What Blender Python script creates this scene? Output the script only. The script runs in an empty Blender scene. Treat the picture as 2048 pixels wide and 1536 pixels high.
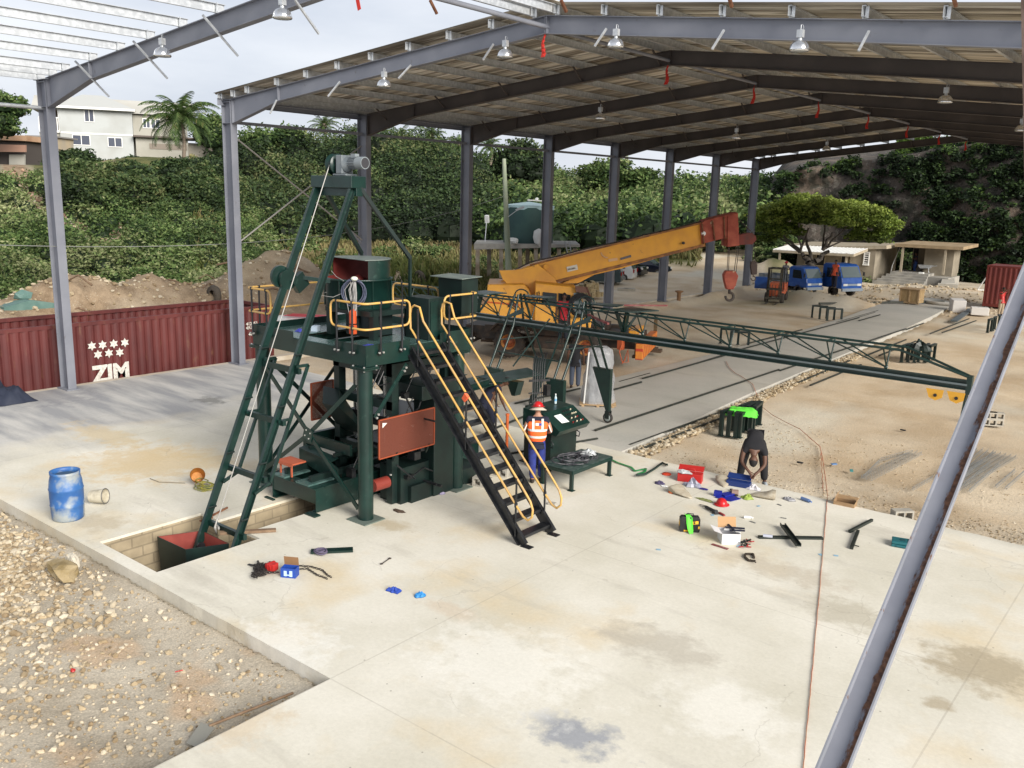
import bpy, bmesh, math, random
import numpy as np
from math import sin, cos, pi, radians as rad
from mathutils import Vector, Matrix, noise as mnoise
V = Vector
random.seed(7); RNG = np.random.default_rng(11)
SC = bpy.context.scene
COL = SC.collection

# ------------------------------------------------------------------ camera
YAW, PITCH, ROLL, FPX = -0.67687466, 0.20999761, 0.02701122, 1785.597
CAM = V((27.177, -12.231, 6.179))
fw = V((sin(YAW)*cos(PITCH), cos(YAW)*cos(PITCH), -sin(PITCH)))
r0 = V((cos(YAW), -sin(YAW), 0)); u0 = r0.cross(fw)
rt = r0*cos(ROLL) + u0*sin(ROLL); up = -r0*sin(ROLL) + u0*cos(ROLL)
cd = bpy.data.cameras.new('camera'); cam = bpy.data.objects.new('camera', cd); COL.objects.link(cam)
cam.matrix_world = Matrix(((rt.x, up.x, -fw.x, CAM.x), (rt.y, up.y, -fw.y, CAM.y), (rt.z, up.z, -fw.z, CAM.z), (0, 0, 0, 1)))
cd.sensor_width = 36; cd.lens = 36*FPX/2048; cd.clip_start = 0.05; cd.clip_end = 5000
SC.camera = cam

# ------------------------------------------------------------------ world, sun, exposure
SUN_EL, SUN_AZ = rad(26), rad(104)          # azimuth clockwise from +Y
w = bpy.data.worlds.new('World'); SC.world = w; w.use_nodes = True
nt = w.node_tree; N = nt.nodes; L = nt.links; N.clear()
out = N.new('ShaderNodeOutputWorld'); bg = N.new('ShaderNodeBackground')
sky = N.new('ShaderNodeTexSky'); sky.sky_type = 'NISHITA'; sky.sun_disc = False
sky.sun_elevation = SUN_EL; sky.sun_rotation = SUN_AZ; sky.dust_density = 3
tc = N.new('ShaderNodeTexCoord'); mp = N.new('ShaderNodeMapping'); mp.inputs['Scale'].default_value = (1.0, 1.0, 4.5)
n1 = N.new('ShaderNodeTexNoise'); n1.inputs['Scale'].default_value = 2.2; n1.inputs['Detail'].default_value = 7; n1.inputs['Roughness'].default_value = .55
cr = N.new('ShaderNodeValToRGB'); cr.color_ramp.elements[0].position = .36; cr.color_ramp.elements[1].position = .66
cr.color_ramp.elements[0].color = (5.1, 5.45, 6.15, 1); cr.color_ramp.elements[1].color = (6.9, 7.1, 7.5, 1)
mx = N.new('ShaderNodeMixRGB'); mx.inputs[0].default_value = .9
L.new(tc.outputs['Generated'], mp.inputs[0]); L.new(mp.outputs[0], n1.inputs['Vector']); L.new(n1.outputs['Fac'], cr.inputs[0])
# cloud brightness cut overhead, out of view, to favour low light under the roof
sxw = N.new('ShaderNodeSeparateXYZ'); L.new(tc.outputs['Generated'], sxw.inputs[0]); zr = N.new('ShaderNodeMapRange'); zr.inputs[1].default_value = .38; zr.inputs[2].default_value = .85; zr.inputs[3].default_value = 1; zr.inputs[4].default_value = .42; L.new(sxw.outputs[2], zr.inputs[0])
mz = N.new('ShaderNodeMixRGB'); mz.blend_type = 'MULTIPLY'; mz.inputs[0].default_value = 1; L.new(cr.outputs[0], mz.inputs[1]); L.new(zr.outputs[0], mz.inputs[2])
L.new(sky.outputs[0], mx.inputs[1]); L.new(mz.outputs[0], mx.inputs[2])
L.new(mx.outputs[0], bg.inputs[0]); bg.inputs[1].default_value = .095
L.new(bg.outputs[0], out.inputs[0])
sd = bpy.data.lights.new('sun', 'SUN'); sd.energy = 4.0; sd.angle = rad(34); sd.color = (1, .95, .87)
so = bpy.data.objects.new('sun', sd); COL.objects.link(so)
sv = V((sin(SUN_AZ)*cos(SUN_EL), cos(SUN_AZ)*cos(SUN_EL), sin(SUN_EL)))
so.rotation_euler = sv.to_track_quat('Z', 'Y').to_euler(); so.location = (20, -20, 40)
SC.view_settings.view_transform = 'Standard'; SC.view_settings.look = 'None'
SC.view_settings.exposure = 0.6; SC.view_settings.gamma = 1
SC.cycles.max_bounces = 8; SC.cycles.diffuse_bounces = 6; SC.cycles.transparent_max_bounces = 12

# ------------------------------------------------------------------ survey helpers (read real positions off known planes)
def ray(a, b): return fw*FPX + rt*(a-1024) + up*(768-b)
def gz(a, b, z=0.0):
    d = ray(a, b); return CAM + d*((z-CAM.z)/d.z)
def gx(a, b, x):
    d = ray(a, b); return CAM + d*((x-CAM.x)/d.x)
def gy(a, b, y):
    d = ray(a, b); return CAM + d*((y-CAM.y)/d.y)
def gd(a, b, dep): return CAM + ray(a, b)*(dep/FPX)

# ------------------------------------------------------------------ materials
MATS = {}
def nmat(name):
    m = bpy.data.materials.new(name); m.use_nodes = True
    n = m.node_tree; b = n.nodes['Principled BSDF']; return m, n, n.nodes, n.links, b
def mat(name, col, rough=.6, metal=0, col2=None, scale=3, lo=.4, hi=.65, bump=0, bscale=30, detail=5, spec=.5, emit=None, obj=False, stretch=None, col3=None, s3=1, lo3=.6, hi3=.68):
    if name in MATS: return MATS[name]
    m, n, nd, lk, b = nmat(name)
    c = (*col, 1) if len(col) == 3 else col
    b.inputs['Base Color'].default_value = c; b.inputs['Roughness'].default_value = rough; b.inputs['Metallic'].default_value = metal
    b.inputs['Specular IOR Level'].default_value = spec
    t = nd.new('ShaderNodeTexCoord') if obj else nd.new('ShaderNodeNewGeometry')
    src = t.outputs['Object'] if obj else t.outputs['Position']
    if stretch:
        mpn = nd.new('ShaderNodeMapping'); mpn.inputs['Scale'].default_value = stretch; lk.new(src, mpn.inputs[0]); src = mpn.outputs[0]
    if col2 is not None:
        no = nd.new('ShaderNodeTexNoise'); no.inputs['Scale'].default_value = scale; no.inputs['Detail'].default_value = detail; lk.new(src, no.inputs['Vector'])
        r = nd.new('ShaderNodeValToRGB'); r.color_ramp.elements[0].position = lo; r.color_ramp.elements[1].position = hi
        r.color_ramp.elements[0].color = c; r.color_ramp.elements[1].color = (*col2, 1)
        lk.new(no.outputs['Fac'], r.inputs[0]); o = r.outputs[0]
        if col3 is not None:
            n3 = nd.new('ShaderNodeTexNoise'); n3.inputs['Scale'].default_value = s3; n3.inputs['Detail'].default_value = 8; lk.new(src, n3.inputs['Vector'])
            r3 = nd.new('ShaderNodeValToRGB'); r3.color_ramp.elements[0].position = lo3; r3.color_ramp.elements[1].position = hi3
            lk.new(n3.outputs['Fac'], r3.inputs[0]); m3 = nd.new('ShaderNodeMixRGB'); lk.new(r3.outputs[0], m3.inputs[0]); lk.new(o, m3.inputs[1]); m3.inputs[2].default_value = (*col3, 1); o = m3.outputs[0]
        lk.new(o, b.inputs['Base Color'])
    if bump:
        nb = nd.new('ShaderNodeTexNoise'); nb.inputs['Scale'].default_value = bscale; nb.inputs['Detail'].default_value = 6; lk.new(src, nb.inputs['Vector'])
        bp = nd.new('ShaderNodeBump'); bp.inputs['Strength'].default_value = bump; bp.inputs['Distance'].default_value = .03
        lk.new(nb.outputs['Fac'], bp.inputs['Height']); lk.new(bp.outputs[0], b.inputs['Normal'])
    if emit: b.inputs['Emission Color'].default_value = (*emit, 1); b.inputs['Emission Strength'].default_value = 1
    MATS[name] = m; return m
green = mat('green_paint', (.004, .019, .016), .34, col2=(.006, .028, .023), scale=2.5, bump=.05, bscale=60, col3=(.02, .05, .042), s3=9, lo3=.62, hi3=.75)
greend = mat('dark_green_paint', (.003, .011, .010), .45, col2=(.005, .018, .015), scale=3)
blackp = mat('black_paint', (.008, .009, .011), .35, col2=(.02, .021, .024), scale=6)
yellow = mat('yellow_rail_paint', (.60, .36, .09), .45, col2=(.48, .30, .12), scale=7, col3=(.16, .12, .08), s3=14, lo3=.66, hi3=.74)
greysteel = mat('grey_primer_steel', (.17, .18, .215), .55, col2=(.215, .225, .26), scale=.9, col3=(.09, .075, .07), s3=3.5, lo3=.66, hi3=.8)
shadesteel = mat('underroof_shade_steel', (.055, .045, .042), .65, col2=(.08, .066, .06), scale=.9)  # steel darkened for the inner frames: shade under the roof put into the colour
galv = mat('galvanised_steel', (.48, .5, .52), .42, .55, col2=(.62, .64, .66), scale=9, detail=3)
rustm = mat('rust', (.14, .05, .022), .85, col2=(.22, .10, .05), scale=12)
crane_y = mat('crane_yellow', (.74, .35, .03), .45, col2=(.62, .28, .035), scale=1.8, col3=(.25, .10, .03), s3=5, lo3=.68, hi3=.78)
crane_r = mat('crane_red_primer', (.26, .045, .025), .7, col2=(.38, .09, .05), scale=3, col3=(.55, .45, .30), s3=2.2, lo3=.63, hi3=.68)
crane_k = mat('crane_black', (.028, .025, .023), .6, col2=(.075, .052, .038), scale=4)
rubber = mat('tyre_rubber', (.028, .025, .023), .85, col2=(.065, .053, .044), scale=6)
glass = mat('dark_glass', (.02, .025, .03), .06, spec=.8)
glassl = mat('windscreen_glass', (.10, .13, .13), .08, spec=.9)
white = mat('white_paint', (.75, .75, .73), .5)
offwh = mat('white_plastic', (.72, .73, .72), .5)
bluep = mat('blue_truck_paint', (.012, .075, .34), .3, col2=(.03, .11, .38), scale=4)
redp = mat('red_paint', (.42, .02, .018), .45)
orangem = mat('orange_safety_paint', (.62, .10, .03), .55, col2=(.5, .09, .035), scale=20)
skinm = mat('skin_brown', (.10, .045, .026), .6)
navy = mat('navy_cloth', (.010, .012, .028), .9)
blackc = mat('black_cloth', (.010, .010, .013), .9)
bluec = mat('blue_work_trousers', (.02, .035, .20), .9, col2=(.015, .02, .11), scale=7)
vestm = mat('hi_vis_orange', (.95, .13, .02), .8)
silverm = mat('reflective_tape', (.62, .62, .60), .5)
limem = mat('lime_cloth', (.13, .75, .06), .8)
concg = mat('concrete_block_grey', (.34, .32, .28), .9, col2=(.42, .39, .33), scale=6, bump=.3)
wood = mat('pale_timber', (.42, .28, .15), .8, col2=(.5, .36, .21), scale=5, stretch=(1, 1, 6))
card = mat('cardboard', (.30, .19, .10), .85, col2=(.36, .24, .13), scale=8)
brownw = mat('weathered_timber', (.16, .10, .06), .85, col2=(.24, .16, .10), scale=7)

# ------------------------------------------------------------------ mesh building
WM = {}
def wm(o): return WM.get(o.name, Matrix.Identity(4))
class MB:
    def __init__(s): s.v = []; s.f = []; s.m = []; s.cur = 0; s.sm = []; s.smooth = False
    def add(s, vs, fs):
        k = len(s.v); s.v += [tuple(v) for v in vs]
        for f in fs: s.f.append([i+k for i in f]); s.m.append(s.cur); s.sm.append(s.smooth)
        return s
    def box(s, c, d, rz=0, rx=0, ry=0, taper=1):
        R = Matrix.Rotation(rz, 3, 'Z') @ Matrix.Rotation(ry, 3, 'Y') @ Matrix.Rotation(rx, 3, 'X'); c = V(c); vs = []
        for z in (-.5, .5):
            t = taper if z > 0 else 1
            for x, y in ((-.5, -.5), (.5, -.5), (.5, .5), (-.5, .5)): vs.append(c + R @ V((x*d[0]*t, y*d[1]*t, z*d[2])))
        return s.add(vs, [(3, 2, 1, 0), (4, 5, 6, 7), (0, 1, 5, 4), (1, 2, 6, 5), (2, 3, 7, 6), (3, 0, 4, 7)])
    def bx(s, x0, x1, y0, y1, z0, z1): return s.box(((x0+x1)/2, (y0+y1)/2, (z0+z1)/2), (abs(x1-x0), abs(y1-y0), abs(z1-z0)))
    def bar(s, p, q, w_, h, upv=(0, 0, 1), off=0):
        p = V(p); q = V(q); d = (q-p).normalized(); u = V(upv)
        if abs(d.dot(u)) > .98: u = V((0, 1, 0))
        sd_ = d.cross(u).normalized(); u = sd_.cross(d).normalized(); vs = []
        for e in (p, q):
            e = e + u*off
            for a, b in ((-.5, -.5), (.5, -.5), (.5, .5), (-.5, .5)): vs.append(e + sd_*a*w_ + u*b*h)
        return s.add(vs, [(3, 2, 1, 0), (4, 5, 6, 7), (0, 1, 5, 4), (1, 2, 6, 5), (2, 3, 7, 6), (3, 0, 4, 7)])
    def ibeam(s, p, q, dep, wid, t=.02, upv=(0, 0, 1)):
        s.bar(p, q, t, dep-2*t, upv); s.bar(p, q, wid, t, upv, dep/2-t/2); s.bar(p, q, wid, t, upv, -dep/2+t/2); return s
    def chan(s, p, q, dep, wid, t=.012, upv=(0, 0, 1), side=1):
        p = V(p); q = V(q); d = (q-p).normalized(); u = V(upv); sd_ = d.cross(u).normalized()
        s.bar(p, q, t, dep-2*t, upv); o = sd_*(side*(wid/2-t/2))
        s.bar(p+o, q+o, wid, t, upv, dep/2-t/2); s.bar(p+o, q+o, wid, t, upv, -dep/2+t/2); return s
    def cone(s, p, q, r1, r2, n=12, cap=True):
        p = V(p); q = V(q); d = (q-p).normalized(); u = V((0, 0, 1)) if abs(d.z) < .95 else V((1, 0, 0))
        a = d.cross(u).normalized(); b = d.cross(a).normalized(); vs = []
        for e, r in ((p, r1), (q, r2)):
            for i in range(n): t = 2*pi*i/n; vs.append(e + a*cos(t)*r + b*sin(t)*r)
        os_ = s.smooth; s.smooth = n > 6
        s.add(vs, [(i, (i+1) % n, n+(i+1) % n, n+i) for i in range(n)]); s.smooth = os_
        if cap: s.add(vs, [tuple(range(n-1, -1, -1)), tuple(range(n, 2*n))])
        return s
    def cyl(s, p, q, r, n=12): return s.cone(p, q, r, r, n)
    def tube(s, pts, r, n=8, closed=False):
        pts = [V(p) for p in pts]; m = len(pts); rings = []; prev = None
        for i, p in enumerate(pts):
            if closed: d = (pts[(i+1) % m]-pts[i-1]).normalized()
            else: d = (pts[min(i+1, m-1)]-pts[max(i-1, 0)]).normalized()
            if prev is None: u = V((0, 0, 1)) if abs(d.z) < .9 else V((1, 0, 0)); a = d.cross(u).normalized()
            else: a = (prev - d*prev.dot(d)).normalized()
            prev = a; b = d.cross(a); rings.append([p+a*cos(2*pi*k/n)*r+b*sin(2*pi*k/n)*r for k in range(n)])
        vs = [v for rg in rings for v in rg]; fs = []
        for i in range(m if closed else m-1):
            j = (i+1) % m
            for k in range(n): fs.append((i*n+k, i*n+(k+1) % n, j*n+(k+1) % n, j*n+k))
        os_ = s.smooth; s.smooth = True; s.add(vs, fs); s.smooth = os_
        if not closed: s.add(vs, [tuple(range(n-1, -1, -1)), tuple(range((m-1)*n, m*n))])
        return s
    def lathe(s, c, prof, n=20, axis='Z', cap0=False, cap1=False):
        c = V(c); vs = []
        for r, h in prof:
            for k in range(n):
                t = 2*pi*k/n; a, b = cos(t)*r, sin(t)*r
                vs.append(c + (V((a, b, h)) if axis == 'Z' else V((h, a, b)) if axis == 'X' else V((b, h, a))))
        fs = [(i*n+k, i*n+(k+1) % n, (i+1)*n+(k+1) % n, (i+1)*n+k) for i in range(len(prof)-1) for k in range(n)]
        os_ = s.smooth; s.smooth = True; s.add(vs, fs); s.smooth = os_
        if cap0: s.add(vs, [tuple(range(n-1, -1, -1))])
        if cap1: s.add(vs, [tuple(range((len(prof)-1)*n, len(prof)*n))])
        return s
    def prism(s, poly, ext):
        poly = [V(p) for p in poly]; e = V(ext); n = len(poly); vs = poly + [p+e for p in poly]
        return s.add(vs, [tuple(range(n-1, -1, -1)), tuple(range(n, 2*n))] + [(i, (i+1) % n, n+(i+1) % n, n+i) for i in range(n)])
    def ell(s, c, rr, n=12, m=8, z0=-1, R=None):
        c = V(c); vs = []; 
        for j in range(m+1):
            ph = math.asin(z0) + (pi/2-math.asin(z0))*j/m
            for k in range(n):
                t = 2*pi*k/n; p = V((cos(ph)*cos(t)*rr[0], cos(ph)*sin(t)*rr[1], sin(ph)*rr[2])); vs.append(c + (R @ p if R else p))
        os_ = s.smooth; s.smooth = True
        s.add(vs, [(j*n+k, j*n+(k+1) % n, (j+1)*n+(k+1) % n, (j+1)*n+k) for j in range(m) for k in range(n)]); s.smooth = os_
        return s
    def lump(s, c, r, seed=0, sub=1, sq=(1, 1, 1), amp=.35):
        bm = bmesh.new(); bmesh.ops.create_icosphere(bm, subdivisions=sub, radius=1)
        vs = []
        for v in bm.verts:
            k = 1 + amp*mnoise.noise(v.co*1.3 + V((seed*7.1, seed*3.3, seed)))*2; vs.append(V(c)+V((v.co.x*sq[0], v.co.y*sq[1], v.co.z*sq[2]))*r*k)
        fs = [[v.index for v in f.verts] for f in bm.faces]; bm.free(); return s.add(vs, fs)
    def build(s, name, mats, parent=None, local=False, bevel=0):
        if not isinstance(mats, (list, tuple)): mats = [mats]
        me = bpy.data.meshes.new(name); o = bpy.data.objects.new(name, me); COL.objects.link(o)
        vs = [V(v) for v in s.v]
        if parent is not None:
            M = wm(parent); o.parent = parent; WM[o.name] = M.copy()
            if not local: Mi = M.inverted(); vs = [Mi @ v for v in vs]
        elif not local:
            xs = [v.x for v in vs]; ys = [v.y for v in vs]; z0 = min(v.z for v in vs)
            c = V(((min(xs)+max(xs))/2, (min(ys)+max(ys))/2, z0)); vs = [v-c for v in vs]; o.location = c; WM[o.name] = Matrix.Translation(c)
        me.from_pydata(vs, [], s.f)
        for m in mats: me.materials.append(m)
        me.polygons.foreach_set('material_index', s.m); me.polygons.foreach_set('use_smooth', s.sm)
        me.update()
        if bevel:
            md = o.modifiers.new('bevel', 'BEVEL'); md.width = bevel; md.segments = 2; md.limit_method = 'ANGLE'; md.angle_limit = rad(50)
        return o
def tag(o, label=None, cat=None, group=None, kind=None):
    if label: o['label'] = label
    if cat: o['category'] = cat
    if group: o['group'] = group
    if kind: o['kind'] = kind
    return o
def thing(name, label, cat, loc=(0, 0, 0), rz=0, group=None):
    o = bpy.data.objects.new(name, None); COL.objects.link(o); o.location = loc; o.rotation_euler = (0, 0, rz); o.empty_display_size = .3
    WM[o.name] = Matrix.Translation(V(loc)) @ Matrix.Rotation(rz, 4, 'Z'); return tag(o, label, cat, group)
def dup(root, loc, rz=0, label=None, group=None):
    r = root.copy(); COL.objects.link(r); r.location = loc; r.rotation_euler = (0, 0, rz)
    WM[r.name] = Matrix.Translation(V(loc)) @ Matrix.Rotation(rz, 4, 'Z')
    if label: r['label'] = label
    if group: r['group'] = group
    def rec(a, b):
        for ch in [x for x in bpy.data.objects if x.parent == a]:
            c = ch.copy(); COL.objects.link(c); c.parent = b; rec(ch, c)
    rec(root, r); return r
def text_mb(txt, size, origin, ex, ey, ext=.004, bold=0, align='LEFT'):
    """letters as thin raised plates; ex = reading direction, ey = letter up"""
    cu = bpy.data.curves.new('t', 'FONT'); cu.body = txt; cu.size = size; cu.extrude = ext; cu.offset = bold; cu.align_x = align; cu.resolution_u = 2
    o = bpy.data.objects.new('t', cu); COL.objects.link(o); dg = bpy.context.evaluated_depsgraph_get(); dg.update()
    me = bpy.data.meshes.new_from_object(o.evaluated_get(dg)); ex = V(ex).normalized(); ey = V(ey).normalized(); ez = ex.cross(ey)
    b = MB(); b.add([V(origin)+ex*v.co.x+ey*v.co.y+ez*v.co.z for v in me.vertices], [list(p.vertices) for p in me.polygons])
    bpy.data.objects.remove(o); bpy.data.curves.remove(cu); bpy.data.meshes.remove(me); return b
def arr_mesh(name, verts, quads, mats, tint=None, parent=None, smooth=False):
    """fast mesh from numpy arrays"""
    me = bpy.data.meshes.new(name); nv = len(verts); nf = len(quads); k = quads.shape[1]
    me.vertices.add(nv); me.vertices.foreach_set('co', verts.astype(np.float32).ravel())
    me.loops.add(nf*k); me.loops.foreach_set('vertex_index', quads.astype(np.int32).ravel())
    me.polygons.add(nf); me.polygons.foreach_set('loop_start', np.arange(0, nf*k, k, dtype=np.int32)); me.polygons.foreach_set('loop_total', np.full(nf, k, dtype=np.int32))
    if smooth: me.polygons.foreach_set('use_smooth', np.ones(nf, dtype=bool))
    if tint is not None:
        a = me.attributes.new('tint', 'FLOAT', 'POINT'); a.data.foreach_set('value', tint.astype(np.float32))
    for m in (mats if isinstance(mats, (list, tuple)) else [mats]): me.materials.append(m)
    if not smooth: me.polygons.foreach_set('use_smooth', np.zeros(nf, dtype=bool))
    me.update(calc_edges=True); me.validate()
    o = bpy.data.objects.new(name, me); COL.objects.link(o)
    if parent is not None: o.parent = parent; WM[o.name] = wm(parent).copy()
    return o
def sstep(a, b, x):
    t = np.clip((x-a)/(b-a), 0, 1); return t*t*(3-2*t)
def vnoise(x, y, s, seed=0):
    """cheap vectorised value noise, roughly -1..1"""
    x = np.asarray(x, float)/s + seed*13.7; y = np.asarray(y, float)/s - seed*7.3
    xi = np.floor(x); yi = np.floor(y); fx = x-xi; fy = y-yi; fx = fx*fx*(3-2*fx); fy = fy*fy*(3-2*fy)
    def h(a, b): v = np.sin(a*127.1+b*311.7+seed*74.7)*43758.5453; return (v-np.floor(v))*2-1
    return (h(xi, yi)*(1-fx)+h(xi+1, yi)*fx)*(1-fy)+(h(xi, yi+1)*(1-fx)+h(xi+1, yi+1)*fx)*fy
def fbm(x, y, s, o=4, seed=0):
    r = 0; a = 1; t = 0
    for i in range(o): r = r + a*vnoise(x, y, s/2**i, seed+i); t += a; a *= .5
    return r/t
# ================================================================== ground, slab, track, hills
def inbox(x, y, x0, x1, y0, y1, m=0): return (x > x0-m) & (x < x1+m) & (y > y0-m) & (y < y1+m)
def on_slab(x, y, m=0.0):
    a = inbox(x, y, -.2, 40, -5.48, 6.1, -m); b = inbox(x, y, 18.88, 40, -25, -5.0, -m); c = inbox(x, y, -.2, 4.6, 5, 6.8, -m)
    return a | b | c
STRIP = [(10.55, 5.9), (10.75, 12), (10.95, 20), (11.0, 30), (10.6, 38), (9.9, 46), (9.6, 50.5), (11.2, 53.2), (12.6, 51.8), (13.5, 48), (14.0, 42), (14.5, 34), (14.85, 26), (15.35, 15), (15.75, 9.5), (15.95, 5.9)]
def strip_half(y): # left and right limit of the concrete strip at a given y
    ly = [p[1] for p in STRIP[:8]]; lx = [p[0] for p in STRIP[:8]]; ry = [p[1] for p in STRIP[:7:-1]]; rx = [p[0] for p in STRIP[:7:-1]]
    return np.interp(y, ly, lx), np.interp(y, ry, rx)
def road_d(x, y):
    ax, ay, bx_, by = 1, 44, -17, 80; t = np.clip(((x-ax)*(bx_-ax)+(y-ay)*(by-ay))/((bx_-ax)**2+(by-ay)**2), 0, 1)
    return np.hypot(x-(ax+t*(bx_-ax)), y-(ay+t*(by-ay)))
def terrain(x, y):
    x = np.asarray(x, float); y = np.asarray(y, float)
    r = np.hypot(x-27.2, y+12.2); az = np.arctan2(x-27.2, y+12.2)
    h = -.17 + .05*fbm(x, y, 6, 3, 1) + .035*fbm(x, y, 1.1, 3, 4)
    low = sstep(-.2, -.9, x)*sstep(15, 10, y); h = h - .75*low
    # spoil heaps behind the containers
    m1 = np.exp(-((x+9+.9*vnoise(y, y*0, 5, 3))/2.6)**2)*sstep(22, 14, y)*sstep(-30, -10, y)
    h = h + m1*(2.9+1.1*fbm(x, y, 4.5, 4, 9)+.35*fbm(x, y, 1.3, 3, 19))
    m2 = np.exp(-((x+13)/4)**2-((y-25)/8)**2); h = h + m2*(1.7+.9*fbm(x, y, 3, 4, 12))
    m3 = np.exp(-((x+4)/2.2)**2-((y-24)/3)**2); h = h + m3*(.7+.5*fbm(x, y, 2, 3, 15))
    # left hill and the bank behind the grass field
    left = sstep(-.93, -1.03, az)
    hill = 8.7*sstep(46, 92, r)*(.87+.13*sstep(-1.14, -1.06, az))+(.8-.6*sstep(80, 92, r))*fbm(x, y, 14, 3, 21)*sstep(50, 60, r)
    field = 1.8*sstep(58, 100, r) + 5*sstep(98, 128, r)*sstep(-.55, -.75, az)+.3*fbm(x, y, 9, 3, 22)*sstep(50, 60, r)
    h = h + left*hill + (1-left)*field*sstep(-.35, -.42, az)
    # sand kerb along the column line, sand ridges near the trucks
    h = h + .35*np.exp(-((x-.9)/.55)**2)*sstep(27, 33, y)*sstep(60, 50, y)*(1+.4*vnoise(y, x, 1.5, 5))
    for cx, cy, sx, sy, a in ((4.6, 45.2, 3.2, .9, .55), (8.2, 44.2, 2.2, 1.0, .5), (10.5, 47, 2.5, 1.3, .4), (3, 57, 2, 2, .8), (1.5, 49.5, 1.6, 1.2, .6), (9, 56, 3, 3, .5), (13.5, 57, 4, 2, .45), (17, 60, 3, 3, .6), (-2.5, 60, 2, 2, 1.1)):
        h = h + a*np.exp(-((x-cx)/sx)**2-((y-cy)/sy)**2)*(1+.45*fbm(x, y, 1.2, 3, 31))
    # rubble near the left foreground corner of the slab
    h = h + .16*np.exp(-((x-11.6)/1.5)**2-((y+7.3)/1.2)**2)*(1+fbm(x, y, .5, 3, 41)) - .07*sstep(-5.3, -6.2, y)*sstep(19, 18, x)
    lx, rx = strip_half(y); onstrip = (x > lx+.05) & (x < rx-.05) & (y > 5) & (y < 52)
    h = np.where(onstrip, -.35, h)
    h = np.where(on_slab(x, y, .03), -.45, h)
    h = np.where(inbox(x, y, 12.2, 14.4, -5.4, 2.2), -2.7, h)
    return h
ri = [1.5]
while ri[-1] < 12: ri.append(ri[-1]+.12)
while ri[-1] < 1100: ri.append(ri[-1]*1.0085)
ri = np.array(ri); ai = np.arange(-1.75, .95, .0052)
AA, RRr = np.meshgrid(ai, ri); gxx = 27.2+RRr*np.sin(AA); gyy = -12.2+RRr*np.cos(AA); ghh = terrain(gxx, gyy)
nr, na = AA.shape; idx = np.arange(nr*na).reshape(nr, na)
q = np.stack([idx[:-1, :-1], idx[:-1, 1:], idx[1:, 1:], idx[1:, :-1]], -1).reshape(-1, 4)
grassw = np.clip(np.maximum(sstep(-.9, -.98, AA)*sstep(42, 48, RRr), sstep(54, 62, RRr)*sstep(-.34, -.4, AA)) , 0, 1)
grassw = grassw*(1-sstep(3.2, 2.4, road_d(gxx, gyy)))*(1-sstep(2.6, 1.2, np.hypot((gxx+6)/5, (gyy-45)/7)))
grassw = np.clip(grassw*(1.15+.5*fbm(gxx, gyy, 5, 3, 51)), 0, 1)
mg, nn, nd, lk, b = nmat('yard_dirt')
at_ = nd.new('ShaderNodeAttribute'); at_.attribute_name = 'tint'; at2 = nd.new('ShaderNodeAttribute'); at2.attribute_name = 'greyness'
geo = nd.new('ShaderNodeNewGeometry')
def noise_ramp(nd, lk, src, sc, lo, hi, c0, c1, det=6, rough=.55):
    a = nd.new('ShaderNodeTexNoise'); a.inputs['Scale'].default_value = sc; a.inputs['Detail'].default_value = det; a.inputs['Roughness'].default_value = rough; lk.new(src, a.inputs['Vector'])
    r = nd.new('ShaderNodeValToRGB'); r.color_ramp.elements[0].position = lo; r.color_ramp.elements[1].position = hi
    r.color_ramp.elements[0].color = (*c0, 1); r.color_ramp.elements[1].color = (*c1, 1); lk.new(a.outputs['Fac'], r.inputs[0]); return r.outputs[0]
def mixc(nd, lk, f, a, b_, mode='MIX'):
    m = nd.new('ShaderNodeMixRGB'); m.blend_type = mode
    for i, s in enumerate((f, a, b_)):
        if isinstance(s, (int, float)): m.inputs[i].default_value = s
        elif isinstance(s, tuple): m.inputs[i].default_value = (*s, 1)
        else: lk.new(s, m.inputs[i])
    return m.outputs[0]
P_ = geo.outputs['Position']
sand = noise_ramp(nd, lk, P_, .35, .38, .62, (.58, .455, .31), (.72, .61, .46), 8)
sand = mixc(nd, lk, noise_ramp(nd, lk, P_, .13, .5, .62, (0, 0, 0), (1, 1, 1), 5), sand, (.74, .68, .56))
grey = noise_ramp(nd, lk, P_, .8, .35, .65, (.40, .345, .265), (.60, .54, .44), 8)
grey = mixc(nd, lk, noise_ramp(nd, lk, P_, .55, .6, .66, (0, 0, 0), (.8, .8, .8), 3), grey, (.58, .43, .29))
col = mixc(nd, lk, at2.outputs['Fac'], sand, grey)
speck = nd.new('ShaderNodeTexVoronoi'); speck.inputs['Scale'].default_value = 11; lk.new(P_, speck.inputs['Vector'])
sr = nd.new('ShaderNodeValToRGB'); sr.color_ramp.elements[0].position = .12; sr.color_ramp.elements[1].position = .34; sr.color_ramp.elements[0].color = (1, 1, 1, 1); sr.color_ramp.elements[1].color = (0, 0, 0, 1); lk.new(speck.outputs['Distance'], sr.inputs[0])
pm = mixc(nd, lk, 1.0, sr.outputs[0], noise_ramp(nd, lk, P_, 1.7, .46, .6, (0, 0, 0), (.55, .55, .55)), 'MULTIPLY')
at3 = nd.new('ShaderNodeAttribute'); at3.attribute_name = 'brownness'; col = mixc(nd, lk, at3.outputs['Fac'], col, noise_ramp(nd, lk, P_, 1.3, .35, .65, (.17, .115, .07), (.40, .30, .20), 9, .7))
col = mixc(nd, lk, pm, col, (.62, .56, .45))
vo = nd.new('ShaderNodeTexVoronoi'); vo.inputs['Scale'].default_value = 34; lk.new(P_, vo.inputs['Vector'])
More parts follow.
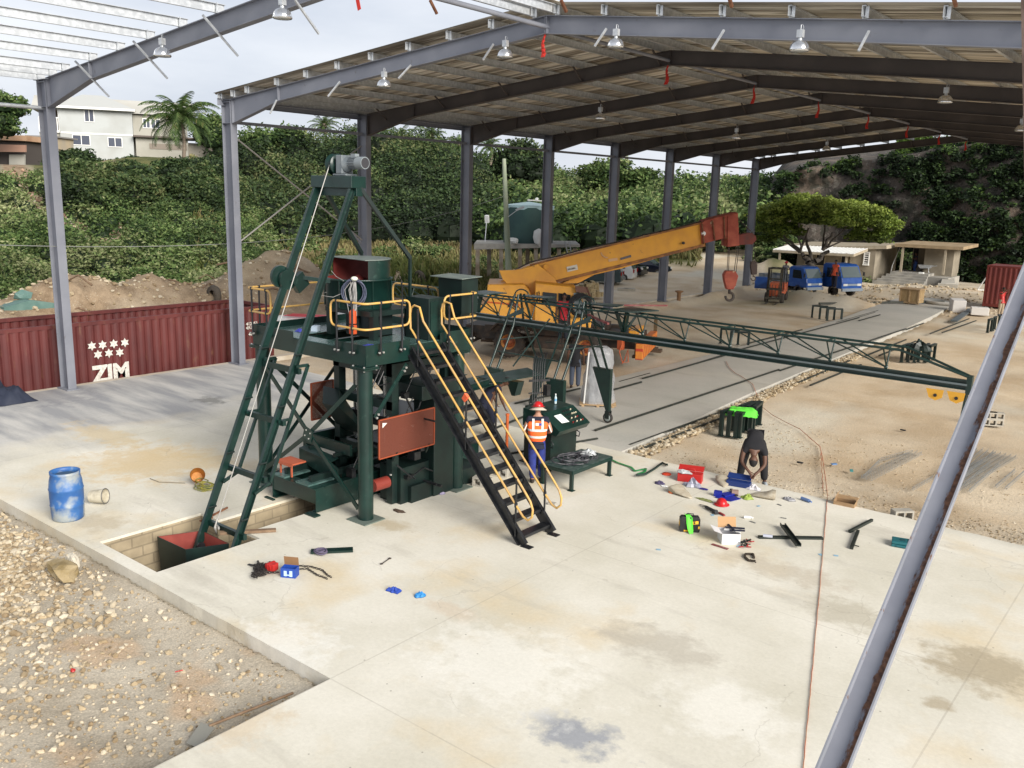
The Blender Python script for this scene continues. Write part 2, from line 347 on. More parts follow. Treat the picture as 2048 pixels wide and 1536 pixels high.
vr = nd.new('ShaderNodeValToRGB'); vr.color_ramp.elements[0].position = .0; vr.color_ramp.elements[1].position = .7; vr.color_ramp.elements[0].color = (1.12, 1.1, 1.08, 1); vr.color_ramp.elements[1].color = (.7, .7, .7, 1); lk.new(vo.outputs['Distance'], vr.inputs[0])
col = mixc(nd, lk, .75, col, vr.outputs[0], 'MULTIPLY')
gcol = noise_ramp(nd, lk, P_, .5, .35, .65, (.035, .055, .015), (.16, .15, .06), 8)
col = mixc(nd, lk, at_.outputs['Fac'], col, gcol); lk.new(col, b.inputs['Base Color']); b.inputs['Roughness'].default_value = .95; b.inputs['Specular IOR Level'].default_value = .15
nb = nd.new('ShaderNodeTexNoise'); nb.inputs['Scale'].default_value = 14; nb.inputs['Detail'].default_value = 9; nb.inputs['Roughness'].default_value = .7; lk.new(P_, nb.inputs['Vector'])
bp = nd.new('ShaderNodeBump'); bp.inputs['Strength'].default_value = .55; bp.inputs['Distance'].default_value = .05; lk.new(nb.outputs['Fac'], bp.inputs['Height']); lk.new(bp.outputs[0], b.inputs['Normal'])
ground = arr_mesh('ground', np.stack([gxx, gyy, ghh], -1).reshape(-1, 3), q, mg, grassw.ravel(), smooth=True); tag(ground, kind='structure')
def projv(x, y, z):
    dx, dy, dz = x-CAM.x, y-CAM.y, z-CAM.z; zz = dx*fw.x+dy*fw.y+dz*fw.z; zz = np.where(zz < 1, 1, zz); return 1024+FPX*(dx*rt.x+dy*rt.y+dz*rt.z)/zz, 768-FPX*(dx*up.x+dy*up.y+dz*up.z)/zz
DEB = [[(20, 330), (70, 372), (130, 410), (165, 450), (215, 470)], [(198, 322), (212, 350), (222, 400), (236, 430), (215, 462)]]
def deb_d(u, v):
    r = np.full(np.shape(u), 1e3)
    for pts in DEB:
        for a, c in zip(pts[:-1], pts[1:]): dx, dy = c[0]-a[0], c[1]-a[1]; t = np.clip(((u-a[0])*dx+(v-a[1])*dy)/(dx*dx+dy*dy), 0, 1); r = np.minimum(r, np.hypot(u-a[0]-t*dx, v-a[1]-t*dy))
    return r
gu, gv_ = projv(gxx, gyy, ghh); brown = np.clip(sstep(30, 14, deb_d(gu, gv_))*sstep(40, 50, RRr)+sstep(-4.5, -6, gxx)*sstep(-22, -18, gxx)*sstep(37, 30, gyy)*(.75+.5*fbm(gxx, gyy, 1.5, 3, 77)), 0, 1)
a3 = ground.data.attributes.new('brownness', 'FLOAT', 'POINT'); a3.data.foreach_set('value', brown.ravel().astype(np.float32))
ground.data.attributes['tint'].data.foreach_set('value', (grassw*(1-brown)).ravel().astype(np.float32))
gg = sstep(-4.8, -5.6, gyy)*sstep(19.5, 18.5, gxx) + .7*sstep(.5, -1, gxx)*sstep(26, 18, gyy)*(.5+.5*vnoise(gxx, gyy, 4, 2)) + .9*sstep(49, 54, gyy)*sstep(8, 5, np.abs(gxx-10)+gxx*0)*(.6+.4*vnoise(gxx, gyy, 3, 8))
a2 = ground.data.attributes.new('greyness', 'FLOAT', 'POINT'); a2.data.foreach_set('value', np.clip(gg, 0, 1).ravel().astype(np.float32))

# concrete slab -----------------------------------------------------
def concrete_mat(name, base, dark, warm, stain, wet=False, joints=True):
    m, n, nd, lk, b = nmat(name); g = nd.new('ShaderNodeNewGeometry'); P_ = g.outputs['Position']
    c = noise_ramp(nd, lk, P_, .45, .36, .64, base, dark, 8, .6)
    c = mixc(nd, lk, noise_ramp(nd, lk, P_, .33, .53, .66, (0, 0, 0), (.75, .75, .75), 6), c, warm)
    mpn = nd.new('ShaderNodeMapping'); mpn.inputs['Scale'].default_value = (.25, 1.3, 1); mpn.inputs['Location'].default_value = (3.3, 1.7, 0); lk.new(P_, mpn.inputs[0])
    c = mixc(nd, lk, noise_ramp(nd, lk, mpn.outputs[0], .8, .56, .70, (0, 0, 0), (.55, .55, .55), 8, .65), c, stain)
    c = mixc(nd, lk, noise_ramp(nd, lk, P_, 1.1, .67, .72, (0, 0, 0), (.35, .35, .35), 7, .7), c, (.30, .25, .18))
    sx = nd.new('ShaderNodeSeparateXYZ'); lk.new(P_, sx.inputs[0])
    def mth(op, a, b_=None):
        k = nd.new('ShaderNodeMath'); k.operation = op; k.use_clamp = False
        for i, s in enumerate((a, b_)):
            if s is None: continue
            if isinstance(s, (int, float)): k.inputs[i].default_value = s
            else: lk.new(s, k.inputs[i])
        return k.outputs[0]
    nz = nd.new('ShaderNodeTexNoise'); nz.inputs['Scale'].default_value = .5; nz.inputs['Detail'].default_value = 6; lk.new(P_, nz.inputs['Vector'])
    nzz = mth('MULTIPLY', mth('SUBTRACT', nz.outputs['Fac'], .5), 5)
    if wet:
        # newer damp grey pour along the wall side
        xs = mth('ADD', sx.outputs[0], nzz); f = nd.new('ShaderNodeMapRange'); f.inputs[1].default_value = 6.6; f.inputs[2].default_value = 4.6; lk.new(xs, f.inputs[0])
        gcol = noise_ramp(nd, lk, mpn.outputs[0], 1.2, .4, .62, (.30, .305, .32), (.52, .51, .49), 7)
        c = mixc(nd, lk, mth('MULTIPLY', f.outputs[0], .95), c, gcol)
        # individual spills and scuffs, each with its own place and outline
        for (u, v, rx_, ry_, cc_, st_) in ((1150, 1470, .55, .22, (.26, .28, .33), .8), (1320, 1290, .9, .3, (.44, .40, .33), .6), (1960, 1335, .75, .35, (.42, .36, .26), .9), (1870, 1405, .18, .12, (.44, .38, .28), .9), (1560, 1140, 1.2, .25, (.50, .44, .35), .6), (1700, 1230, .7, .3, (.47, .43, .34), .7), (780, 1050, .5, .16, (.48, .40, .27), .7), (300, 925, 1.6, .5, (.62, .48, .28), .7), (210, 870, 1.5, .3, (.60, .47, .27), .6), (200, 1045, .5, .25, (.52, .45, .33), .8), (420, 800, .5, .25, (.16, .16, .15), .7), (900, 1220, .5, .14, (.60, .50, .38), .6), (560, 1290, .8, .35, (.82, .81, .77), .6), (1000, 1330, 1.2, .5, (.82, .80, .74), .6), (1450, 1420, .8, .4, (.80, .78, .72), .6), (100, 790, 1.4, .4, (.2, .2, .22), .5), (480, 1440, .5, .3, (.62, .52, .38), .7)):
            pc = gz(u, v); vs_ = nd.new('ShaderNodeVectorMath'); vs_.operation = 'SUBTRACT'; lk.new(P_, vs_.inputs[0]); vs_.inputs[1].default_value = pc; mm_ = nd.new('ShaderNodeVectorMath'); mm_.operation = 'MULTIPLY'; lk.new(vs_.outputs[0], mm_.inputs[0]); mm_.inputs[1].default_value = (1/rx_, 1/(rx_*.8 if ry_ > .3 else ry_*1.6), 1)
            lv = nd.new('ShaderNodeVectorMath'); lv.operation = 'LENGTH'; lk.new(mm_.outputs[0], lv.inputs[0]); nn2 = nd.new('ShaderNodeTexNoise'); nn2.inputs['Scale'].default_value = 2.6; nn2.inputs['Detail'].default_value = 9; nn2.inputs['Roughness'].default_value = .68; lk.new(P_, nn2.inputs['Vector'])
            rr2 = nd.new('ShaderNodeMapRange'); rr2.inputs[1].default_value = 1.25; rr2.inputs[2].default_value = .55; lk.new(mth('ADD', lv.outputs['Value'], mth('MULTIPLY', mth('SUBTRACT', nn2.outputs['Fac'], .5), 3.4)), rr2.inputs[0]); c = mixc(nd, lk, mth('MULTIPLY', rr2.outputs[0], st_), c, cc_)
    if joints:
        def line(v, off, per, wd):
            k = mth('PINGPONG', mth('ADD', v, off), per/2); return mth('LESS_THAN', k, wd)
        j = mth('MAXIMUM', line(sx.outputs[0], -18.88, 6.3, .012), line(sx.outputs[1], 5.48, 5.8, .010))
        k2 = nd.new('ShaderNodeTexNoise'); k2.inputs['Scale'].default_value = 1.3; lk.new(P_, k2.inputs['Vector'])
        j = mth('MULTIPLY', j, mth('MULTIPLY', k2.outputs['Fac'], .45)); c = mixc(nd, lk, j, c, (.25, .21, .16))
    # fine trowel texture, hairline cracks, loose grit
    c = mixc(nd, lk, 1.0, c, noise_ramp(nd, lk, P_, 16, .3, .7, (.90, .90, .89), (1.07, 1.07, 1.07), 9, .8), 'MULTIPLY')
    wn = nd.new('ShaderNodeTexNoise'); wn.inputs['Scale'].default_value = 1.1; wn.inputs['Detail'].default_value = 8; lk.new(P_, wn.inputs['Vector']); wv = nd.new('ShaderNodeMixRGB'); wv.blend_type = 'ADD'; wv.inputs[0].default_value = 1.3; lk.new(P_, wv.inputs[1]); lk.new(wn.outputs['Color'], wv.inputs[2])
    ve = nd.new('ShaderNodeTexVoronoi'); ve.feature = 'DISTANCE_TO_EDGE'; ve.inputs['Scale'].default_value = .42; lk.new(wv.outputs[0], ve.inputs['Vector']); k3 = nd.new('ShaderNodeTexNoise'); k3.inputs['Scale'].default_value = .35; lk.new(P_, k3.inputs['Vector'])
    c = mixc(nd, lk, mth('MULTIPLY', mth('LESS_THAN', ve.outputs['Distance'], .0035), mth('MULTIPLY', mth('GREATER_THAN', k3.outputs['Fac'], .56), .2)), c, (.28, .24, .19))
    v = nd.new('ShaderNodeTexVoronoi'); v.inputs['Scale'].default_value = 3.1; lk.new(P_, v.inputs['Vector'])
    s = mth('MULTIPLY', mth('LESS_THAN', v.outputs['Distance'], .045), .55); c = mixc(nd, lk, s, c, (.2, .17, .13))
    lk.new(c, b.inputs['Base Color']); b.inputs['Roughness'].default_value = .85; b.inputs['Specular IOR Level'].default_value = .25
    nb = nd.new('ShaderNodeTexNoise'); nb.inputs['Scale'].default_value = 6; nb.inputs['Detail'].default_value = 10; nb.inputs['Roughness'].default_value = .75; lk.new(P_, nb.inputs['Vector'])
    bp = nd.new('ShaderNodeBump'); bp.inputs['Strength'].default_value = .22; bp.inputs['Distance'].default_value = .02; lk.new(nb.outputs['Fac'], bp.inputs['Height']); lk.new(bp.outputs[0], b.inputs['Normal'])
    return m
slabm = concrete_mat('slab_concrete', (.72, .69, .61), (.60, .57, .48), (.64, .53, .35), (.43, .40, .34), wet=True)
stripm = concrete_mat('track_concrete', (.44, .43, .39), (.50, .48, .44), (.52, .50, .44), (.38, .36, .32), joints=False)
def jag(a, b, n, amp, sd=0):
    a = V(a); b = V(b); d = (b-a); nrm = V((-d.y, d.x)).normalized(); R = random.Random(sd)
    return [a + d*(i/n) + nrm*(R.uniform(-amp, amp) if 0 < i < n else 0) for i in range(n)]
b_ = MB(); T = -.24
def slabpoly(pts): b_.prism([(p[0], p[1], T) for p in pts], (0, 0, -T))
PX0, PX1, PY0, PY1, SX0, SX1, SY1 = 12.35, 14.25, -5.24, -3.25, 12.92, 13.83, 1.6
slabpoly([(-.2, 6.9), (-.2, -5.48), (PX0, -5.48), (PX0, 6.1), (4.6, 6.8)])
slabpoly(jag((PX0, -5.48), (PX1, -5.48), 4, .006)+[V((PX1, -5.48)), V((PX1, PY0)), V((PX0, PY0))])
slabpoly([(PX0, PY1), (SX0, PY1), (SX0, 6.1), (PX0, 6.1)])
slabpoly([(SX0, SY1), (SX1, SY1), (SX1, 6.1), (SX0, 6.1)])
slabpoly([(SX1, PY1), (PX1, PY1), (PX1, 6.1), (SX1, 6.1)])
slabpoly(jag((PX1, -5.48), (18.88, -5.48), 22, .008, 3)+jag((18.88, -5.48), (18.88, -24), 40, .012, 4)+[V((18.88, -24)), V((36, -24)), V((36, 6.1))]+jag((36, 6.1), (PX1, 6.1), 60, .03, 5)+[V((PX1, 6.1))])
tag(b_.build('concrete_slab', slabm), kind='structure')
b_ = MB(); b_.prism([(x, y, -.4) for x, y in STRIP if y > 6] + [(15.95, 6.1, -.4), (10.55, 6.1, -.4)], (0, 0, .385))
tag(b_.build('concrete_track_path', stripm), kind='structure')
# low kerb wall under the column line
b_ = MB(); b_.bx(-.5, -.202, -14, 27, -1.2, -.01); b_.bx(-.5, -.202, 27, 49, -.5, .03)
tag(b_.build('kerb_wall', mat('kerb_concrete', (.55, .50, .42), .9, col2=(.45, .38, .28), scale=1.5, bump=.3)), 'rough concrete kerb running under the left row of shed columns', 'kerb')
# pit walls of hollow block and its floor
blk, n, nd, lk, b = nmat('pit_blockwork'); bt = nd.new('ShaderNodeTexBrick'); g = nd.new('ShaderNodeTexCoord')
mpn = nd.new('ShaderNodeMapping'); mpn.inputs['Rotation'].default_value = (rad(90), 0, 0); lk.new(g.outputs['Object'], mpn.inputs[0])
cmb = nd.new('ShaderNodeCombineXYZ'); sp = nd.new('ShaderNodeSeparateXYZ'); lk.new(g.outputs['Object'], sp.inputs[0]); ad = nd.new('ShaderNodeMath'); lk.new(sp.outputs[0], ad.inputs[0]); lk.new(sp.outputs[1], ad.inputs[1]); lk.new(ad.outputs[0], cmb.inputs[0]); lk.new(sp.outputs[2], cmb.inputs[1]); lk.new(cmb.outputs[0], bt.inputs['Vector'])
bt.inputs['Scale'].default_value = 1; bt.inputs['Brick Width'].default_value = .4; bt.inputs['Row Height'].default_value = .2; bt.inputs['Mortar Size'].default_value = .016
bt.inputs['Color1'].default_value = (.30, .25, .17, 1); bt.inputs['Color2'].default_value = (.36, .30, .21, 1); bt.inputs['Mortar'].default_value = (.24, .20, .14, 1)
c = mixc(nd, lk, .45, bt.outputs[0], noise_ramp(nd, lk, g.outputs['Object'], 2.5, .35, .65, (.5, .45, .36), (1.2, 1.15, 1.05)), 'MULTIPLY'); lk.new(c, b.inputs['Base Color']); b.inputs['Roughness'].default_value = .95
pit = thing('pit_lining', 'hollow block walls lining the square skip pit in the slab', 'pit wall', (13.3, -4.2, -1.9))
bw = MB(); e = .18
bw.bx(PX0-e, PX0+.006, PY0-.2, PY1+.2, -1.9, -.05); bw.bx(PX0+.006, PX1-.006, PY1-.006, PY1+e, -1.9, -.9)
bw.bx(PX0+.006, SX0+.006, PY1-.006, PY1+e, -.9, -.05); bw.bx(SX1-.006, PX1-.006, PY1-.006, PY1+e, -.9, -.05)
bw.bx(PX1-.006, PX1+e, PY0-.2, PY1+.2, -1.9, -.05); bw.bx(PX0+.006, PX1-.006, PY0-.2, PY0+.006, -1.9, -.05)
bw.bx(SX0-.15, SX0+.006, PY1+e, SY1, -.9, -.05); bw.bx(SX1-.006, SX1+.15, PY1+e, SY1, -.9, -.05); bw.bx(SX0, SX1, SY1, SY1+.1, -.9, -.04)
bw.build('block_wall', blk, pit)
fl = MB(); fl.bx(PX0, PX1, PY0, PY1, -2.0, -1.88); fl.bx(SX0, SX1, PY1, SY1, -1.0, -.9); fl.build('pit_bottom', mat('pit_bottom_dirt', (.2, .16, .11), .95, col2=(.28, .23, .16), scale=3), pit)

# rocks --------------------------------------------------------------
ico = bmesh.new(); bmesh.ops.create_icosphere(ico, subdivisions=1, radius=1); IV = np.array([v.co[:] for v in ico.verts]); IFc = np.array([[v.index for v in f.verts] for f in ico.faces]); ico.free()
def rocks(name, pts, sz, m, flat=.7, seed=1, kind='stuff', label=None, cat=None):
    R = np.random.default_rng(seed); n = len(pts); k = len(IV)
    jit = 1+R.uniform(-.32, .32, (n, k, 1)); sc = np.stack([R.uniform(.7, 1.3, n), R.uniform(.7, 1.3, n), R.uniform(.5, 1, n)*flat*1.3], -1)
    v = IV[None]*jit*sc[:, None, :]; a = R.uniform(0, 6.28, n); tl = R.uniform(-.5, .5, n)
    c, s = np.cos(tl), np.sin(tl); y = v[..., 1]*c[:, None]-v[..., 2]*s[:, None]; z = v[..., 1]*s[:, None]+v[..., 2]*c[:, None]; v = np.stack([v[..., 0], y, z], -1)
    c, s = np.cos(a), np.sin(a); x = v[..., 0]*c[:, None]-v[..., 1]*s[:, None]; y = v[..., 0]*s[:, None]+v[..., 1]*c[:, None]; v = np.stack([x, y, v[..., 2]], -1)
    v = v*sz[:, None, None]+pts[:, None, :]; f = IFc[None]+(np.arange(n)*k)[:, None, None]
    o = arr_mesh(name, v.reshape(-1, 3), f.reshape(-1, 3), m, np.repeat(R.random(n), k)); return tag(o, label, cat, None, kind)
def rockmat(name, c0, c1, c2):
    m, n, nd, lk, b = nmat(name); a = nd.new('ShaderNodeAttribute'); a.attribute_name = 'tint'; r = nd.new('ShaderNodeValToRGB'); e = r.color_ramp.elements
    e[0].color = (*c0, 1); e[1].color = (*c2, 1); k = e.new(.5); k.color = (*c1, 1); lk.new(a.outputs['Fac'], r.inputs[0])
    g = nd.new('ShaderNodeNewGeometry'); c = mixc(nd, lk, .6, r.outputs[0], noise_ramp(nd, lk, g.outputs['Position'], 9, .3, .7, (.7, .66, .6), (1.15, 1.12, 1.1)), 'MULTIPLY')
    lk.new(c, b.inputs['Base Color']); b.inputs['Roughness'].default_value = .95; return m
rm = rockmat('limestone_rubble', (.25, .185, .11), (.43, .35, .23), (.56, .51, .41))
R = np.random.default_rng(5)
def scat(n, cx, cy, sx, sy, ang=0, uni=False):
    a = R.uniform(-1, 1, (n, 2)) if uni else R.normal(0, .55, (n, 2)); a = a*[sx, sy]; c, s = cos(ang), sin(ang)
    return np.stack([cx+a[:, 0]*c-a[:, 1]*s, cy+a[:, 0]*s+a[:, 1]*c], -1)
p = np.concatenate([scat(2600, 11.9, -7.6, 2.6, 1.6), scat(1500, 14.3, -8.6, 4.5, 2.2), scat(800, 10.6, -6.4, 2.5, .8), scat(15000, 15.5, -9.3, 6.5, 4.5, 0, True)])
s_ = np.concatenate([R.uniform(.015, .095, 2600)**1.15, R.uniform(.012, .045, 1500), R.uniform(.015, .06, 800), R.uniform(.1, 1, 15000)**4.5*.036+.004])
k = (p[:, 1] < -5.6) & (p[:, 0] < 18.75); p = p[k]; s_ = s_[k]; z = terrain(p[:, 0], p[:, 1])+s_*.35
rocks('limestone_rubble', np.column_stack([p, z]), s_, rm, seed=3)
yy = R.uniform(6.3, 26, 3300); _, rx = strip_half(yy); xx = rx+.05+np.abs(R.normal(0, .33, 3300))+.1
k = xx < rx+.62; xx, yy = xx[k], yy[k]; s_ = R.uniform(.025, .075, len(xx))
rocks('track_edge_gravel', np.column_stack([xx, yy, terrain(xx, yy)+.05+R.uniform(0, .06, len(xx))]), s_, rm, seed=9)
p = np.concatenate([scat(900, 21.5, 6.7, 4.5, .7, 0, True), scat(1400, 20, 9.5, 7, 3, 0, True), scat(500, 25, 7, 2, .7), scat(900, 9, 48, 7, 3), scat(900, 13, 57, 8, 4, 0, True), scat(700, -9, 6, 2.5, 12), scat(500, -13, 25, 4, 6), scat(260, 19, 10.5, 3, 1.2)])
s_ = R.uniform(.006, .024, len(p)); s_[2800:5800] = R.uniform(.03, .11, 3000); k = ~on_slab(p[:, 0], p[:, 1]); p = p[k]; s_ = s_[k]
rocks('scattered_stones', np.column_stack([p, terrain(p[:, 0], p[:, 1])+s_*.3]), s_, rm, seed=12)
# ================================================================== steel portal shed
XR = 13.34; SLP = (10.39-9.0)/XR
def rz_(x): return 9.0 + SLP*(XR-abs(x-XR))          # rafter top height
shed = thing('steel_shed', 'large open steel portal shed with grey columns and corrugated roof', 'shed', (XR, 24, 0))
def column_mb(x, y):
    m = MB(); top = rz_(x)-.02; sgn = 1 if x < XR else -1
    m.ibeam((x, y, 0), (x, y, top), .50, .25, .02, upv=(1, 0, 0)); m.bx(x-.33, x+.33, y-.2, y+.2, -.02, .03)
    for zz in (8.25, top-.05): m.bx(x-.23, x+.23, y-.122, y+.122, zz-.01, zz+.01)
    m.bx(x-.36, x+.36, y-.16, y+.16, top-.0, top+.012)
    return m
def rafter_mb(y, side):
    m = MB(); s = 1 if side > 0 else -1
    def X_(d): return XR - s*(XR-d)      # d = distance in from the wall line
    pts = [(.27, 8.22), (2.8, 8.84), (6, rz_(6)-.42), (XR, 10.39-.42)]
    tp = [(.27, rz_(.27)-.02), (XR, 10.37)]
    poly = [(X_(a), y-.008, z+.02) for a, z in pts] + [(X_(a), y-.008, z) for a, z in reversed(tp)]
    m.prism(poly, (0, .016, 0))
    for (a, za), (c, zc) in zip(pts[:-1], pts[1:]): m.bar((X_(a), y, za+.01), (X_(c), y, zc+.01), .2, .018)
    m.bar((X_(.27), y, tp[0][1]+.01), (X_(XR), y, 10.38), .2, .018)
    for a, z0 in ((.3, 8.24), (2.8, 8.86), (XR-.02, 9.98)): m.bx(X_(a)-.012, X_(a)+.012, y-.1, y+.1, z0, rz_(a)-.03)
    return m
for k in range(9):
    column_mb(0, 6*k).build('column', greysteel, shed)
    if k > 0: column_mb(2*XR, 6*k).build('column', greysteel, shed)
    rs = greysteel if k < 2 else shadesteel; rafter_mb(6*k, 1).build('rafter', rs, shed); rafter_mb(6*k, -1).build('rafter', rs, shed)
PXS = [-.25, .5, 1.28, 2.85, 4.3, 5.75, 7.2, 8.7, 10.2, 11.65, 13.0]
def purlin_mb(x, y0, y1, cl=()):
    m = MB(); z = rz_(x)+.115; m.chan((x, y0, z), (x, y1, z), .2, .07, .01, side=1)
    for yc in cl: m.bx(x-.02, x+.10, yc-.10, yc-.088, z-.12, z+.11); m.bx(x+.012, x+.03, yc-.1, yc+.1, z-.11, z+.09)
    return m
for x in PXS:
    purlin_mb(x, -16, .14, (0,)).build('purlin', galv, shed)
    purlin_mb(x, 5.75, 48.3, (5.95,)).build('purlin', galv, shed); purlin_mb(2*XR-x, 5.75, 48.3, (5.95,)).build('purlin', galv, shed)
for x in (13.0, 13.68): purlin_mb(x, .2, 5.7).build('purlin', galv, shed)
# corrugated roof sheets, real waves across Y, on both slopes
sheetm = mat('roof_sheet', (.17, .145, .11), .5, .1, col2=(.66, .60, .50), scale=.9, stretch=(.05, 3.6, 1), col3=(.74, .70, .62), s3=1.6, lo3=.55, hi3=.6)
def roof(side, y0=5.72, y1=48.5):
    ys = np.arange(y0, y1, .0475); ph = np.arange(len(ys)) % 4; zz = np.where((ph == 0) | (ph == 1), .038, 0.0)
    xs = np.array([-.45, 4.4, 8.9, XR-.02]); v = []
    for x in xs: v.append(np.stack([np.full(len(ys), XR-side*(XR-x)), ys, np.full(len(ys), rz_(x)+.225)+zz], -1))
    v = np.concatenate(v); n = len(ys); i = np.arange(n-1); qs = np.concatenate([np.stack([i+n*j, i+1+n*j, i+1+n*(j+1), i+n*(j+1)], -1) for j in range(3)])
    v2 = v.copy(); v2[:, 2] += .004; return arr_mesh('roof_sheet', (np.concatenate([v, v2])-np.array(wm(shed).translation)), np.concatenate([qs, qs+len(v)]), sheetm, parent=shed)
roof(1); roof(-1)
m = MB(); m.bar((XR, 5.7, 10.70), (XR, 48.5, 10.70), .5, .01); m.build('ridge_cap', sheetm, shed)
m = MB(); m.tube([(XR, 0, 10.13), (XR, 6, 10.13)], .06); m.build('ridge_pipe', greysteel, shed)
m = MB(); m.tube([(-.12, -16, 8.22), (-.12, 0, 8.22)], .055); m.build('eave_pipe', galv, shed)
for k in range(1, 8):
    m = MB(); m.bar((.05, 6*k+.1, 8.28), (.05, 6*k+5.9, 8.28), .07, .1); m.build('eave_tie', greysteel, shed)
    m = MB(); m.tube([(XR, 6*k+.1, 10.1), (XR, 6*k+5.9, 10.1)], .05, 6); m.build('ridge_pipe', greysteel, shed)
m = MB(); m.chan((-.2, 5.7, 8.93), (-.2, 48.4, 8.93), .22, .08, .01); m.build('eave_purlin', greysteel, shed)
rodm = mat('brace_rod_steel', (.30, .29, .27), .5, .3)
for p, q_, rr in (((0, 6.15, 4.23), (0, 11.85, 7.83), .03), ((0, 6.15, 7.83), (0, 11.85, 4.23), .03)):
    m = MB(); m.tube([p, q_], rr, 6); m.build('brace_rod', rodm, shed)
m = MB(); m.lump((0, 10.9, 4.9), .16, 2, 1); m.bar((0, 10.9, 4.9), (0, 11.8, 4.1), .06, .06); m.build('brace_plate', greysteel, shed)
# fly braces left hanging at the rafters
def flyb(a, b, Yp, Yq, mt): m = MB(); m.bar(gy(*a, Yp), gy(*b, Yq), .04, .04, (0, 1, 0)); m.build('fly_brace', mt, shed)
for a, c in (((405, 30), (476, 112)), ((266, 82), (335, 157)), ((150, 122), (218, 193)), ((590, 0), (638, 68))): flyb(a, c, -.32, .2, galv)
for a, c in (((987, 88), (966, 120)), ((822, 130), (797, 157)), ((680, 163), (656, 193)), ((553, 200), (540, 227)), ((1213, 57), (1189, 93)), ((1448, 60), (1424, 99)), ((1738, 62), (1717, 102))): flyb(a, c, 5.8, 5.55, galv)
for a, c in (((860, 0), (874, 28)), ((1122, 0), (1133, 24)), ((1458, -6), (1464, 14)), ((1906, -8), (1912, 12))): flyb(a, c, 0, .15, rustm)
for k in range(2, 9):
    for i, x in enumerate(PXS[2::2]):
        m = MB(); m.bar((x+.02, 6*k-.55, rz_(x)+.02), (x+.02, 6*k-.03, rz_(x)-.36), .045, .045); m.build('fly_brace', shadesteel, shed)

# high bay lamps
alum = mat('lamp_aluminium', (.75, .76, .78), .16, .9)
lampd = mat('lamp_diffuser', (.7, .72, .74), .15)
def make_lamp():
    t = thing('high_bay_lamp', '', 'lamp', (0, 0, 0), 0, 'high bay lamps under the shed roof')
    m = MB(); m.lathe((0, 0, 0), [(.255, -.02), (.27, 0), (.265, .05), (.235, .14), (.18, .21), (.10, .25), (.07, .26)], 20, cap1=True); m.build('reflector', alum, t, True)
    m = MB(); m.lathe((0, 0, 0), [(.001, .0), (.24, -.012), (.25, 0.01)], 20); m.build('diffuser', lampd, t, True)
    m = MB(); m.cone((0, 0, .26), (0, 0, .33), .06, .05, 12); m.box((0, 0, .43), (.17, .13, .2)); 
    for i in range(5): m.box((-.075+.0375*i, .07, .43), (.008, .03, .19))
    m.build('ballast_box', galv, t, True)
    m = MB(); m.tube([(0, 0, .53), (0, 0, .66)], .012, 6); m.tube([(.02, 0, .66), (.06, 0, .64), (.08, .0, .58), (.05, 0, .53)], .006, 5); m.build('hanger', galv, t, True); return t
lamp0 = make_lamp(); lamp0.scale = (.72,)*3
LAMPS = [((325, 112), 'bright high bay lamp hanging from the open rafter at top left', 9.0),
 ((565, 36), 'silver high bay lamp cut by the top picture edge near open rafter', 9.45),
 ((768, 173), 'small high bay lamp below the left slope, nearest the first roofed bay eave', 8.9),
 ((1010, 114), 'high bay lamp just left of the nearest red ridge flag', 9.4),
 ((1231, 94), 'high bay lamp just right of the nearest red ridge flag', 9.45),
 ((1598, 101), 'largest silver high bay lamp under the right roof slope', 9.05),
 ((1200, 238), 'dull high bay lamp hanging below the second dark rafter on left slope', 8.7),
 ((1472, 277), 'small dull high bay lamp hanging low above the crane boom', 8.5),
 ((1653, 300), 'smallest high bay lamp, deepest on the left slope above the rain tree', 8.6),
 ((1890, 205), 'dull high bay lamp hanging above the cliff at upper right', 8.85),
 ((2042, 262), 'high bay lamp half cut by the right picture edge', 8.6)]
for i, (q_, lb, z) in enumerate(LAMPS):
    p = gz(*q_, z); o = lamp0 if i == 0 else dup(lamp0, p); o.location = p; o['label'] = lb; o['group'] = 'high bay lamps under the shed roof'
# red marker cloths at the ridge
flagm = mat('red_marker_cloth', (.55, .03, .02), .8)
FL = ['nearest and largest red cloth strip tied at the shed ridge', 'second red cloth strip from the camera along the ridge', 'third red cloth strip along the shed ridge', 'fourth red cloth strip along the shed ridge', 'fifth red cloth strip along the shed ridge', 'sixth red cloth strip hanging at the ridge', 'seventh red cloth strip hanging at the ridge', 'farthest small red cloth strip against the cliff top']
for k in range(1, 9):
    m = MB(); y = 6*k-.06; x = XR-.05; R_ = random.Random(k); pr = []
    for i in range(7):
        t = i/6; pr.append((x+.03*sin(i*1.3+k), y-.02*i*.5, 10.05-.62*t, .03+.10*t))
    for i in range(6):
        a, c = pr[i], pr[i+1]
        m.add([(a[0]-a[3]/2, a[1], a[2]), (a[0]+a[3]/2, a[1]+.02, a[2]), (c[0]+c[3]/2, c[1]-.02, c[2]), (c[0]-c[3]/2, c[1], c[2]),
               (a[0]-a[3]/2, a[1]+.012, a[2]), (a[0]+a[3]/2, a[1]+.032, a[2]), (c[0]+c[3]/2, c[1]-.008, c[2]), (c[0]-c[3]/2, c[1]+.012, c[2])],
              [(0, 1, 2, 3), (7, 6, 5, 4), (0, 4, 5, 1), (3, 2, 6, 7), (1, 5, 6, 2), (0, 3, 7, 4)])
    tag(m.build('marker_cloth', flagm), FL[k-1], 'cloth strip', 'red cloth strips along the shed ridge')
m = MB(); a = gy(712, -30, 0); c = gy(716, 20, 0); m.bar(a, (a+c)/2, .05, .01, (0, 1, 0)); m.bar((a+c)/2, c+V((.04, 0, 0)), .09, .01, (0, 1, 0)); tag(m.build('marker_cloth', flagm), 'red cloth tail hanging at the top edge over the open bay', 'cloth strip', 'red cloth strips along the shed ridge')

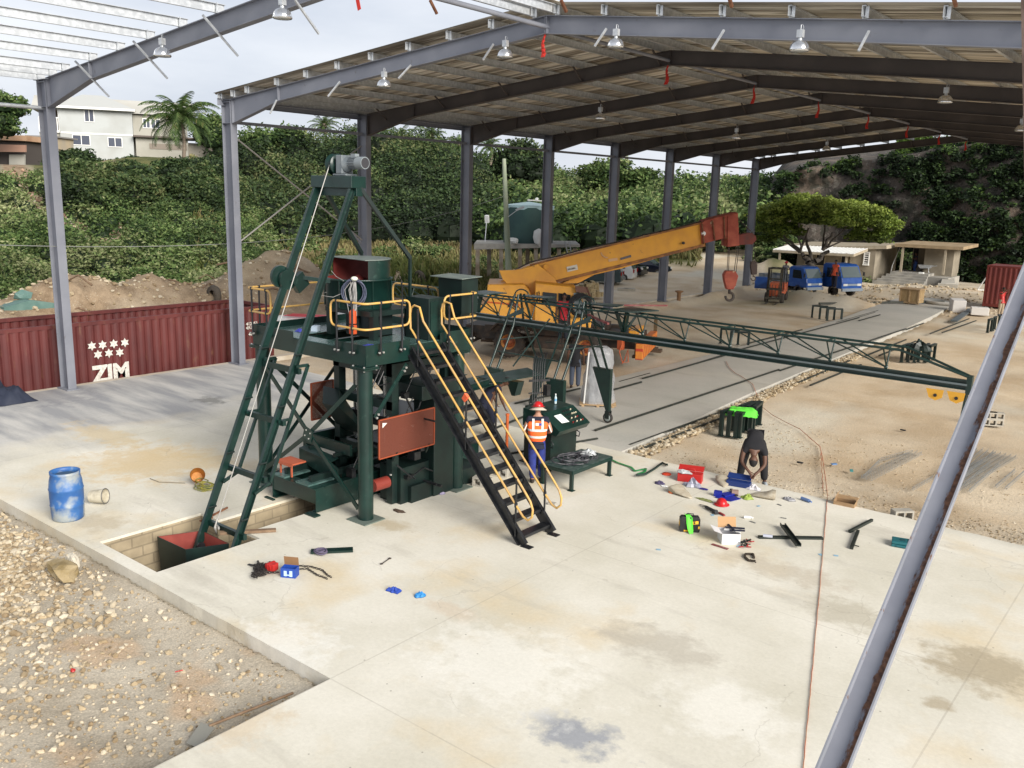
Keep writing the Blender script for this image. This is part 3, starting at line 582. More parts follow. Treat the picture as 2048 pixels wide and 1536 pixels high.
# raking grey channel and post close to the camera
rustedge, n, nd, lk, b = nmat('grey_steel_rust_edge'); g = nd.new('ShaderNodeTexCoord'); sp = nd.new('ShaderNodeSeparateXYZ'); lk.new(g.outputs['Object'], sp.inputs[0])
nz = nd.new('ShaderNodeTexNoise'); nz.inputs['Scale'].default_value = 16; nz.inputs['Detail'].default_value = 9; nz.inputs['Roughness'].default_value = .75; mpn = nd.new('ShaderNodeMapping'); mpn.inputs['Scale'].default_value = (.25, 1, 1); lk.new(g.outputs['Object'], mpn.inputs[0]); lk.new(mpn.outputs[0], nz.inputs['Vector'])
ab = nd.new('ShaderNodeMath'); ab.operation = 'MULTIPLY_ADD'; lk.new(sp.outputs[2], ab.inputs[0]); ab.inputs[1].default_value = -6.0; lk.new(nz.outputs['Fac'], ab.inputs[2])
rr = nd.new('ShaderNodeValToRGB'); rr.color_ramp.elements[0].position = .62; rr.color_ramp.elements[1].position = .70; lk.new(ab.outputs[0], rr.inputs[0])
c = mixc(nd, lk, rr.outputs[0], noise_ramp(nd, lk, g.outputs['Object'], 3, .35, .65, (.20, .21, .25), (.24, .25, .29)), noise_ramp(nd, lk, g.outputs['Object'], 30, .35, .65, (.07, .03, .018), (.22, .10, .05))); lk.new(c, b.inputs['Base Color']); b.inputs['Roughness'].default_value = .6
PA = gx(2096, 470, 26.0); PB = gx(1612, 1680, 26.0); d = (PB-PA); ln = d.length
br = thing('raking_beam', 'blue grey steel channel streaked with rust crossing the right foreground', 'steel beam', PB)
ex = -d.normalized(); ez = V((-1, 0, 0)); eyv = ez.cross(ex).normalized()
if eyv.dot(CAM-PB) < 0: eyv = -eyv; ex = -ex; br.location = PA
# local frame: x along the beam, y toward the camera, z up across the web
M3 = Matrix((ex, eyv, ez)).transposed(); 
def rb(m, name, mt):
    o = m.build(name, mt, None, True); o.parent = br; o.matrix_local = M3.to_4x4(); WM[o.name] = wm(br) @ o.matrix_local; return o
m = MB(); m.bx(0, ln, -.006, .006, -.062, .062); rb(m, 'web', rustedge)
m = MB(); m.bx(0, ln, .0062, .05, -.072, -.062); m.bx(0, ln, -.05, .05, .0622, .072); rb(m, 'flange', mat('grey_flange_paint', (.25, .26, .30), .6, col2=(.21, .22, .25), scale=4, obj=True, col3=(.16, .08, .045), s3=18, lo3=.62, hi3=.7))
m = MB(); m.bar(gy(2072, -60, -6), gy(2084, 640, -6), .14, .12, (0, 1, 0)); tag(m.build('rusty_post', mat('rusty_brown_post', (.10, .065, .05), .8, col2=(.16, .11, .09), scale=8, bump=.2)), 'dark rusty post at the upper right picture edge', 'post')
# ================================================================== block making plant tower
tower = thing('batching_tower', 'dark green batching tower with raised platform, yellow handrails and skip hoist', 'batching plant', (13.2, 0, 0))
bolt = mat('zinc_bolt', (.6, .6, .58), .35, .7)
deckm = mat('deck_chequer_plate', (.06, .12, .11), .25, .2, col2=(.10, .17, .16), scale=5, bump=.15, bscale=25)
def part(name, m, mt=green, par=tower, **k): return m.build(name, mt, par, **k)
X0, X1, Yn, Yf = 11.62, 15.05, -1.42, 1.50
for (x, y) in ((14.92, -1.33), (14.88, 1.25), (11.72, -1.28), (11.72, 1.35)):
    m = MB(); m.cyl((x, y, .02), (x, y, 2.94), .145, 20); m.bx(x-.19, x+.19, y-.19, y+.19, 2.94, 2.965); m.bx(x-.19, x+.19, y-.19, y+.19, 2.972, 2.995); c_ = part('column', m)
    m = MB(); m.box((x, y, .013), (.52, .52, .022), 0); part('base_plate', m, mat('base_plate_grey_green', (.12, .15, .13), .6), c_)
    m = MB()
    for a in (-.15, .15):
        for e in (-.15, .15): m.cyl((x+a, y+e, 2.92), (x+a, y+e, 3.015), .018, 6)
    part('bolts', m, bolt, c_)
m = MB()
m.chan((X0, Yn, 3.14), (X1-.01, Yn, 3.14), .28, .1, .02, side=-1); m.chan((X0, Yf, 3.14), (X1-.01, Yf, 3.14), .28, .1, .02, side=1)
m.chan((X1, Yn-.0, 3.14), (X1, Yf, 3.14), .28, .1, .02, side=-1); m.chan((X0, Yn+.01, 3.14), (X0, Yf, 3.14), .28, .1, .02, side=1)
for x in (12.6, 13.3, 14.0): m.ibeam((x, Yn+.06, 3.12), (x, Yf-.06, 3.12), .22, .1, .012)
part('platform_frame', m)
m = MB()  # deck with an opening below the hopper mouth
for a in ((X0+.02, 12.72, Yn+.02, Yf-.02), (13.98, X1-.02, Yn+.02, Yf-.02), (12.72, 13.98, .35, Yf-.02), (12.72, 13.98, Yn+.02, -1.05)): m.bx(*a, 3.282, 3.292)
part('deck', m, deckm)
m = MB()
m.bx(X0-.012, 12.95, Yn-.012, Yn-.002, 3.16, 3.42); part('toe_board', m); m = MB(); m.bx(14.2, X1+.012, Yn-.012, Yn-.002, 3.2, 3.40); m.bx(X1+.002, X1+.014, Yn, -.32, 3.2, 3.40); part('toe_board', m); m = MB(); m.bx(X1+.002, X1+.014, .53, Yf, 3.12, 3.44)
part('toe_board', m); m = MB(); m.bx(X0-.014, X0-.002, Yn, Yf, 3.2, 3.42); part('toe_board', m); m = MB(); m.bx(X0, X1, Yf+.002, Yf+.014, 3.2, 3.44)
part('toe_board', m)
# handrails ----------------------------------------------------------
def rail_loop(pts, closed_ends=(True, True), r=.021, n=8):
    """horizontal path; makes top rail, lower rail and rounded ends"""
    zt, zl = 4.17, 3.70; rc = .14
    def rnd(path):
        out_ = [V(path[0])]
        for i in range(1, len(path)-1):
            p, a, c = V(path[i]), V(path[i-1]), V(path[i+1]); da = (a-p).normalized(); dc = (c-p).normalized(); k = min(rc, (a-p).length*.45, (c-p).length*.45)
            for t in (0, .25, .5, .75, 1): out_.append(p + da*k*(1-t)**2 + dc*k*t**2)
        return out_+[V(path[-1])]
    top = [V((x, y, zt)) for x, y in pts]; lo = [V((x, y, zl)) for x, y in reversed(pts)]
    path = top+lo
    if closed_ends[0]: mid = (top[0]+top[1])/2; path = [mid]+top[1:]+lo[:-1]+[lo[-1], top[0], mid]
    return MB().tube(rnd(path), r, n)
part('handrail', rail_loop([(13.25, -1.50), (12.35, -1.50), (11.55, -1.50), (11.55, 1.5), (12.3, 1.56)][1:]), yellow)
part('handrail', rail_loop([(14.18, -1.50), (15.13, -1.50), (15.13, -.38)]), yellow)
part('handrail', rail_loop([(15.13, .56), (15.13, 1.58), (14.5, 1.58)]), yellow)
part('handrail', rail_loop([(12.6, 1.58), (14.0, 1.58)]), yellow)
def post(x, y, dx, dy):
    m = MB(); m.cyl((x, y, 3.2), (x, y, 4.16), .019, 8); m.cyl((x, y, 4.13), (x, y, 4.20), .03, 8); m.cyl((x, y, 3.66), (x, y, 3.74), .03, 8); m.box((x-dx*.02, y-dy*.02, 3.25), (.07 if dy else .02, .02 if dy else .07, .09)); o = part('rail_post', m, blackp)
    m = MB()
    for s in (-1, 1): m.cyl((x+s*.05*abs(dy), y+s*.05*abs(dx), 3.25), (x+s*.05*abs(dy)+dx*.03, y+s*.05*abs(dx)+dy*.03, 3.25), .02, 6)
    part('bolt', m, bolt, o)
for x in (14.35, 14.78, 11.72, 12.2): post(x, -1.50, 0, -1)
for y in (-1.12, -.58, .72, 1.40): post(15.13, y, 1, 0)
for x in (12.9, 13.7, 12.0, 14.7): post(x, 1.58, 0, 1)
for y in (-1.2, 1.3): post(11.55, y, -1, 0)
# cross bracing ------------------------------------------------------
def brace(a, c, w_=.09):
    m = MB(); m.bar(a, c, .012, w_); m.bar(V(a)+V((0, .03, 0)), V(c)+V((0, .03, 0)), .05, .012); part('cross_brace', m)
yb = -1.44; mid = (13.38, yb, 1.42)
for e in ((11.86, yb, 2.72), (14.78, yb, 2.62), (11.86, yb, .35), (14.82, yb, .22)): brace(mid, e)
m = MB(); m.box((13.38, yb-.02, 1.42), (.26, .014, .26), 0, 0, .3); o = part('gusset_plate', m)
m = MB()
for a in (0, 1.57, 3.14, 4.71): m.cyl((13.38+.09*cos(a+.4), yb-.04, 1.42+.09*sin(a+.4)), (13.38+.09*cos(a+.4), yb-.02, 1.42+.09*sin(a+.4)), .016, 6)
part('bolt', m, bolt, o)
brace((15.02, -1.18, 2.0), (15.02, -.35, 2.92)); brace((11.6, -1.1, .4), (11.6, 1.2, 2.7)); brace((11.6, 1.2, .4), (11.6, -1.1, 2.7)); brace((12.0, 1.5, .4), (14.7, 1.5, 2.7))
m = MB()
for p_ in ((15.04, -1.12, 2.06), (15.04, -1.16, 2.0), (15.04, -.4, 2.86), (15.04, -.44, 2.8)): m.cyl(p_, V(p_)+V((.03, 0, 0)), .024, 6)
part('bolt', m, bolt)
# skip hoist guide frame ---------------------------------------------
def gpt(x, z, off=0): return V((x, -.86-(6.28-z)*.4455+off, z))
for x in (13.13, 14.10):
    m = MB(); s = 1 if x < 13.5 else -1
    m.chan(gpt(x, -1.15), gpt(x, 6.30), .13, .07, .012, upv=(0, 1, 0), side=s); part('hoist_guide', m)
    m = MB(); o_ = .30; xx = x+.05
    m.bar(gpt(xx, .95, o_), gpt(xx, 3.0, o_), .05, .05, (0, 1, 0)); m.bar(gpt(xx, 3.0, o_), gpt(xx, 3.0, .02), .05, .05); m.bar(gpt(xx, .95, o_), gpt(xx, .82, .02), .05, .05); m.bar(gpt(xx, 2.05, o_), gpt(xx, 2.05, .02), .045, .045)
    part('guide_stay', m)
for z, e in ((.10, 0), (1.05, .05), (2.02, .05), (2.92, .02)):
    m = MB(); m.bar(gpt(13.05, z, e+.06), gpt(14.24, z, e+.06), .10, .07, (0, 1, 0)); part('guide_crossbar', m)
    for x in (13.18, 14.17):
        m = MB(); m.cyl(gpt(x, z+.3, -.1), gpt(x, z+.3, .05), .02, 6); part('bolt', m, greend)
m = MB(); m.bx(13.02, 14.2, -.98, -.62, 6.20, 6.42); m.bx(13.02, 14.2, -.86, -.70, 6.05, 6.2); part('hoist_head_box', m, bevel=.01)
m = MB(); m.bar((14.16, -.75, 6.22), (14.38, .36, 4.88), .07, .07); m.bar((14.38, .36, 4.9), (14.38, .36, 3.3), .05, .05); part('back_stay', m, greend)
m = MB(); m.bar((13.1, -.75, 6.22), (12.95, .36, 4.88), .07, .07); m.bar((12.95, .36, 4.9), (12.95, .36, 3.3), .05, .05); part('back_stay', m, greend)
# hoist motor on top
mgrey = mat('motor_grey', (.12, .14, .155), .45, .1, col2=(.17, .19, .2), scale=6); mk = mat('motor_light_grey', (.19, .215, .23), .45)
hm = MB(); hm.box((13.80, -.80, 6.63), (.17, .28, .34)); hm.cone((13.88, -.80, 6.63), (14.0, -.80, 6.66), .15, .10, 16); hm.bx(13.62, 14.0, -.94, -.66, 6.42, 6.46); hmo = part('hoist_motor', hm, mgrey, bevel=.015)
m = MB(); m.cyl((14.0, -.80, 6.66), (14.2, -.80, 6.66), .098, 18)
for k in range(16):
    a = k*pi/8; m.box((14.1, -.80+.105*cos(a), 6.66+.105*sin(a)), (.2, .01, .025), 0, a-pi/2)
part('cooling_fins', m, mgrey, hmo); m = MB(); m.cyl((14.18, -.80, 6.66), (14.38, -.80, 6.66), .112, 20); m.box((14.1, -.8, 6.79), (.12, .10, .07)); part('fan_cover', m, mk, hmo)
m = MB(); m.cyl((14.38, -.8, 6.66), (14.385, -.8, 6.66), .095, 16); part('fan_grille', m, mat('fan_grille_black', (.03, .03, .035), .6), hmo)
m = MB(); m.lathe((13.55, -.80, 6.63), [(.05, -.08), (.195, -.08), (.2, -.07), (.14, -.045), (.14, .045), (.2, .07), (.195, .08), (.05, .08)], 24, 'X'); m.cyl((13.45, -.8, 6.63), (13.8, -.8, 6.63), .03, 8); part('rope_drum', m, green)
m = MB(); m.cyl((13.455, -.80, 6.63), (13.468, -.80, 6.63), .12, 20); part('drum_cap', m, mk)
cab = mat('steel_cable', (.38, .37, .35), .5, .4)
m = MB(); m.tube([(13.55, -.95, 6.62), (13.5, -3.62, .25)], .010, 6); part('hoist_cable', m, cab)
m = MB(); m.tube([(13.5, -3.62, .28), (13.49, -3.66, .14), (13.54, -3.68, .02), (13.52, -3.7, .14), (13.5, -3.62, .28)], .014, 6); m.bar((13.44, -3.6, .12), (13.56, -3.64, .12), .03, .05); part('rope_shackle', m, cab)
# guide curve wheel near the mixer mouth
m = MB(); c0 = V((13.02, -1.75, 4.52))
m.cyl(c0+V((-.03, 0, 0)), c0+V((.03, 0, 0)), .21, 22); m.cyl(c0+V((.06, .1, -.06)), c0+V((.12, .1, -.06)), .19, 22); m.bar(c0+V((0, .25, 0)), c0+V((.5, .8, -.1)), .06, .07); m.box(c0+V((.12, .35, -.12)), (.12, .3, .3), 0, .6); part('tipping_guide', m, green)
# mixer ---------------------------------------------------------------
MX, MY, MR = 13.40, -.13, .66
redin = mat('mixer_red_lining', (.14, .018, .015), .6, col2=(.20, .035, .03), scale=4)
mix = MB(); mix.lathe((MX, MY, 0), [(MR*.98, 3.86), (MR, 3.88), (MR, 4.42), (MR+.03, 4.42), (MR+.03, 4.455), (MR-.03, 4.455), (MR-.03, 4.0), (.05, 3.98)], 40); mix.lathe((MX, MY, 0), [(MR, 3.87), (.01, 3.87)], 40)
for a in (-2.2, -1.3, -.3, .6): mix.bar((MX+cos(a)*(MR+.01), MY+sin(a)*(MR+.01), 3.9), (MX+cos(a)*(MR+.01), MY+sin(a)*(MR+.01), 4.45), .03, .02)
mxo = part('mixer_drum', mix)
m = MB(); m.lathe((MX, MY, 0), [(MR-.035, 4.45), (MR-.035, 4.02), (.05, 4.01)], 40); m.lathe((MX, MY, 0), [(.18, 4.0), (.16, 4.42), (.01, 4.5)], 20); part('mixer_lining', m, redin, mxo)
def arcpts(a0, a1, r, z, n=18): return [V((MX+cos(a0+(a1-a0)*i/n)*r, MY+sin(a0+(a1-a0)*i/n)*r, z)) for i in range(n+1)]
a0, a1 = -.42, 3.35
lo = arcpts(a0, a1, MR-.02, 4.44); hi = arcpts(a0, a1, MR-.02, 4.82); lo2 = arcpts(a0, a1, MR-.035, 4.44); hi2 = arcpts(a0, a1, MR-.035, 4.82); n_ = len(lo)
m = MB(); m.smooth = True; m.add(lo+hi, [(i, i+1, n_+i+1, n_+i) for i in range(n_-1)]); m.smooth = False; ho = part('mixer_hood', m)
m = MB(); m.smooth = True; m.add(lo2+hi2, [(i+1, i, n_+i, n_+i+1) for i in range(n_-1)]); m.smooth = False; part('hood_lining', m, redin, ho)
m = MB(); tp = arcpts(a0-.1, a1+.1, MR, 4.825); m.prism(tp, (0, 0, .012)); part('hood_lid', m, mat('dusty_green_lid', (.13, .16, .15), .6, col2=(.17, .20, .18), scale=5), ho)
m = MB(); m.prism([(MX-.62, MY-.4, 4.45), (MX-.22, MY-.64, 4.45), (MX-.22, MY-.64, 4.56), (MX-.36, MY-.57, 4.70), (MX-.62, MY-.4, 4.78)], (0, .012, 0)); part('hood_cheek', m, green, ho)
m = MB()
for x, y in ((12.98, -.5), (14.2, -.45), (12.98, .55), (14.15, .55)): m.box((x, y, 3.58), (.13, .13, .58))
m.bx(12.9, 14.25, -.58, .62, 3.76, 3.86); part('mixer_stand', m, greend)
m = MB(); m.bx(13.25, 13.95, -.35, .3, 3.3, 3.78); m.bx(13.42, 13.7, -.42, -.3, 3.42, 3.7); part('mixer_gearbox', m, mat('gearbox_black_green', (.006, .016, .016), .5), bevel=.02)
m = MB(); m.bx(14.3, 14.95, .32, .78, 3.295, 4.12); cbx = part('control_cabinet', m, greend, bevel=.008)
m = MB(); m.bx(14.951, 14.965, .36, .74, 3.36, 4.06); m.bx(14.965, 14.985, .70, .72, 3.66, 3.76); part('cabinet_door', m, green, cbx)
m = MB(); m.cyl((13.9, -.72, 3.62), (13.9, -.72, 3.84), .075, 14); m.box((13.9, -.72, 3.5), (.11, .11, .18)); m.cone((13.9, -.72, 3.84), (13.9, -.72, 3.9), .075, .03, 14); part('orange_vibrator_motor', m, mat('vibrator_orange', (.50, .075, .02), .45), bevel=.006)
# feed cabinet at the right rear corner
m = MB(); m.prism([(14.32, 1.28, 3.74), (14.94, 1.28, 3.74), (14.94, 1.28, 4.44), (14.28, 1.28, 4.44)], (0, .5, 0)); m.prism([(14.42, 1.3, 3.6), (14.86, 1.3, 3.6), (14.94, 1.28, 3.74), (14.32, 1.28, 3.74)], (0, .46, 0)); fo = part('feed_hopper', m, greend)
m = MB(); m.prism([(14.1, 1.22, 4.45), (15.0, 1.22, 4.45), (15.0, 1.84, 4.47), (14.1, 1.84, 4.47)], (0, 0, .014)); part('hopper_lid', m, mat('dusty_green_lid', (.1, .1, .1)), fo)
# coiled hoses on the drum rim with a lamp
hose = mat('blue_grey_hose', (.07, .08, .13), .5); hoseg = mat('grey_hose', (.32, .31, .30), .5); P0 = V((14.05, -.58, 4.25))
ca, sa = cos(-.75), sin(-.75)
def rpt(u, v, o): return V((MX+ (MR+.03+o)*cos(-.85+u/(MR)), MY+(MR+.03+o)*sin(-.85+u/(MR)), 4.22+v))
m = MB(); R_ = random.Random(4)
for k in range(7):
    ra, rb_ = .19+R_.uniform(-.02, .025), .25+R_.uniform(-.02, .03); ox, oy = R_.uniform(-.02, .02), R_.uniform(-.02, .02)
    m.tube([rpt(ox+cos(t)*ra, oy+sin(t)*rb_-.0, .015+.012*k) for t in np.linspace(0, 2*pi, 22)[:-1]], .009, 5, True)
part('coiled_hose', m, hose)
m = MB()
for k in range(8):
    ox = R_.uniform(-.10, .06); h_ = R_.uniform(.35, .62); w_ = R_.uniform(.02, .07)
    m.tube([rpt(ox*.3, .24, .03), rpt(ox-w_, .05, .06+.01*k), rpt(ox-w_*.5, -.15, .07), rpt(ox*.7, -h_+.1, .08), rpt(ox*.5+.02, -h_, .08), rpt(ox+w_, -h_+.15, .09), rpt(ox+w_, 0, .07), rpt(ox*.3+.03, .22, .04)], .006, 5)
m.tube([rpt(-.05, .2, .05), rpt(-.03, -.4, .1), V((13.95, -.72, 3.9)), V((13.95, -.8, 3.6)), V((14.0, -.85, 3.35))], .006, 5)
m.tube([rpt(-.2, -.02, .03), V((13.6, -.95, 4.12)), V((13.3, -1.1, 4.15)), V((14.12, -1.55, 4.3))], .005, 5)
m.tube([rpt(-.2, .2, .02), V((13.75, -.8, 4.44)), V((13.5, -.78, 4.5)), V((13.3, -.74, 4.6))], .005, 5)
part('dangling_cable', m, hoseg)
m = MB(); m.ell(rpt(.02, .27, .08), (.07, .07, .045), 14, 8); part('bulkhead_lamp', m, mat('cream_lamp', (.65, .66, .55), .4))
# things on the deck
box = MB(); box.box((12.55, -.55, 3.35), (.13, .2, .11), .5); tag(box.build('small_carton', mat('pale_blue_carton', (.45, .55, .66), .7)), 'small pale blue carton lying on the green platform deck', 'box')
def rag(name, c, r, m_, label, seed=0, cat='rag', sq=(1, .7, .3)):
    b = MB(); R_ = random.Random(seed); n = 14; rings = 5; vs = [V(c)+V((0, 0, r*sq[2]))]
    ph = [R_.uniform(.6, 1.15) for _ in range(n)]
    for j in range(1, rings+1):
        for k in range(n):
            t = 2*pi*k/n; rr_ = r*j/rings*ph[k]; h = r*sq[2]*(1-j/rings)**.8*R_.uniform(.3, 1.5)+.006+R_.uniform(0, .02)*(j < rings)
            vs.append(V(c)+V((cos(t)*rr_*sq[0], sin(t)*rr_*sq[1], h)))
    fs = [(0, 1+k, 1+(k+1) % n) for k in range(n)]
    for j in range(rings-1):
        for k in range(n): a = 1+j*n+k; d_ = 1+j*n+(k+1) % n; fs.append((a, a+n, d_+n, d_))
    b.add(vs, fs); k0 = len(b.v); b.add([V(v)-V((0, 0, .006)) for v in vs[-n:]], [tuple(range(n))])
    o = b.build(name, m_); return tag(o, label, cat)
rag('blue_rag', (14.75, -1.0, 3.29), .26, mat('violet_blue_cloth', (.04, .05, .35), .9), 'violet blue rag spread on the platform behind the front corner handrail', 2, sq=(1.1, .5, .12))
rag('blue_rag', (12.35, -.8, 3.29), .13, mat('violet_blue_cloth', (.04, .05, .35)), 'small dark blue rag beside the carton on the platform', 3, sq=(1, .8, .25))
# stairs ---------------------------------------------------------------
st = thing('steel_stairs', 'steep black steel stairs with yellow tube handrails leading to the platform', 'stairs', (17.9, .1, 0))
SA = V((15.09, 0, 3.22)); SB = V((17.98, 0, .0))
for y, s in ((-.30, 1), (.50, -1)):
    m = MB(); m.chan(SA+V((0, y, -.02)), SB+V((.0, y, 0.02)), .20, .07, .014, side=s); m.bx(17.93, 18.14, y-.07, y+.07, 0, .014); part('stringer', m, blackp, st)
nt_ = 13
for i in range(nt_):
    t = (i+.45)/nt_; p = SA.lerp(SB, t); m = MB(); m.bx(p.x-.10, p.x+.10, -.28, .48, p.z+.035, p.z+.05); m.bx(p.x+.088, p.x+.10, -.28, .48, p.z-.005, p.z+.035); m.bx(p.x-.10, p.x-.088, -.28, .48, p.z-.005, p.z+.035)
    for y in (-.27, .47): m.bx(p.x-.085, p.x+.085, y-.004, y+.004, p.z-.06, p.z+.034)
    part('tread', m, blackp, st)
sd_ = (SB-SA).normalized()
for y in (-.33, .53):
    def q3(x, z): return V((x, y, z))
    def ontop(x, h): return SA.z+(SB.z-SA.z)*(x-SA.x)/(SB.x-SA.x)+h
    P1 = q3(15.22, ontop(15.22, .95)); P2 = q3(17.80, ontop(17.80, 1.02))
    path = [q3(15.16, ontop(15.16, .42)), q3(15.10, 3.62), q3(15.09, 3.9), q3(15.12, 4.02), q3(15.2, 4.07), P1+V((.12, 0, .02))]
    for i in range(1, 12): path.append(P1.lerp(P2, i/12))
    path += [P2, q3(17.98, 1.02), q3(18.10, .88), q3(18.16, .74), q3(18.15, .6), q3(18.06, .52), q3(17.95, .56), q3(17.88, .63)]
    L1, L2 = q3(17.86, .65), q3(15.16, ontop(15.16, .42))
    for i in range(13): path.append(L1.lerp(L2, i/12))
    m = MB(); m.tube(path, .021, 8); part('handrail', m, yellow, st)
    for x in (15.3, 16.55, 17.78):
        z = ontop(x, 0); zt = ontop(x, .98); m = MB(); m.cyl((x, y, z-.08), (x, y, zt-.02), .019, 8); m.cyl((x, y, zt-.03), (x, y, zt+.04), .03, 8); zl = .65+(ontop(15.16, .42)-.65)*(17.86-x)/(17.86-15.16); m.cyl((x, y, zl-.04), (x, y, zl+.04), .03, 8); part('rail_post', m, blackp, st)
m = MB(); m.box(gy(931, 795, -.35), (.10, .05, .15), 0, .2, .7); tag(m.build('orange_glove', mat('orange_glove', (.8, .13, .05), .8)), 'orange glove hung over the stair handrail', 'glove')
# ================================================================== block press under the platform
press = thing('block_press', 'dark green block making press standing on a skid under the platform', 'block press', (13.5, .3, 0))
def pp(name, m, mt=greend, par=press, **k): return m.build(name, mt, par, **k)
m = MB()
for x, s in ((12.62, 1), (13.98, -1)): m.chan((x, -1.78, .27), (x, 3.0, .27), .50, .12, .02, side=s)
m.chan((12.63, -1.76, .34), (13.97, -1.76, .34), .30, .12, .02, side=-1); m.bx(12.56, 14.04, -1.85, -1.6, .50, .523); m.bx(12.5, 12.78, -1.9, -1.84, 0, .03); m.bx(13.85, 14.15, -1.95, -1.8, 0, .03); m.bx(14.0, 14.2, .3, .55, 0, .03)
m.bx(13.93, 14.06, -1.6, 3.0, .505, .53); m.bx(12.55, 12.68, -1.6, 3.0, .505, .53); m.bx(12.9, 13.6, -.8, -.7, .3, .5); m.bx(12.7, 13.9, .2, 2.9, .02, .4); pp('skid_frame', m, green)
m = MB(); m.bx(12.75, 13.1, -1.84, -1.2, .526, .56); pp('skid_plate', m, deckm); m = MB(); m.bx(13.45, 13.85, -1.84, -1.2, .526, .56); pp('skid_plate', m, deckm)
m = MB(); m.prism([(12.75, -1.2, .95), (13.75, -1.2, .86), (13.95, -1.2, .78), (13.95, -1.2, .55), (13.6, -1.2, .52), (12.75, -1.2, .72)], (0, .02, 0)); m.prism([(12.75, -1.2, .95), (13.75, -1.2, .86), (13.75, -1.0, .9), (12.75, -1.0, .98)], (0, 0, .015)); pp('feed_guard', m, green)
for x in (12.95, 13.72):
    m = MB(); m.bar((x, -1.7, .62), (x, 1.2, .62), .08, .12); m.bar((x, -1.1, .98), (x, 1.2, .98), .05, .07); pp('pallet_rail', m)
m = MB(); m.bx(12.5, 12.6, -.9, .4, .85, 1.15); m.bx(12.6, 14.0, -.92, -.86, .98, 1.2); pp('side_frame', m, green)
mesh_o = mat('orange_mesh_frame', (.30, .06, .022), .55)
meshi, n, nd, lk, b = nmat('orange_mesh'); b.inputs['Base Color'].default_value = (.115, .027, .014, 1); b.inputs['Roughness'].default_value = .6
g = nd.new('ShaderNodeNewGeometry'); sx = nd.new('ShaderNodeSeparateXYZ'); lk.new(g.outputs['Position'], sx.inputs[0]); mm = []
for i in (1, 2):
    k = nd.new('ShaderNodeMath'); k.operation = 'PINGPONG'; lk.new(sx.outputs[i], k.inputs[0]); k.inputs[1].default_value = .0125; k2 = nd.new('ShaderNodeMath'); k2.operation = 'LESS_THAN'; lk.new(k.outputs[0], k2.inputs[0]); k2.inputs[1].default_value = .0085 if i == 2 else .0105; mm.append(k2)
k = nd.new('ShaderNodeMath'); k.operation = 'MAXIMUM'; lk.new(mm[0].outputs[0], k.inputs[0]); lk.new(mm[1].outputs[0], k.inputs[1]); lk.new(k.outputs[0], b.inputs['Alpha'])
def mesh_panel(y0, y1, z0, z1, x, slant=0):
    t = MB(); e = .018
    def P(y, z): return V((x, y, z+slant*(y-y0)))
    for a, c in ((P(y0, z0), P(y1, z0)), (P(y0, z1), P(y1, z1)), (P(y0, z0), P(y0, z1)), (P(y1, z0), P(y1, z1))): t.bar(a, c, .022, .03, (1, 0, 0))
    o = pp('mesh_guard', t, mesh_o); t = MB(); t.add([P(y0, z0), P(y1, z0), P(y1, z1), P(y0, z1)], [(0, 1, 2, 3)]); pp('wire_mesh', t, meshi, o)
mesh_panel(-1.06, .44, 1.16, 1.92, 15.0)
mesh_panel(-.55, .05, 1.35, 2.15, 12.35)
m = MB(); m.bar((14.9, -.6, 1.0), (15.0, -.6, 1.2), .04, .04); m.bar((14.9, .3, 1.0), (14.99, .3, 1.2), .04, .04); pp('guard_bracket', m); m = MB(); m.prism([(15.012, -.98, 1.86), (15.012, -.86, 1.84), (15.012, -.98, 1.76)], (.002, 0, 0)); pp('warning_label', m, mat('label_white', (.7, .68, .62), .6))
m = MB(); m.box((12.95, -1.55, .80), (.5, .34, .03)); m.box((12.95, -1.72, .78), (.5, .02, .06)); m.box((13.15, -1.7, .66), (.03, .03, .25)); m.box((12.8, -1.7, .66), (.03, .03, .25)); pp('orange_step_plate', m, mat('orange_step', (.40, .09, .04), .6))
# press body: uprights, ram, hopper, vibration box, hydraulic pipework
for x in (13.05, 14.62):
    for y in (-.35, 1.15):
        m = MB(); m.box((x, y, 1.45), (.16, .18, 2.86)); pp('press_upright', m)
m = MB(); m.bx(12.95, 14.72, -.44, 1.24, 2.62, 2.88); m.bx(12.95, 14.72, -.44, -.3, 1.95, 2.12); m.bx(12.95, 14.72, -.44, -.3, .95, 1.1); m.bx(12.95, 14.72, 1.1, 1.24, .95, 1.1); m.bx(14.2, 14.8, -.3, 1.2, .0, .75); m.bx(13.9, 14.9, -.1, 2.1, .0, .35); pp('press_frame', m)
m = MB(); m.prism([(12.7, -.5, 2.15), (13.4, -1.1, 2.0), (13.4, -.3, 1.25), (12.95, -.3, 1.25)], (.5, .0, 0)); m.lathe((13.8, .4, 0), [(.7, 2.9), (.68, 2.6), (.25, 2.1), (.22, 1.9)], 4); pp('material_hopper', m)
m = MB()
for x in (13.4, 14.25):
    for y in (-.2, .95): m.cyl((x, y, 1.1), (x, y, 2.62), .04, 10)
pp('guide_rod', m, mat('chrome_rod', (.35, .36, .36), .25, .8))
m = MB(); m.bx(13.2, 14.5, -.25, 1.05, 1.5, 1.72); m.cyl((13.8, .4, 1.72), (13.8, .4, 2.62), .09, 14); m.bx(13.3, 14.4, -.2, 1.0, 1.0, 1.12); pp('press_ram', m, blackp)
m = MB(); R_ = random.Random(8)
for k in range(34):
    p = V((R_.uniform(13.9, 14.95), R_.uniform(-.9, 1.15), R_.uniform(.3, 2.6))); d = R_.choice([(0, 0, 1), (0, 1, 0), (1, 0, 0), (0, .5, .8)]); l_ = R_.uniform(.15, .6); m.tube([p, p+V(d)*l_], R_.choice([.012, .02, .03]), 6)
    if k % 3 == 0: m.box(p, (R_.uniform(.06, .2), R_.uniform(.06, .2), R_.uniform(.06, .2)))
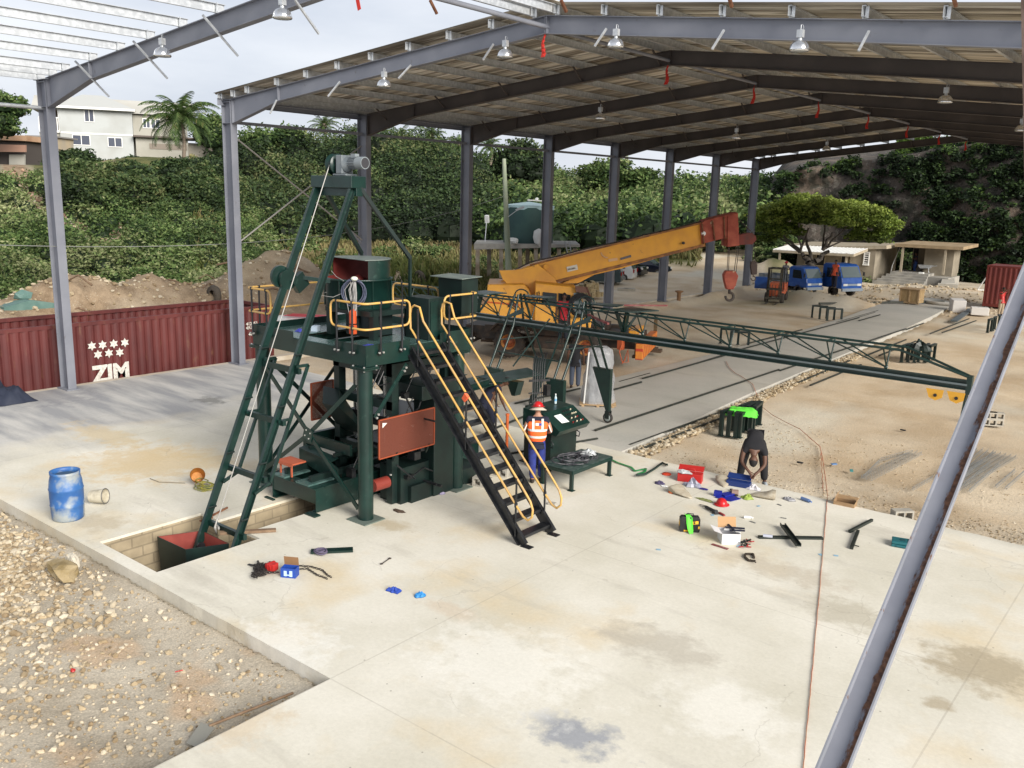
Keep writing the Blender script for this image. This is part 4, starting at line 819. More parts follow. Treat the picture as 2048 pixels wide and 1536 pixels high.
pp('hydraulic_pipework', m, blackp)
m = MB()
for k in range(12): p = V((R_.uniform(14.3, 14.98), R_.uniform(-.8, 1.1), R_.uniform(.6, 2.6))); m.cyl(p, p+V((.03, 0, 0)), .018, 6)
pp('bolt', m, bolt)
m = MB(); m.cyl((14.75, -1.0, .55), (14.75, -.62, .55), .12, 14); pp('vibrator_motor', m, mat('dull_red_motor', (.2, .03, .02), .5))
m = MB(); m.bx(14.35, 14.95, .5, 1.1, .0, 2.1); m.bx(14.2, 15.0, .1, 1.2, 2.1, 2.4); pp('hydraulic_unit', m, greend, bevel=.02)
m = MB(); m.tube([(14.9, -.3, 2.3), (14.95, -.1, 1.9), (14.9, .1, 1.95), (14.93, .3, 2.5), (14.9, .5, 2.8)], .02, 6); m.tube([(14.9, -.5, .9), (15.0, -.2, .6), (14.95, .2, .7), (14.9, .6, .5)], .018, 6); pp('hydraulic_hose', m, blackp)
# off bearer towards the gantry
ob = thing('block_elevator', 'green plate conveyor stretching from the tower toward the gantry above the stooping man', 'conveyor', (13, 4, 0))
m = MB(); m.chan((13.3, 1.3, 1.52), (12.9, 4.6, 1.52), .16, .07, .012); m.chan((12.3, 1.3, 1.52), (12.1, 4.6, 1.52), .16, .07, .012); m.prism([(12.0, 3.8, 1.40), (13.0, 3.8, 1.40), (13.0, 5.0, 1.43), (12.0, 5.0, 1.43)], (0, 0, .02)); m.prism([(12.9, 5.3, 1.44), (13.3, 5.3, 1.46), (13.1, 5.4, 1.05), (13.0, 5.4, 1.05)], (0, .25, 0)); ob_ = ob
m.build('conveyor_frame', green, ob)
m = MB(); m.prism([(12.1, 5.0, 1.46), (13.0, 4.9, 1.46), (13.5, 6.0, 1.58), (12.8, 6.3, 1.62)], (0, 0, .025)); m.bar((13.1, 4.9, 1.48), (12.5, 4.5, 1.5), .07, .05); m.build('transfer_plate', green, ob)
m = MB()
m.bx(12.2, 13.4, 1.32, 1.4, 1.44, 1.6); m.bar((12.15, 1.4, .5), (12.1, 3.4, 1.44), .06, .06); m.build('support_bracket', greend, ob)
# skip bucket in the pit -----------------------------------------------
sk = thing('skip_bucket', 'green loading skip with dull red inside lowered into the square pit', 'skip bucket', (13.45, -4.3, -1.8))
ztop = .03
rim = [gz(314, 1073, -.12), gz(371, 1099, -.12), gz(458, 1087, -.06), gz(404, 1061, -.06)]
bot = [rim[i].lerp(sum(rim, V())/4, .12)-V((0, 0, 1.4)) for i in range(4)]
m = MB(); cyc = [(0, 1), (1, 2), (2, 3), (3, 0)]; vs = rim+bot; m.add(vs, [(j, i, i+4, j+4) for i, j in cyc]+[(4, 5, 6, 7)])
cc = sum(rim, V())/4; ri_ = [r_.lerp(cc, .03) for r_ in rim]; m.add(rim+ri_, [(i, j, j+4, i+4) for i, j in cyc]); m.build('skip_shell', greend, sk)
m = MB(); bi = [b2.lerp(sum(bot, V())/4, .05)+V((0, 0, .7)) for b2 in bot]; m.add(ri_+bi, [(i, j, j+4, i+4) for i, j in cyc]+[(7, 6, 5, 4)]); m.build('skip_lining', mat('dull_red_lining', (.20, .03, .022), .6, col2=(.26, .05, .035), scale=3), sk)
m = MB()
for x in (13.13, 14.1): m.cyl(gpt(x, -.3, .02)+V((-.05, 0, 0)), gpt(x, -.3, .02)+V((.05, 0, 0)), .08, 12)
m.build('guide_roller', blackp, sk)
# ================================================================== gantry truss over the track
gt = thing('gantry_truss', 'long dark green lattice gantry on tapered castor legs crossing the track', 'gantry', (14.5, 7.2, 0))
def gp(name, m, mt=green, par=gt, **k): return m.build(name, mt, par, **k)
GY = 7.2; ZB = 2.66
m = MB(); m.ibeam((5.6, GY, ZB+.02), (23.35, GY, ZB), .20, .13, .014); gp('runway_beam', m)
m = MB(); m.bar((5.6, GY-.068, ZB+.03), (23.3, GY-.068, ZB+.01), .006, .04); gp('beam_flange_stripe', m, mat('worn_grey_edge', (.15, .18, .19), .4, .3))
for dy in (-.26, .26):
    m = MB(); m.tube([(6.2, GY+dy, 3.34), (22.0, GY+dy, 3.24), (23.3, GY+dy*.25, 2.84)], .028, 6); gp('top_chord', m)
k = 0; x = 6.2
while x < 21.9:
    zt = 3.34-(x-6.2)*.0063; m = MB(); b0 = (x+.03, GY, ZB+.14)
    for dy in (-.26, .26): m.tube([b0, (x, GY+dy, zt)], .018, 6); m.tube([b0, (x-1.05, GY+dy, zt+.005)], .016, 6)
    m.tube([(x, GY-.26, zt), (x+.12, GY, zt+.05), (x, GY+.26, zt)], .018, 6); m.lump((x+.03, GY, ZB+.15), .05, 1, 1)
    gp('lattice_bay', m); x += 1.19
m = MB(); m.bx(23.28, 23.38, GY-.07, GY+.07, ZB-.18, ZB+.2); m.bar((23.3, GY-.03, ZB-.15), (23.12, GY-.03, -.1), .04, .05); m.bar((23.3, GY+.08, ZB-.15), (23.12, GY+.08, -.1), .04, .05); m.bx(23.04, 23.16, GY-.08, GY+.12, -.16, -.02); gp('end_post', m)
for x in (22.72, 23.12):
    m = MB(); m.prism([(x-.17, GY-.09, 2.50), (x+.17, GY-.09, 2.50), (x+.15, GY-.09, 2.34), (x+.03, GY-.09, 2.27), (x-.10, GY-.09, 2.32)], (0, .02, 0)); tr = gp('trolley', m, mat('trolley_yellow', (.72, .36, .03), .5)); m = MB(); m.cyl((x+.02, GY-.11, 2.38), (x+.02, GY-.095, 2.38), .035, 10); gp('trolley_wheel', m, blackp, tr)
# saddles and raked tubes of both portals
for xs, sgn in ((11.75, -1), (13.95, 1)):
    for yl, s in ((6.1, -1), (8.3, 1)):
        for dx in (-.16, .14):
            m = MB(); m.tube([(xs+dx*.4-.35*sgn*0, GY+s*.12, 3.45), (xs+dx, GY+s*.42, 2.62), (xs+dx*.9, yl, 1.42)], .034, 6); gp('leg_tube', m)
        t_, bx_ = 1.52, xs+sgn*.22; w0, w1 = .24, .05
        m = MB(); inner = xs-sgn*.36; outer = bx_+sgn*.02
        m.prism([(inner, yl-.06, t_), (outer, yl-.06, t_), (outer, yl-.06, .34), (outer-sgn*.1, yl-.06, .34)], (0, .12, 0)); lg = gp('leg_plate', m)
        m = MB(); m.cyl((bx_-.03, yl, .33), (bx_-.03, yl, .37), .08, 12); m.bx(bx_-.10, bx_+.04, yl-.07, yl-.06, .12, .34); m.bx(bx_-.10, bx_+.04, yl+.06, yl+.07, .12, .34); gp('castor_fork', m, greend, lg)
        m = MB(); m.lathe((bx_-.03, yl, .145), [(.02, -.04), (.14, -.04), (.15, -.02), (.15, .02), (.14, .04), (.02, .04)], 20, 'Y'); gp('castor_wheel', m, rubber, lg)
        m = MB(); m.lathe((bx_-.03, yl, .145), [(.01, -.046), (.095, -.044), (.10, -.04)], 16, 'Y'); gp('wheel_disc', m, mat('wheel_disc_grey', (.3, .34, .33), .5), lg)
    m = MB(); m.prism([(xs-.4, GY-.5, 2.7), (xs+.5, GY-.5, 3.0), (xs+.5, GY-.46, 3.16), (xs-.4, GY-.46, 2.72)], (0, .05, 0)); m.prism([(xs-.1, GY+.1, 3.36), (xs+1.0, GY+.0, 3.40), (xs+1.0, GY+.3, 3.42), (xs-.1, GY+.35, 3.38)], (0, 0, .03)); gp('saddle_plate', m)
    m = MB(); m.tube([(xs+cos(a)*.25, GY+.1, 3.4+.18*sin(a)) for a in np.linspace(0, pi, 10)], .02, 6); m.bar((xs-.25, GY-.5, 2.2), (xs+.25, GY+.5, 2.25), .03, .03); gp('bow_tube', m)
m = MB(); m.bar((11.9, 6.1, 2.0), (13.8, 6.3, 1.95), .025, .03); m.bar((11.9, 8.3, 2.0), (13.9, 8.25, 2.1), .025, .03); m.tube([(12.9, 7.1, 2.9), (12.3, 6.3, 1.6)], .022, 6); m.tube([(12.6, 7.3, 3.4), (13.2, 7.2, 2.5), (13.45, 6.2, 1.45)], .028, 6); gp('tie_bar', m)
for x in (10.15, 15.1):
    m = MB()
    for dy in (-.26, .26): m.bar((x, GY+dy, 3.32), (x+.06, GY, 2.8), .09, .05); m.bar((x+.35, GY+dy, 3.32), (x+.12, GY, 2.8), .07, .05)
    m.prism([(x-.25, GY-.34, 3.34), (x+.4, GY-.34, 3.34), (x+.9, GY+.3, 3.38), (x+.1, GY+.34, 3.38)], (0, 0, .03)); gp('joint_frame', m)
# red warning strip lying on the top plate
m = MB(); m.bar((15.0, GY+.25, 3.44), (15.9, GY+.9, 3.47), .05, .04); m.bar((14.0, GY+.1, 3.1), (14.9, GY-.3, 3.0), .06, .05); gp('red_striped_bar', m, mat('red_white_bar', (.16, .03, .03), .6, col2=(.25, .10, .09), scale=6))
# vertical hydraulic pipes beside the desk
hp = thing('hydraulic_pipe_rack', 'row of thin vertical black hydraulic pipes rising behind the control desk', 'pipe rack', (14.6, 4.4, 0))
for i in range(6):
    m = MB(); xx = 14.72+.028*i; yy = 4.05+.05*i; m.tube([(xx, yy, .6), (xx, yy, 2.30-.0*i), (xx-.2, yy+.35, 2.5)], .011, 6); m.build('pipe', blackp, hp)
m = MB(); m.bar((14.66, 3.98, 1.9), (14.94, 4.42, 1.9), .03, .05); m.bar((14.66, 3.98, 1.6), (14.94, 4.42, 1.6), .03, .03); m.box((14.95, 4.3, 1.68), (.12, .14, .25)); m.build('pipe_clamp', blackp, hp)
m = MB(); m.bx(14.72, 14.86, 3.78, 4.1, 0, 1.35); m.box((14.79, 3.94, .012), (.3, .45, .022)); m.build('pipe_stand', greend, hp)
# control desk ------------------------------------------------------------
cdk = thing('control_desk', 'dark green control desk with sloping button panel beside the man in orange vest', 'control desk', (15.6, 3.9, 0))
def pl(cx, cy, dx, dy, z0, z1): return (cx-dx, cx+dx, cy-dy, cy+dy, z0, z1)
m = MB(); m.bx(15.15, 15.75, 3.45, 4.45, .12, 1.02); m.bx(15.2, 15.28, 3.5, 3.58, 0, .12); m.bx(15.6, 15.7, 3.5, 3.58, 0, .12); m.bx(15.2, 15.28, 4.3, 4.4, 0, .12); m.bx(15.62, 15.7, 4.3, 4.4, 0, .12); m.build('desk_cabinet', greend, cdk, bevel=.01)
m = MB(); m.prism([(15.0, 3.35, 1.02), (15.95, 3.35, .92), (16.05, 3.35, 1.05), (15.55, 3.35, 1.38), (15.0, 3.35, 1.42)], (0, 1.2, 0)); dk = m.build('desk_top', green, cdk, bevel=.006)
dslp = (V((16.05, 0, 1.05))-V((15.55, 0, 1.38))); dn = V((0, 1, 0)).cross(dslp).normalized(); 
if dn.z < 0: dn = -dn
m = MB(); cols = [mat('button_black', (.02, .02, .02), .4), mat('button_red', (.25, .02, .02), .4), mat('button_cream', (.6, .55, .4), .4), mat('button_green', (.03, .3, .06), .4)]; R_ = random.Random(2)
for i in range(4):
    for j in range(6):
        p = V((15.55, 4.0+.075*j, 1.38))+dslp*(.18+.2*i); m.cur = R_.choice([0, 2, 0, 1, 2, 0]); m.cyl(p+dn*.003, p+dn*.03, .018, 8)
m.build('push_buttons', cols, dk)
m = MB(); a = V((15.55, 3.62, 1.38))+dslp*.25+dn*.004; m.add([a, a+V((0, .26, 0)), a+V((0, .3, 0))+dslp*.45, a+V((0, .03, 0))+dslp*.42, ], [(3, 2, 1, 0)]); tag(m.build('paper_sheet', mat('paper', (.72, .76, .74), .7)), 'white sheet of paper lying on the sloping desk panel', 'paper')
bt_ = thing('water_bottle', 'clear water bottle with blue label standing on the control desk', 'bottle', (15.25, 4.25, 1.41))
m = MB(); m.lathe((0, 0, 0), [(.03, 0), (.032, .02), (.032, .14), (.014, .19), (.014, .21)], 14, cap0=True); m.build('bottle_body', mat('clear_plastic', (.45, .55, .58), .1), bt_, True)
m = MB(); m.lathe((0, 0, 0), [(.033, .06), (.033, .12)], 14); m.build('bottle_label', mat('bottle_label_blue', (.15, .35, .55), .5), bt_, True); m = MB(); m.cyl((0, 0, .21), (0, 0, .235), .016, 10); m.build('bottle_cap', white, bt_, True)
m = MB(); m.tube([(15.8, 3.36, .8), (15.9, 3.33, .74), (15.88, 3.33, .64), (15.78, 3.36, .66)], .012, 6); m.tube([(15.76, 4.4, .85), (15.86, 4.42, .8), (15.84, 4.42, .7), (15.76, 4.42, .7)], .014, 6); m.build('desk_handle', blackp, cdk)
# low steel bench with cables -------------------------------------------
tb = thing('steel_bench', 'low dark green steel bench table carrying a tangle of cables and hoses', 'bench', (16.5, 3.4, 0))
c4 = [gz(1060, 905, .43), gz(1155, 942, .43), gz(1213, 915, .43), gz(1112, 885, .43)]
BX0, BX1, BY0, BY1 = 16.0, 16.85, 2.75, 4.3
m = MB(); m.bx(BX0, BX1, BY0, BY1, .445, .455); m.build('bench_top', mat('cluttered_green_top', (.03, .06, .055), .4, col2=(.10, .13, .12), scale=9), tb)
m = MB()
for a, c in (((BX0, BY0), (BX1, BY0)), ((BX1, BY0), (BX1, BY1)), ((BX1, BY1), (BX0, BY1)), ((BX0, BY1), (BX0, BY0))): m.bar((*a, .405), (*c, .405), .03, .075)
m.build('bench_frame', green, tb)
for x, y in ((BX0+.04, BY0+.04), (BX1-.04, BY0+.04), (BX1-.04, BY1-.04), (BX0+.04, BY1-.04)):
    m = MB(); m.box((x, y, .19), (.07, .07, .37)); m.box((x, y, .006), (.13, .13, .012)); m.build('leg', green, tb)
m = MB(); R_ = random.Random(6)
for k in range(13):
    cx, cy = R_.uniform(BX0+.2, BX1-.25), R_.uniform(BY0+.35, BY1-.35); ra = R_.uniform(.12, .3); rb2 = ra*R_.uniform(.8, 1.5)
    m.tube([(min(max(cx+cos(t)*ra*(1+.15*sin(3*t+k)), BX0+.03), BX1-.03), min(max(cy+sin(t)*rb2, BY0+.05), BY1-.05), .47+.012*k*.6+.015*sin(2*t+k)) for t in np.linspace(0, 6.0, 24)], R_.choice([.008, .012, .014]), 6)
tag(m.build('cable_tangle', mat('dark_cable', (.035, .035, .045), .5, col2=(.12, .12, .13), scale=8)), 'tangle of dark cables heaped on the low steel bench', 'cables')
rag('plastic_sheet', (16.45, 3.95, .50), .22, mat('cloudy_plastic', (.45, .47, .48), .3), 'crumpled clear plastic sheet on the right end of the bench', 9, 'plastic', (1, 1, .5))
# orange pole, hollow block, cord
m = MB(); m.cyl((14.55, 3.35, 0), (14.55, 3.35, 1.15), .035, 12); m.cyl((14.55, 3.35, 1.15), (14.55, 3.35, 1.2), .045, 12); tag(m.build('orange_pole', mat('orange_pole_paint', (.62, .13, .03), .5)), 'thin upright orange pole between the stairs and the man in orange vest', 'pole')
# castor beam on strip rails --------------------------------------------
railm = mat('rusty_dark_rail', (.022, .028, .024), .6, col2=(.05, .05, .04), scale=5)
RG = 'dark steel track rails laid along the concrete path'
def rail(a, c, lb, z=0.0, w_=.075, h=.06, grp=RG, name='track_rail'):
    p, q_ = gz(*a, z), gz(*c, z); m = MB(); m.bar(p+V((0, 0, h/2)), q_+V((0, 0, h/2)), w_, .012, (0, 0, 1)); m.bar(p+V((0, 0, h*.4)), q_+V((0, 0, h*.4)), .014, h*.75); m.bar(p+V((0, 0, .006)), q_+V((0, 0, .006)), w_*.9, .01)
    return tag(m.build(name, railm), lb, 'rail', grp)
rail((1190, 862), (1558, 740), 'near right rail running under the castor wheel')
rail((1560, 742), (1812, 658), 'second right rail, just past the gantry truss'); rail((1812, 660), (1847, 647), 'short end rail at the far right edge of the path')
rail((1222, 782), (1283, 765), 'left rail piece beside the wrapped machine'); rail((1285, 758), (1480, 703), 'left rail behind the gantry near the orange bumper'); rail((1480, 700), (1718, 636), 'long left rail in the middle distance'); rail((1718, 642), (1760, 630), 'far short left rail joining the loose rails')
rail((1030, 808), (1160, 778), 'rail end with prongs behind the control desk, beside the wrapped machine'); rail((985, 860), (1048, 834), 'short rail between the stairs and the orange vest man', h=.05); rail((1000, 912), (1195, 878), 'rail lying behind the man and desk at ground level', h=.05)
LG = 'loose dark steel bars lying on the sand'; zz = -.05
for a, c, lb in (((1258, 892), (1470, 815), 'long bar lying left of the green trestles, upper of a pair'), ((1280, 900), (1472, 826), 'long bar lying left of the green trestles, lower of a pair'),
    ((1592, 768), (1700, 722), 'left bar below the lattice truss in the middle of the yard'), ((1620, 772), (1722, 730), 'right bar below the lattice truss in the middle of the yard'),
    ((1732, 712), (1812, 680), 'left bar behind the lattice truss beside the frame stack'), ((1758, 712), (1832, 683), 'right bar behind the lattice truss beside the frame stack'),
    ((1860, 668), (1938, 638), 'left of two parallel bars near the polystyrene blocks'), ((1884, 666), (1952, 642), 'right of two parallel bars near the polystyrene blocks'),
    ((1238, 765), (1300, 748), 'dark bar with chain beside the path left edge'), ((1375, 733), (1460, 707), 'dark bar beside the crane outrigger foot'),
    ((1494, 688), (1604, 660), 'thin bar between crane and truss on the sand'), ((1668, 650), (1750, 626), 'loose far rail left of the path end'), ((1672, 646), (1756, 622), 'loose far rail just behind its twin')):
    rail(a, c, lb, zz, grp=LG, name='steel_bar')
m = MB(); m.bar(gz(1638, 607, .05), gz(1888, 603, .1), .12, .12); tag(m.build('steel_bar', railm), 'long black beam lying across the far end of the yard before the crate', 'beam')
m = MB(); m.bar(gz(1908, 642, -.02), gz(1942, 618, 0), .35, .06); tag(m.build('steel_channel', mat('grey_blue_channel', (.08, .10, .11), .6)), 'wide grey blue channel lying beside the polystyrene blocks', 'steel channel')
# ================================================================== mobile crane
CA = rad(22); CO = V((5.62, 14.31, -.05))
crane = thing('mobile_crane', 'weathered yellow mobile crane with red boom head parked behind the gantry', 'crane', CO, CA)
CM = wm(crane)
def cl(x, y, z): return CM @ V((x, y, z))
def cpart(name, m, mt, par=crane, **k): return m.build(name, mt, par, True, **k)
m = MB(); m.bx(-1.9, 5.0, .35, 2.3, .62, 1.12); m.bx(-2.1, -1.5, .0, 2.6, .45, .85); m.bx(-1.0, 4.6, .05, .34, .95, 1.22); m.bx(-1.0, 4.6, 2.31, 2.6, .95, 1.22); m.bx(1.0, 2.2, .02, .33, .45, .93); m.bx(1.05, 2.1, -.02, .02, .5, .9); m.bx(-.5, 3.6, .5, 2.1, 1.12, 1.4)
for x in (1.2, 1.9): m.bx(x, x+.35, -.04, -.02, .55, .58)
cpart('chassis', m, crane_k, bevel=.03)
for x in (0, 3.06):
    for y, s in ((.12, 1), (2.5, -1)):
        wh = None; m = MB(); m.lathe((x, y, .61), [(.30, -.18*s), (.50, -.21*s), (.59, -.17*s), (.61, -.08*s), (.61, .08*s), (.59, .17*s), (.50, .21*s), (.30, .18*s)], 36, 'Y'); 
        for k in range(26): a = k*2*pi/26; m.box((x+.607*cos(a), y, .61+.607*sin(a)), (.03, .36, .05), 0, 0, -a)
        wh = cpart('wheel', m, rubber)
        m = MB(); m.lathe((x, y, .61), [(.30, -.17*s), (.31, -.14*s), (.25, -.10*s), (.235, -.05*s)], 28, 'Y'); cpart('rim', m, mat('rim_ochre', (.48, .22, .06), .6, col2=(.3, .13, .05), scale=9), wh)
        m = MB(); m.lathe((x, y, .61), [(.24, -.06*s), (.12, -.08*s), (.11, -.17*s), (.01, -.18*s)], 20, 'Y'); 
        for k in range(10): a = k*pi/5; m.cyl((x+.18*cos(a), y-.06*s, .61+.18*sin(a)), (x+.18*cos(a), y-.10*s, .61+.18*sin(a)), .018, 6)
        cpart('hub', m, mat('hub_orange_rust', (.34, .09, .03), .6, col2=(.18, .06, .03), scale=10), wh)
m = MB(); m.prism([(-.75, -.1, 1.0), (-.75, -.1, 1.12), (-.45, -.1, 1.34), (.45, -.1, 1.34), (.75, -.1, 1.12), (.75, -.1, 1.0), (.45, -.1, 1.28), (-.45, -.1, 1.28)], (0, .4, 0)); cpart('mudguard', m, crane_k)
# front bumper and outrigger beam with hazard stripes
haz, n, nd, lk, b = nmat('hazard_stripes'); g = nd.new('ShaderNodeTexCoord'); sx = nd.new('ShaderNodeSeparateXYZ'); lk.new(g.outputs['Object'], sx.inputs[0]); a1 = nd.new('ShaderNodeMath'); a1.operation = 'ADD'; lk.new(sx.outputs[1], a1.inputs[0]); lk.new(sx.outputs[2], a1.inputs[1])
k = nd.new('ShaderNodeMath'); k.operation = 'PINGPONG'; lk.new(a1.outputs[0], k.inputs[0]); k.inputs[1].default_value = .19; k2 = nd.new('ShaderNodeMath'); k2.operation = 'LESS_THAN'; lk.new(k.outputs[0], k2.inputs[0]); k2.inputs[1].default_value = .055
c = mixc(nd, lk, k2.outputs[0], noise_ramp(nd, lk, g.outputs['Object'], 6, .4, .65, (.72, .24, .03), (.6, .2, .04)), (.48, .05, .02)); lk.new(c, b.inputs['Base Color']); b.inputs['Roughness'].default_value = .6
m = MB(); m.bx(5.0, 5.28, -.35, 3.3, .36, .95); cpart('front_bumper', m, haz, bevel=.02)
m = MB(); m.bx(4.7, 4.98, -.2, 1.6, .98, 1.4); m.bx(4.55, 4.7, .6, .9, 1.1, 1.4); cpart('front_locker', m, crane_y, bevel=.02)
m = MB(); m.cyl((5.0, .45, 1.2), (5.03, .45, 1.2), .07, 14); m.cyl((5.0, 1.35, 1.2), (5.03, 1.35, 1.2), .07, 14); cpart('headlight', m, mat('lens', (.7, .7, .66), .15))
for x, y, e in ((5.15, 3.62, 1), (-1.8, 3.1, 1), (5.0, -.02, 0), (-1.85, -.08, 0)):
    m = MB(); m.box((x, y, 1.0), (.13, .13, .95)) if e else m.box((x, y, .8), (.15, .15, .6)); jk = cpart('outrigger_jack', m, mat('jack_olive', (.16, .11, .05), .6, col2=(.10, .06, .04), scale=6))
    m = MB(); m.cyl((x, y, .14 if e else .4), (x, y, .6), .05, 12); m.box((x, y, .09 if e else .42), (.62 if e else .3, .5 if e else .25, .1)); 
    if e: m.box((x, y, .18), (.3, .3, .08))
    cpart('jack_foot', m, mat('jack_foot_brown', (.10, .065, .04), .8), jk)
    if e: m = MB(); m.box((x-.02, y-.25, .78), (.2, .5, .2)); cpart('outrigger_beam', m, mat('beam_orange_rust', (.42, .13, .03), .6))
# superstructure: depth plane pieces, local away direction
AW = V((fw.x, fw.y, 0)).normalized(); DPB = 33.3
def sp_(pts, dep, thick, name, mt, par=crane, bevel=0, away=AW):
    m = MB(); m.prism([gd(u, v, dep) for u, v in pts], away*thick); return m.build(name, mt, par, bevel=bevel)
m = MB(); c0 = cl(1.5, 1.3, 1.4); m.cyl(c0, c0+V((0, 0, .28)), .75, 24); m.build('slewing_ring', crane_k, crane)
sp_([(975, 569), (973, 607), (956, 611), (955, 624), (1010, 648), (1070, 655), (1180, 662), (1182, 640), (1078, 630), (1058, 578), (1048, 569)], 32.3, 2.3, 'engine_housing', crane_y, bevel=.03)
m = MB(); m.bar(gd(974, 604, 32.28), gd(1040, 610, 32.28), .03, .05); m.build('orange_stripe', mat('orange_stripe', (.55, .10, .02), .5), crane)
o_ = gd(1003, 640, 32.28); tx = gd(1040, 642, 32.28)-o_
text_mb('A', .40, gd(1016, 614, 32.27), tx, V((0, 0, 1)), .003, .012).build('lettering', mat('dark_letter', (.05, .025, .02), .6), crane)
sp_([(998, 541), (1006, 560), (1032, 584), (1075, 590), (1120, 585), (1110, 556), (1075, 528), (1060, 534), (1030, 540)], 32.75, .12, 'turret_plate', crane_y, bevel=.01)
sp_([(998, 541), (1006, 560), (1032, 584), (1075, 590), (1120, 585), (1110, 556), (1075, 528), (1060, 534), (1030, 540)], 34.0, .12, 'turret_plate', crane_y, bevel=.01)
cabg = mat('cab_glass', (.02, .025, .028), .3, spec=.25)
cabo = sp_([(1071, 566), (1069, 652), (1140, 664), (1180, 664), (1184, 640), (1172, 618), (1158, 582), (1150, 574)], 31.9, 1.0, 'operator_cab', crane_y, bevel=.03)
sp_([(1086, 584), (1085, 608), (1113, 613), (1114, 587)], 31.85, .03, 'side_window', cabg, cabo); sp_([(1117, 586), (1117, 648), (1141, 652), (1141, 590)], 31.85, .03, 'door_opening', mat('cab_interior', (.015, .012, .012), .8), cabo)
sp_([(1147, 586), (1150, 636), (1178, 634), (1168, 612), (1157, 584)], 31.89, .02, 'front_window', glassl, cabo)
m = MB(); m.tube([gd(1075, 608, 31.8), gd(1074, 585, 31.8), gd(1078, 583, 31.8), gd(1080, 606, 31.8)], .02, 6); m.build('grab_handle', blackp, cabo)
m = MB(); m.prism([gd(1150, 572, 31.7), gd(1172, 574, 31.7), gd(1176, 586, 31.7), gd(1152, 584, 31.7)], AW*.05); m.bar(gd(1173, 574, 31.7), gd(1183, 600, 31.7), .05, .05); m.bar(gd(1172, 574, 31.7), gd(1190, 622, 31.9), .04, .04); m.build('sun_visor_frame', mat('brown_frame', (.12, .05, .03), .6), cabo)
# spare hose reel behind the cab
cR = gd(1162, 612, 31.4); m = MB()
for k in range(5): m.tube([cR+rt*cos(a)*(.30+.03*k)+up*sin(a)*(.30+.03*k)+AW*.05*k for a in np.linspace(0, 2*pi, 20)[:-1]], .022, 6, True)
m.build('hose_reel', blackp, crane)
# boom
bt0 = [(1012, 548), (1073, 526), (1398, 447), (1405, 446), (1410, 489), (1240, 538), (1160, 556), (1076, 572), (1020, 575)]
boom = sp_(bt0, 33.0, .78, 'boom', crane_y, bevel=.015)
m = MB(); m.bar(gd(1060, 530, 32.98), gd(1402, 446, 32.98), .07, .06); m.bar(gd(1080, 571, 32.97), gd(1410, 490, 32.97), .10, .10); m.bar(gd(1060, 530, 33.8), gd(1402, 446, 33.8), .07, .06); m.build('boom_edge', mat('boom_grime_edge', (.16, .07, .03), .75, col2=(.35, .15, .04), scale=4), boom)
m = MB(); m.tube([gd(1030, 540, 33.2)]+[gd(1060+57*i, 524-13.6*i+(i % 2)*1.5, 33.2) for i in range(7)], .03, 6); m.build('hoist_rope', crane_k, boom)
rb_ = sp_([(1400, 448), (1412, 440), (1474, 424), (1474, 470), (1412, 486), (1404, 488)], 32.9, .95, 'boom_head', crane_r, boom, bevel=.02)
sp_([(1456, 432), (1476, 426), (1479, 491), (1455, 494)], 32.85, 1.05, 'head_plate', crane_r, boom, bevel=.01)
m = MB(); m.tube([gd(1404, 447, 32.86), gd(1408, 487, 32.86)], .03, 5); m.tube([gd(1425, 441, 32.86), gd(1430, 481, 32.86)], .03, 5); m.tube([gd(1448, 433, 32.86), gd(1450, 478, 32.86)], .025, 5); m.build('wear_band', rustm, boom)
m = MB(); m.prism([gd(1476, 470, 33.1), gd(1495, 466, 33.1), gd(1504, 466, 33.1), (gd(1512, 472, 33.1)), gd(1513, 480, 33.1), gd(1505, 489, 33.1), gd(1497, 489, 33.1), gd(1478, 490, 33.1)], AW*.4); m.build('runner_sheave', mat('sheave_dark_red', (.16, .03, .02), .7, col2=(.09, .03, .025), scale=5), boom, bevel=.01)
m = MB(); m.tube([gd(1476, 437, 33.1), gd(1506, 467, 33.2)], .018, 5); m.build('pendant_rope', crane_k, boom)
for u, v, r_, mt in ((1068, 537, .12, mat('cream_cap', (.55, .50, .36), .5)), (1092, 534, .11, crane_y), (1407, 467, .08, mat('white_cap', (.7, .7, .68), .4)), (1367, 486, .05, crane_k)):
    p = gd(u, v, 32.9); m = MB(); m.cyl(p+AW*.12, p-AW*.04, r_, 18); m.cyl(p-AW*.04, p-AW*.07, r_*.7, 14); m.build('pivot_pin', mt, boom)
ex_ = (gd(1160, 533, 32.97)-gd(1140, 537, 32.97)).normalized()
m = MB(); m.bar(gd(1134, 539, 32.97), gd(1155, 534, 32.97), .02, .19); pl_ = m.build('white_plate', mat('plate_white', (.62, .6, .52), .6), boom)
text_mb('KR-20H', .085, gd(1135.5, 540.5, 32.94), ex_, V((0, 0, 1)), .002, .002).build('plate_lettering', mat('dark_letter', (.05, .02, .02)), pl_)
m = MB(); m.bar(gd(1217, 521, 32.97), gd(1235, 518, 32.97), .02, .10); m.build('pale_label', mat('pale_orange_label', (.6, .36, .18), .6), boom); m = MB(); m.bar(gd(1241, 518, 32.97), gd(1262, 512, 32.97), .03, .08); m.build('dark_label', mat('dark_grey_label', (.09, .08, .09), .4), boom)
m = MB(); m.tube([gd(1202, 505, 32.98), gd(1205, 511, 32.98), (gd(1211, 515, 32.98)), gd(1216, 515, 32.98)], .03, 5); m.build('faded_logo', mat('pale_orange_label', (.6, .4, .2)), boom)
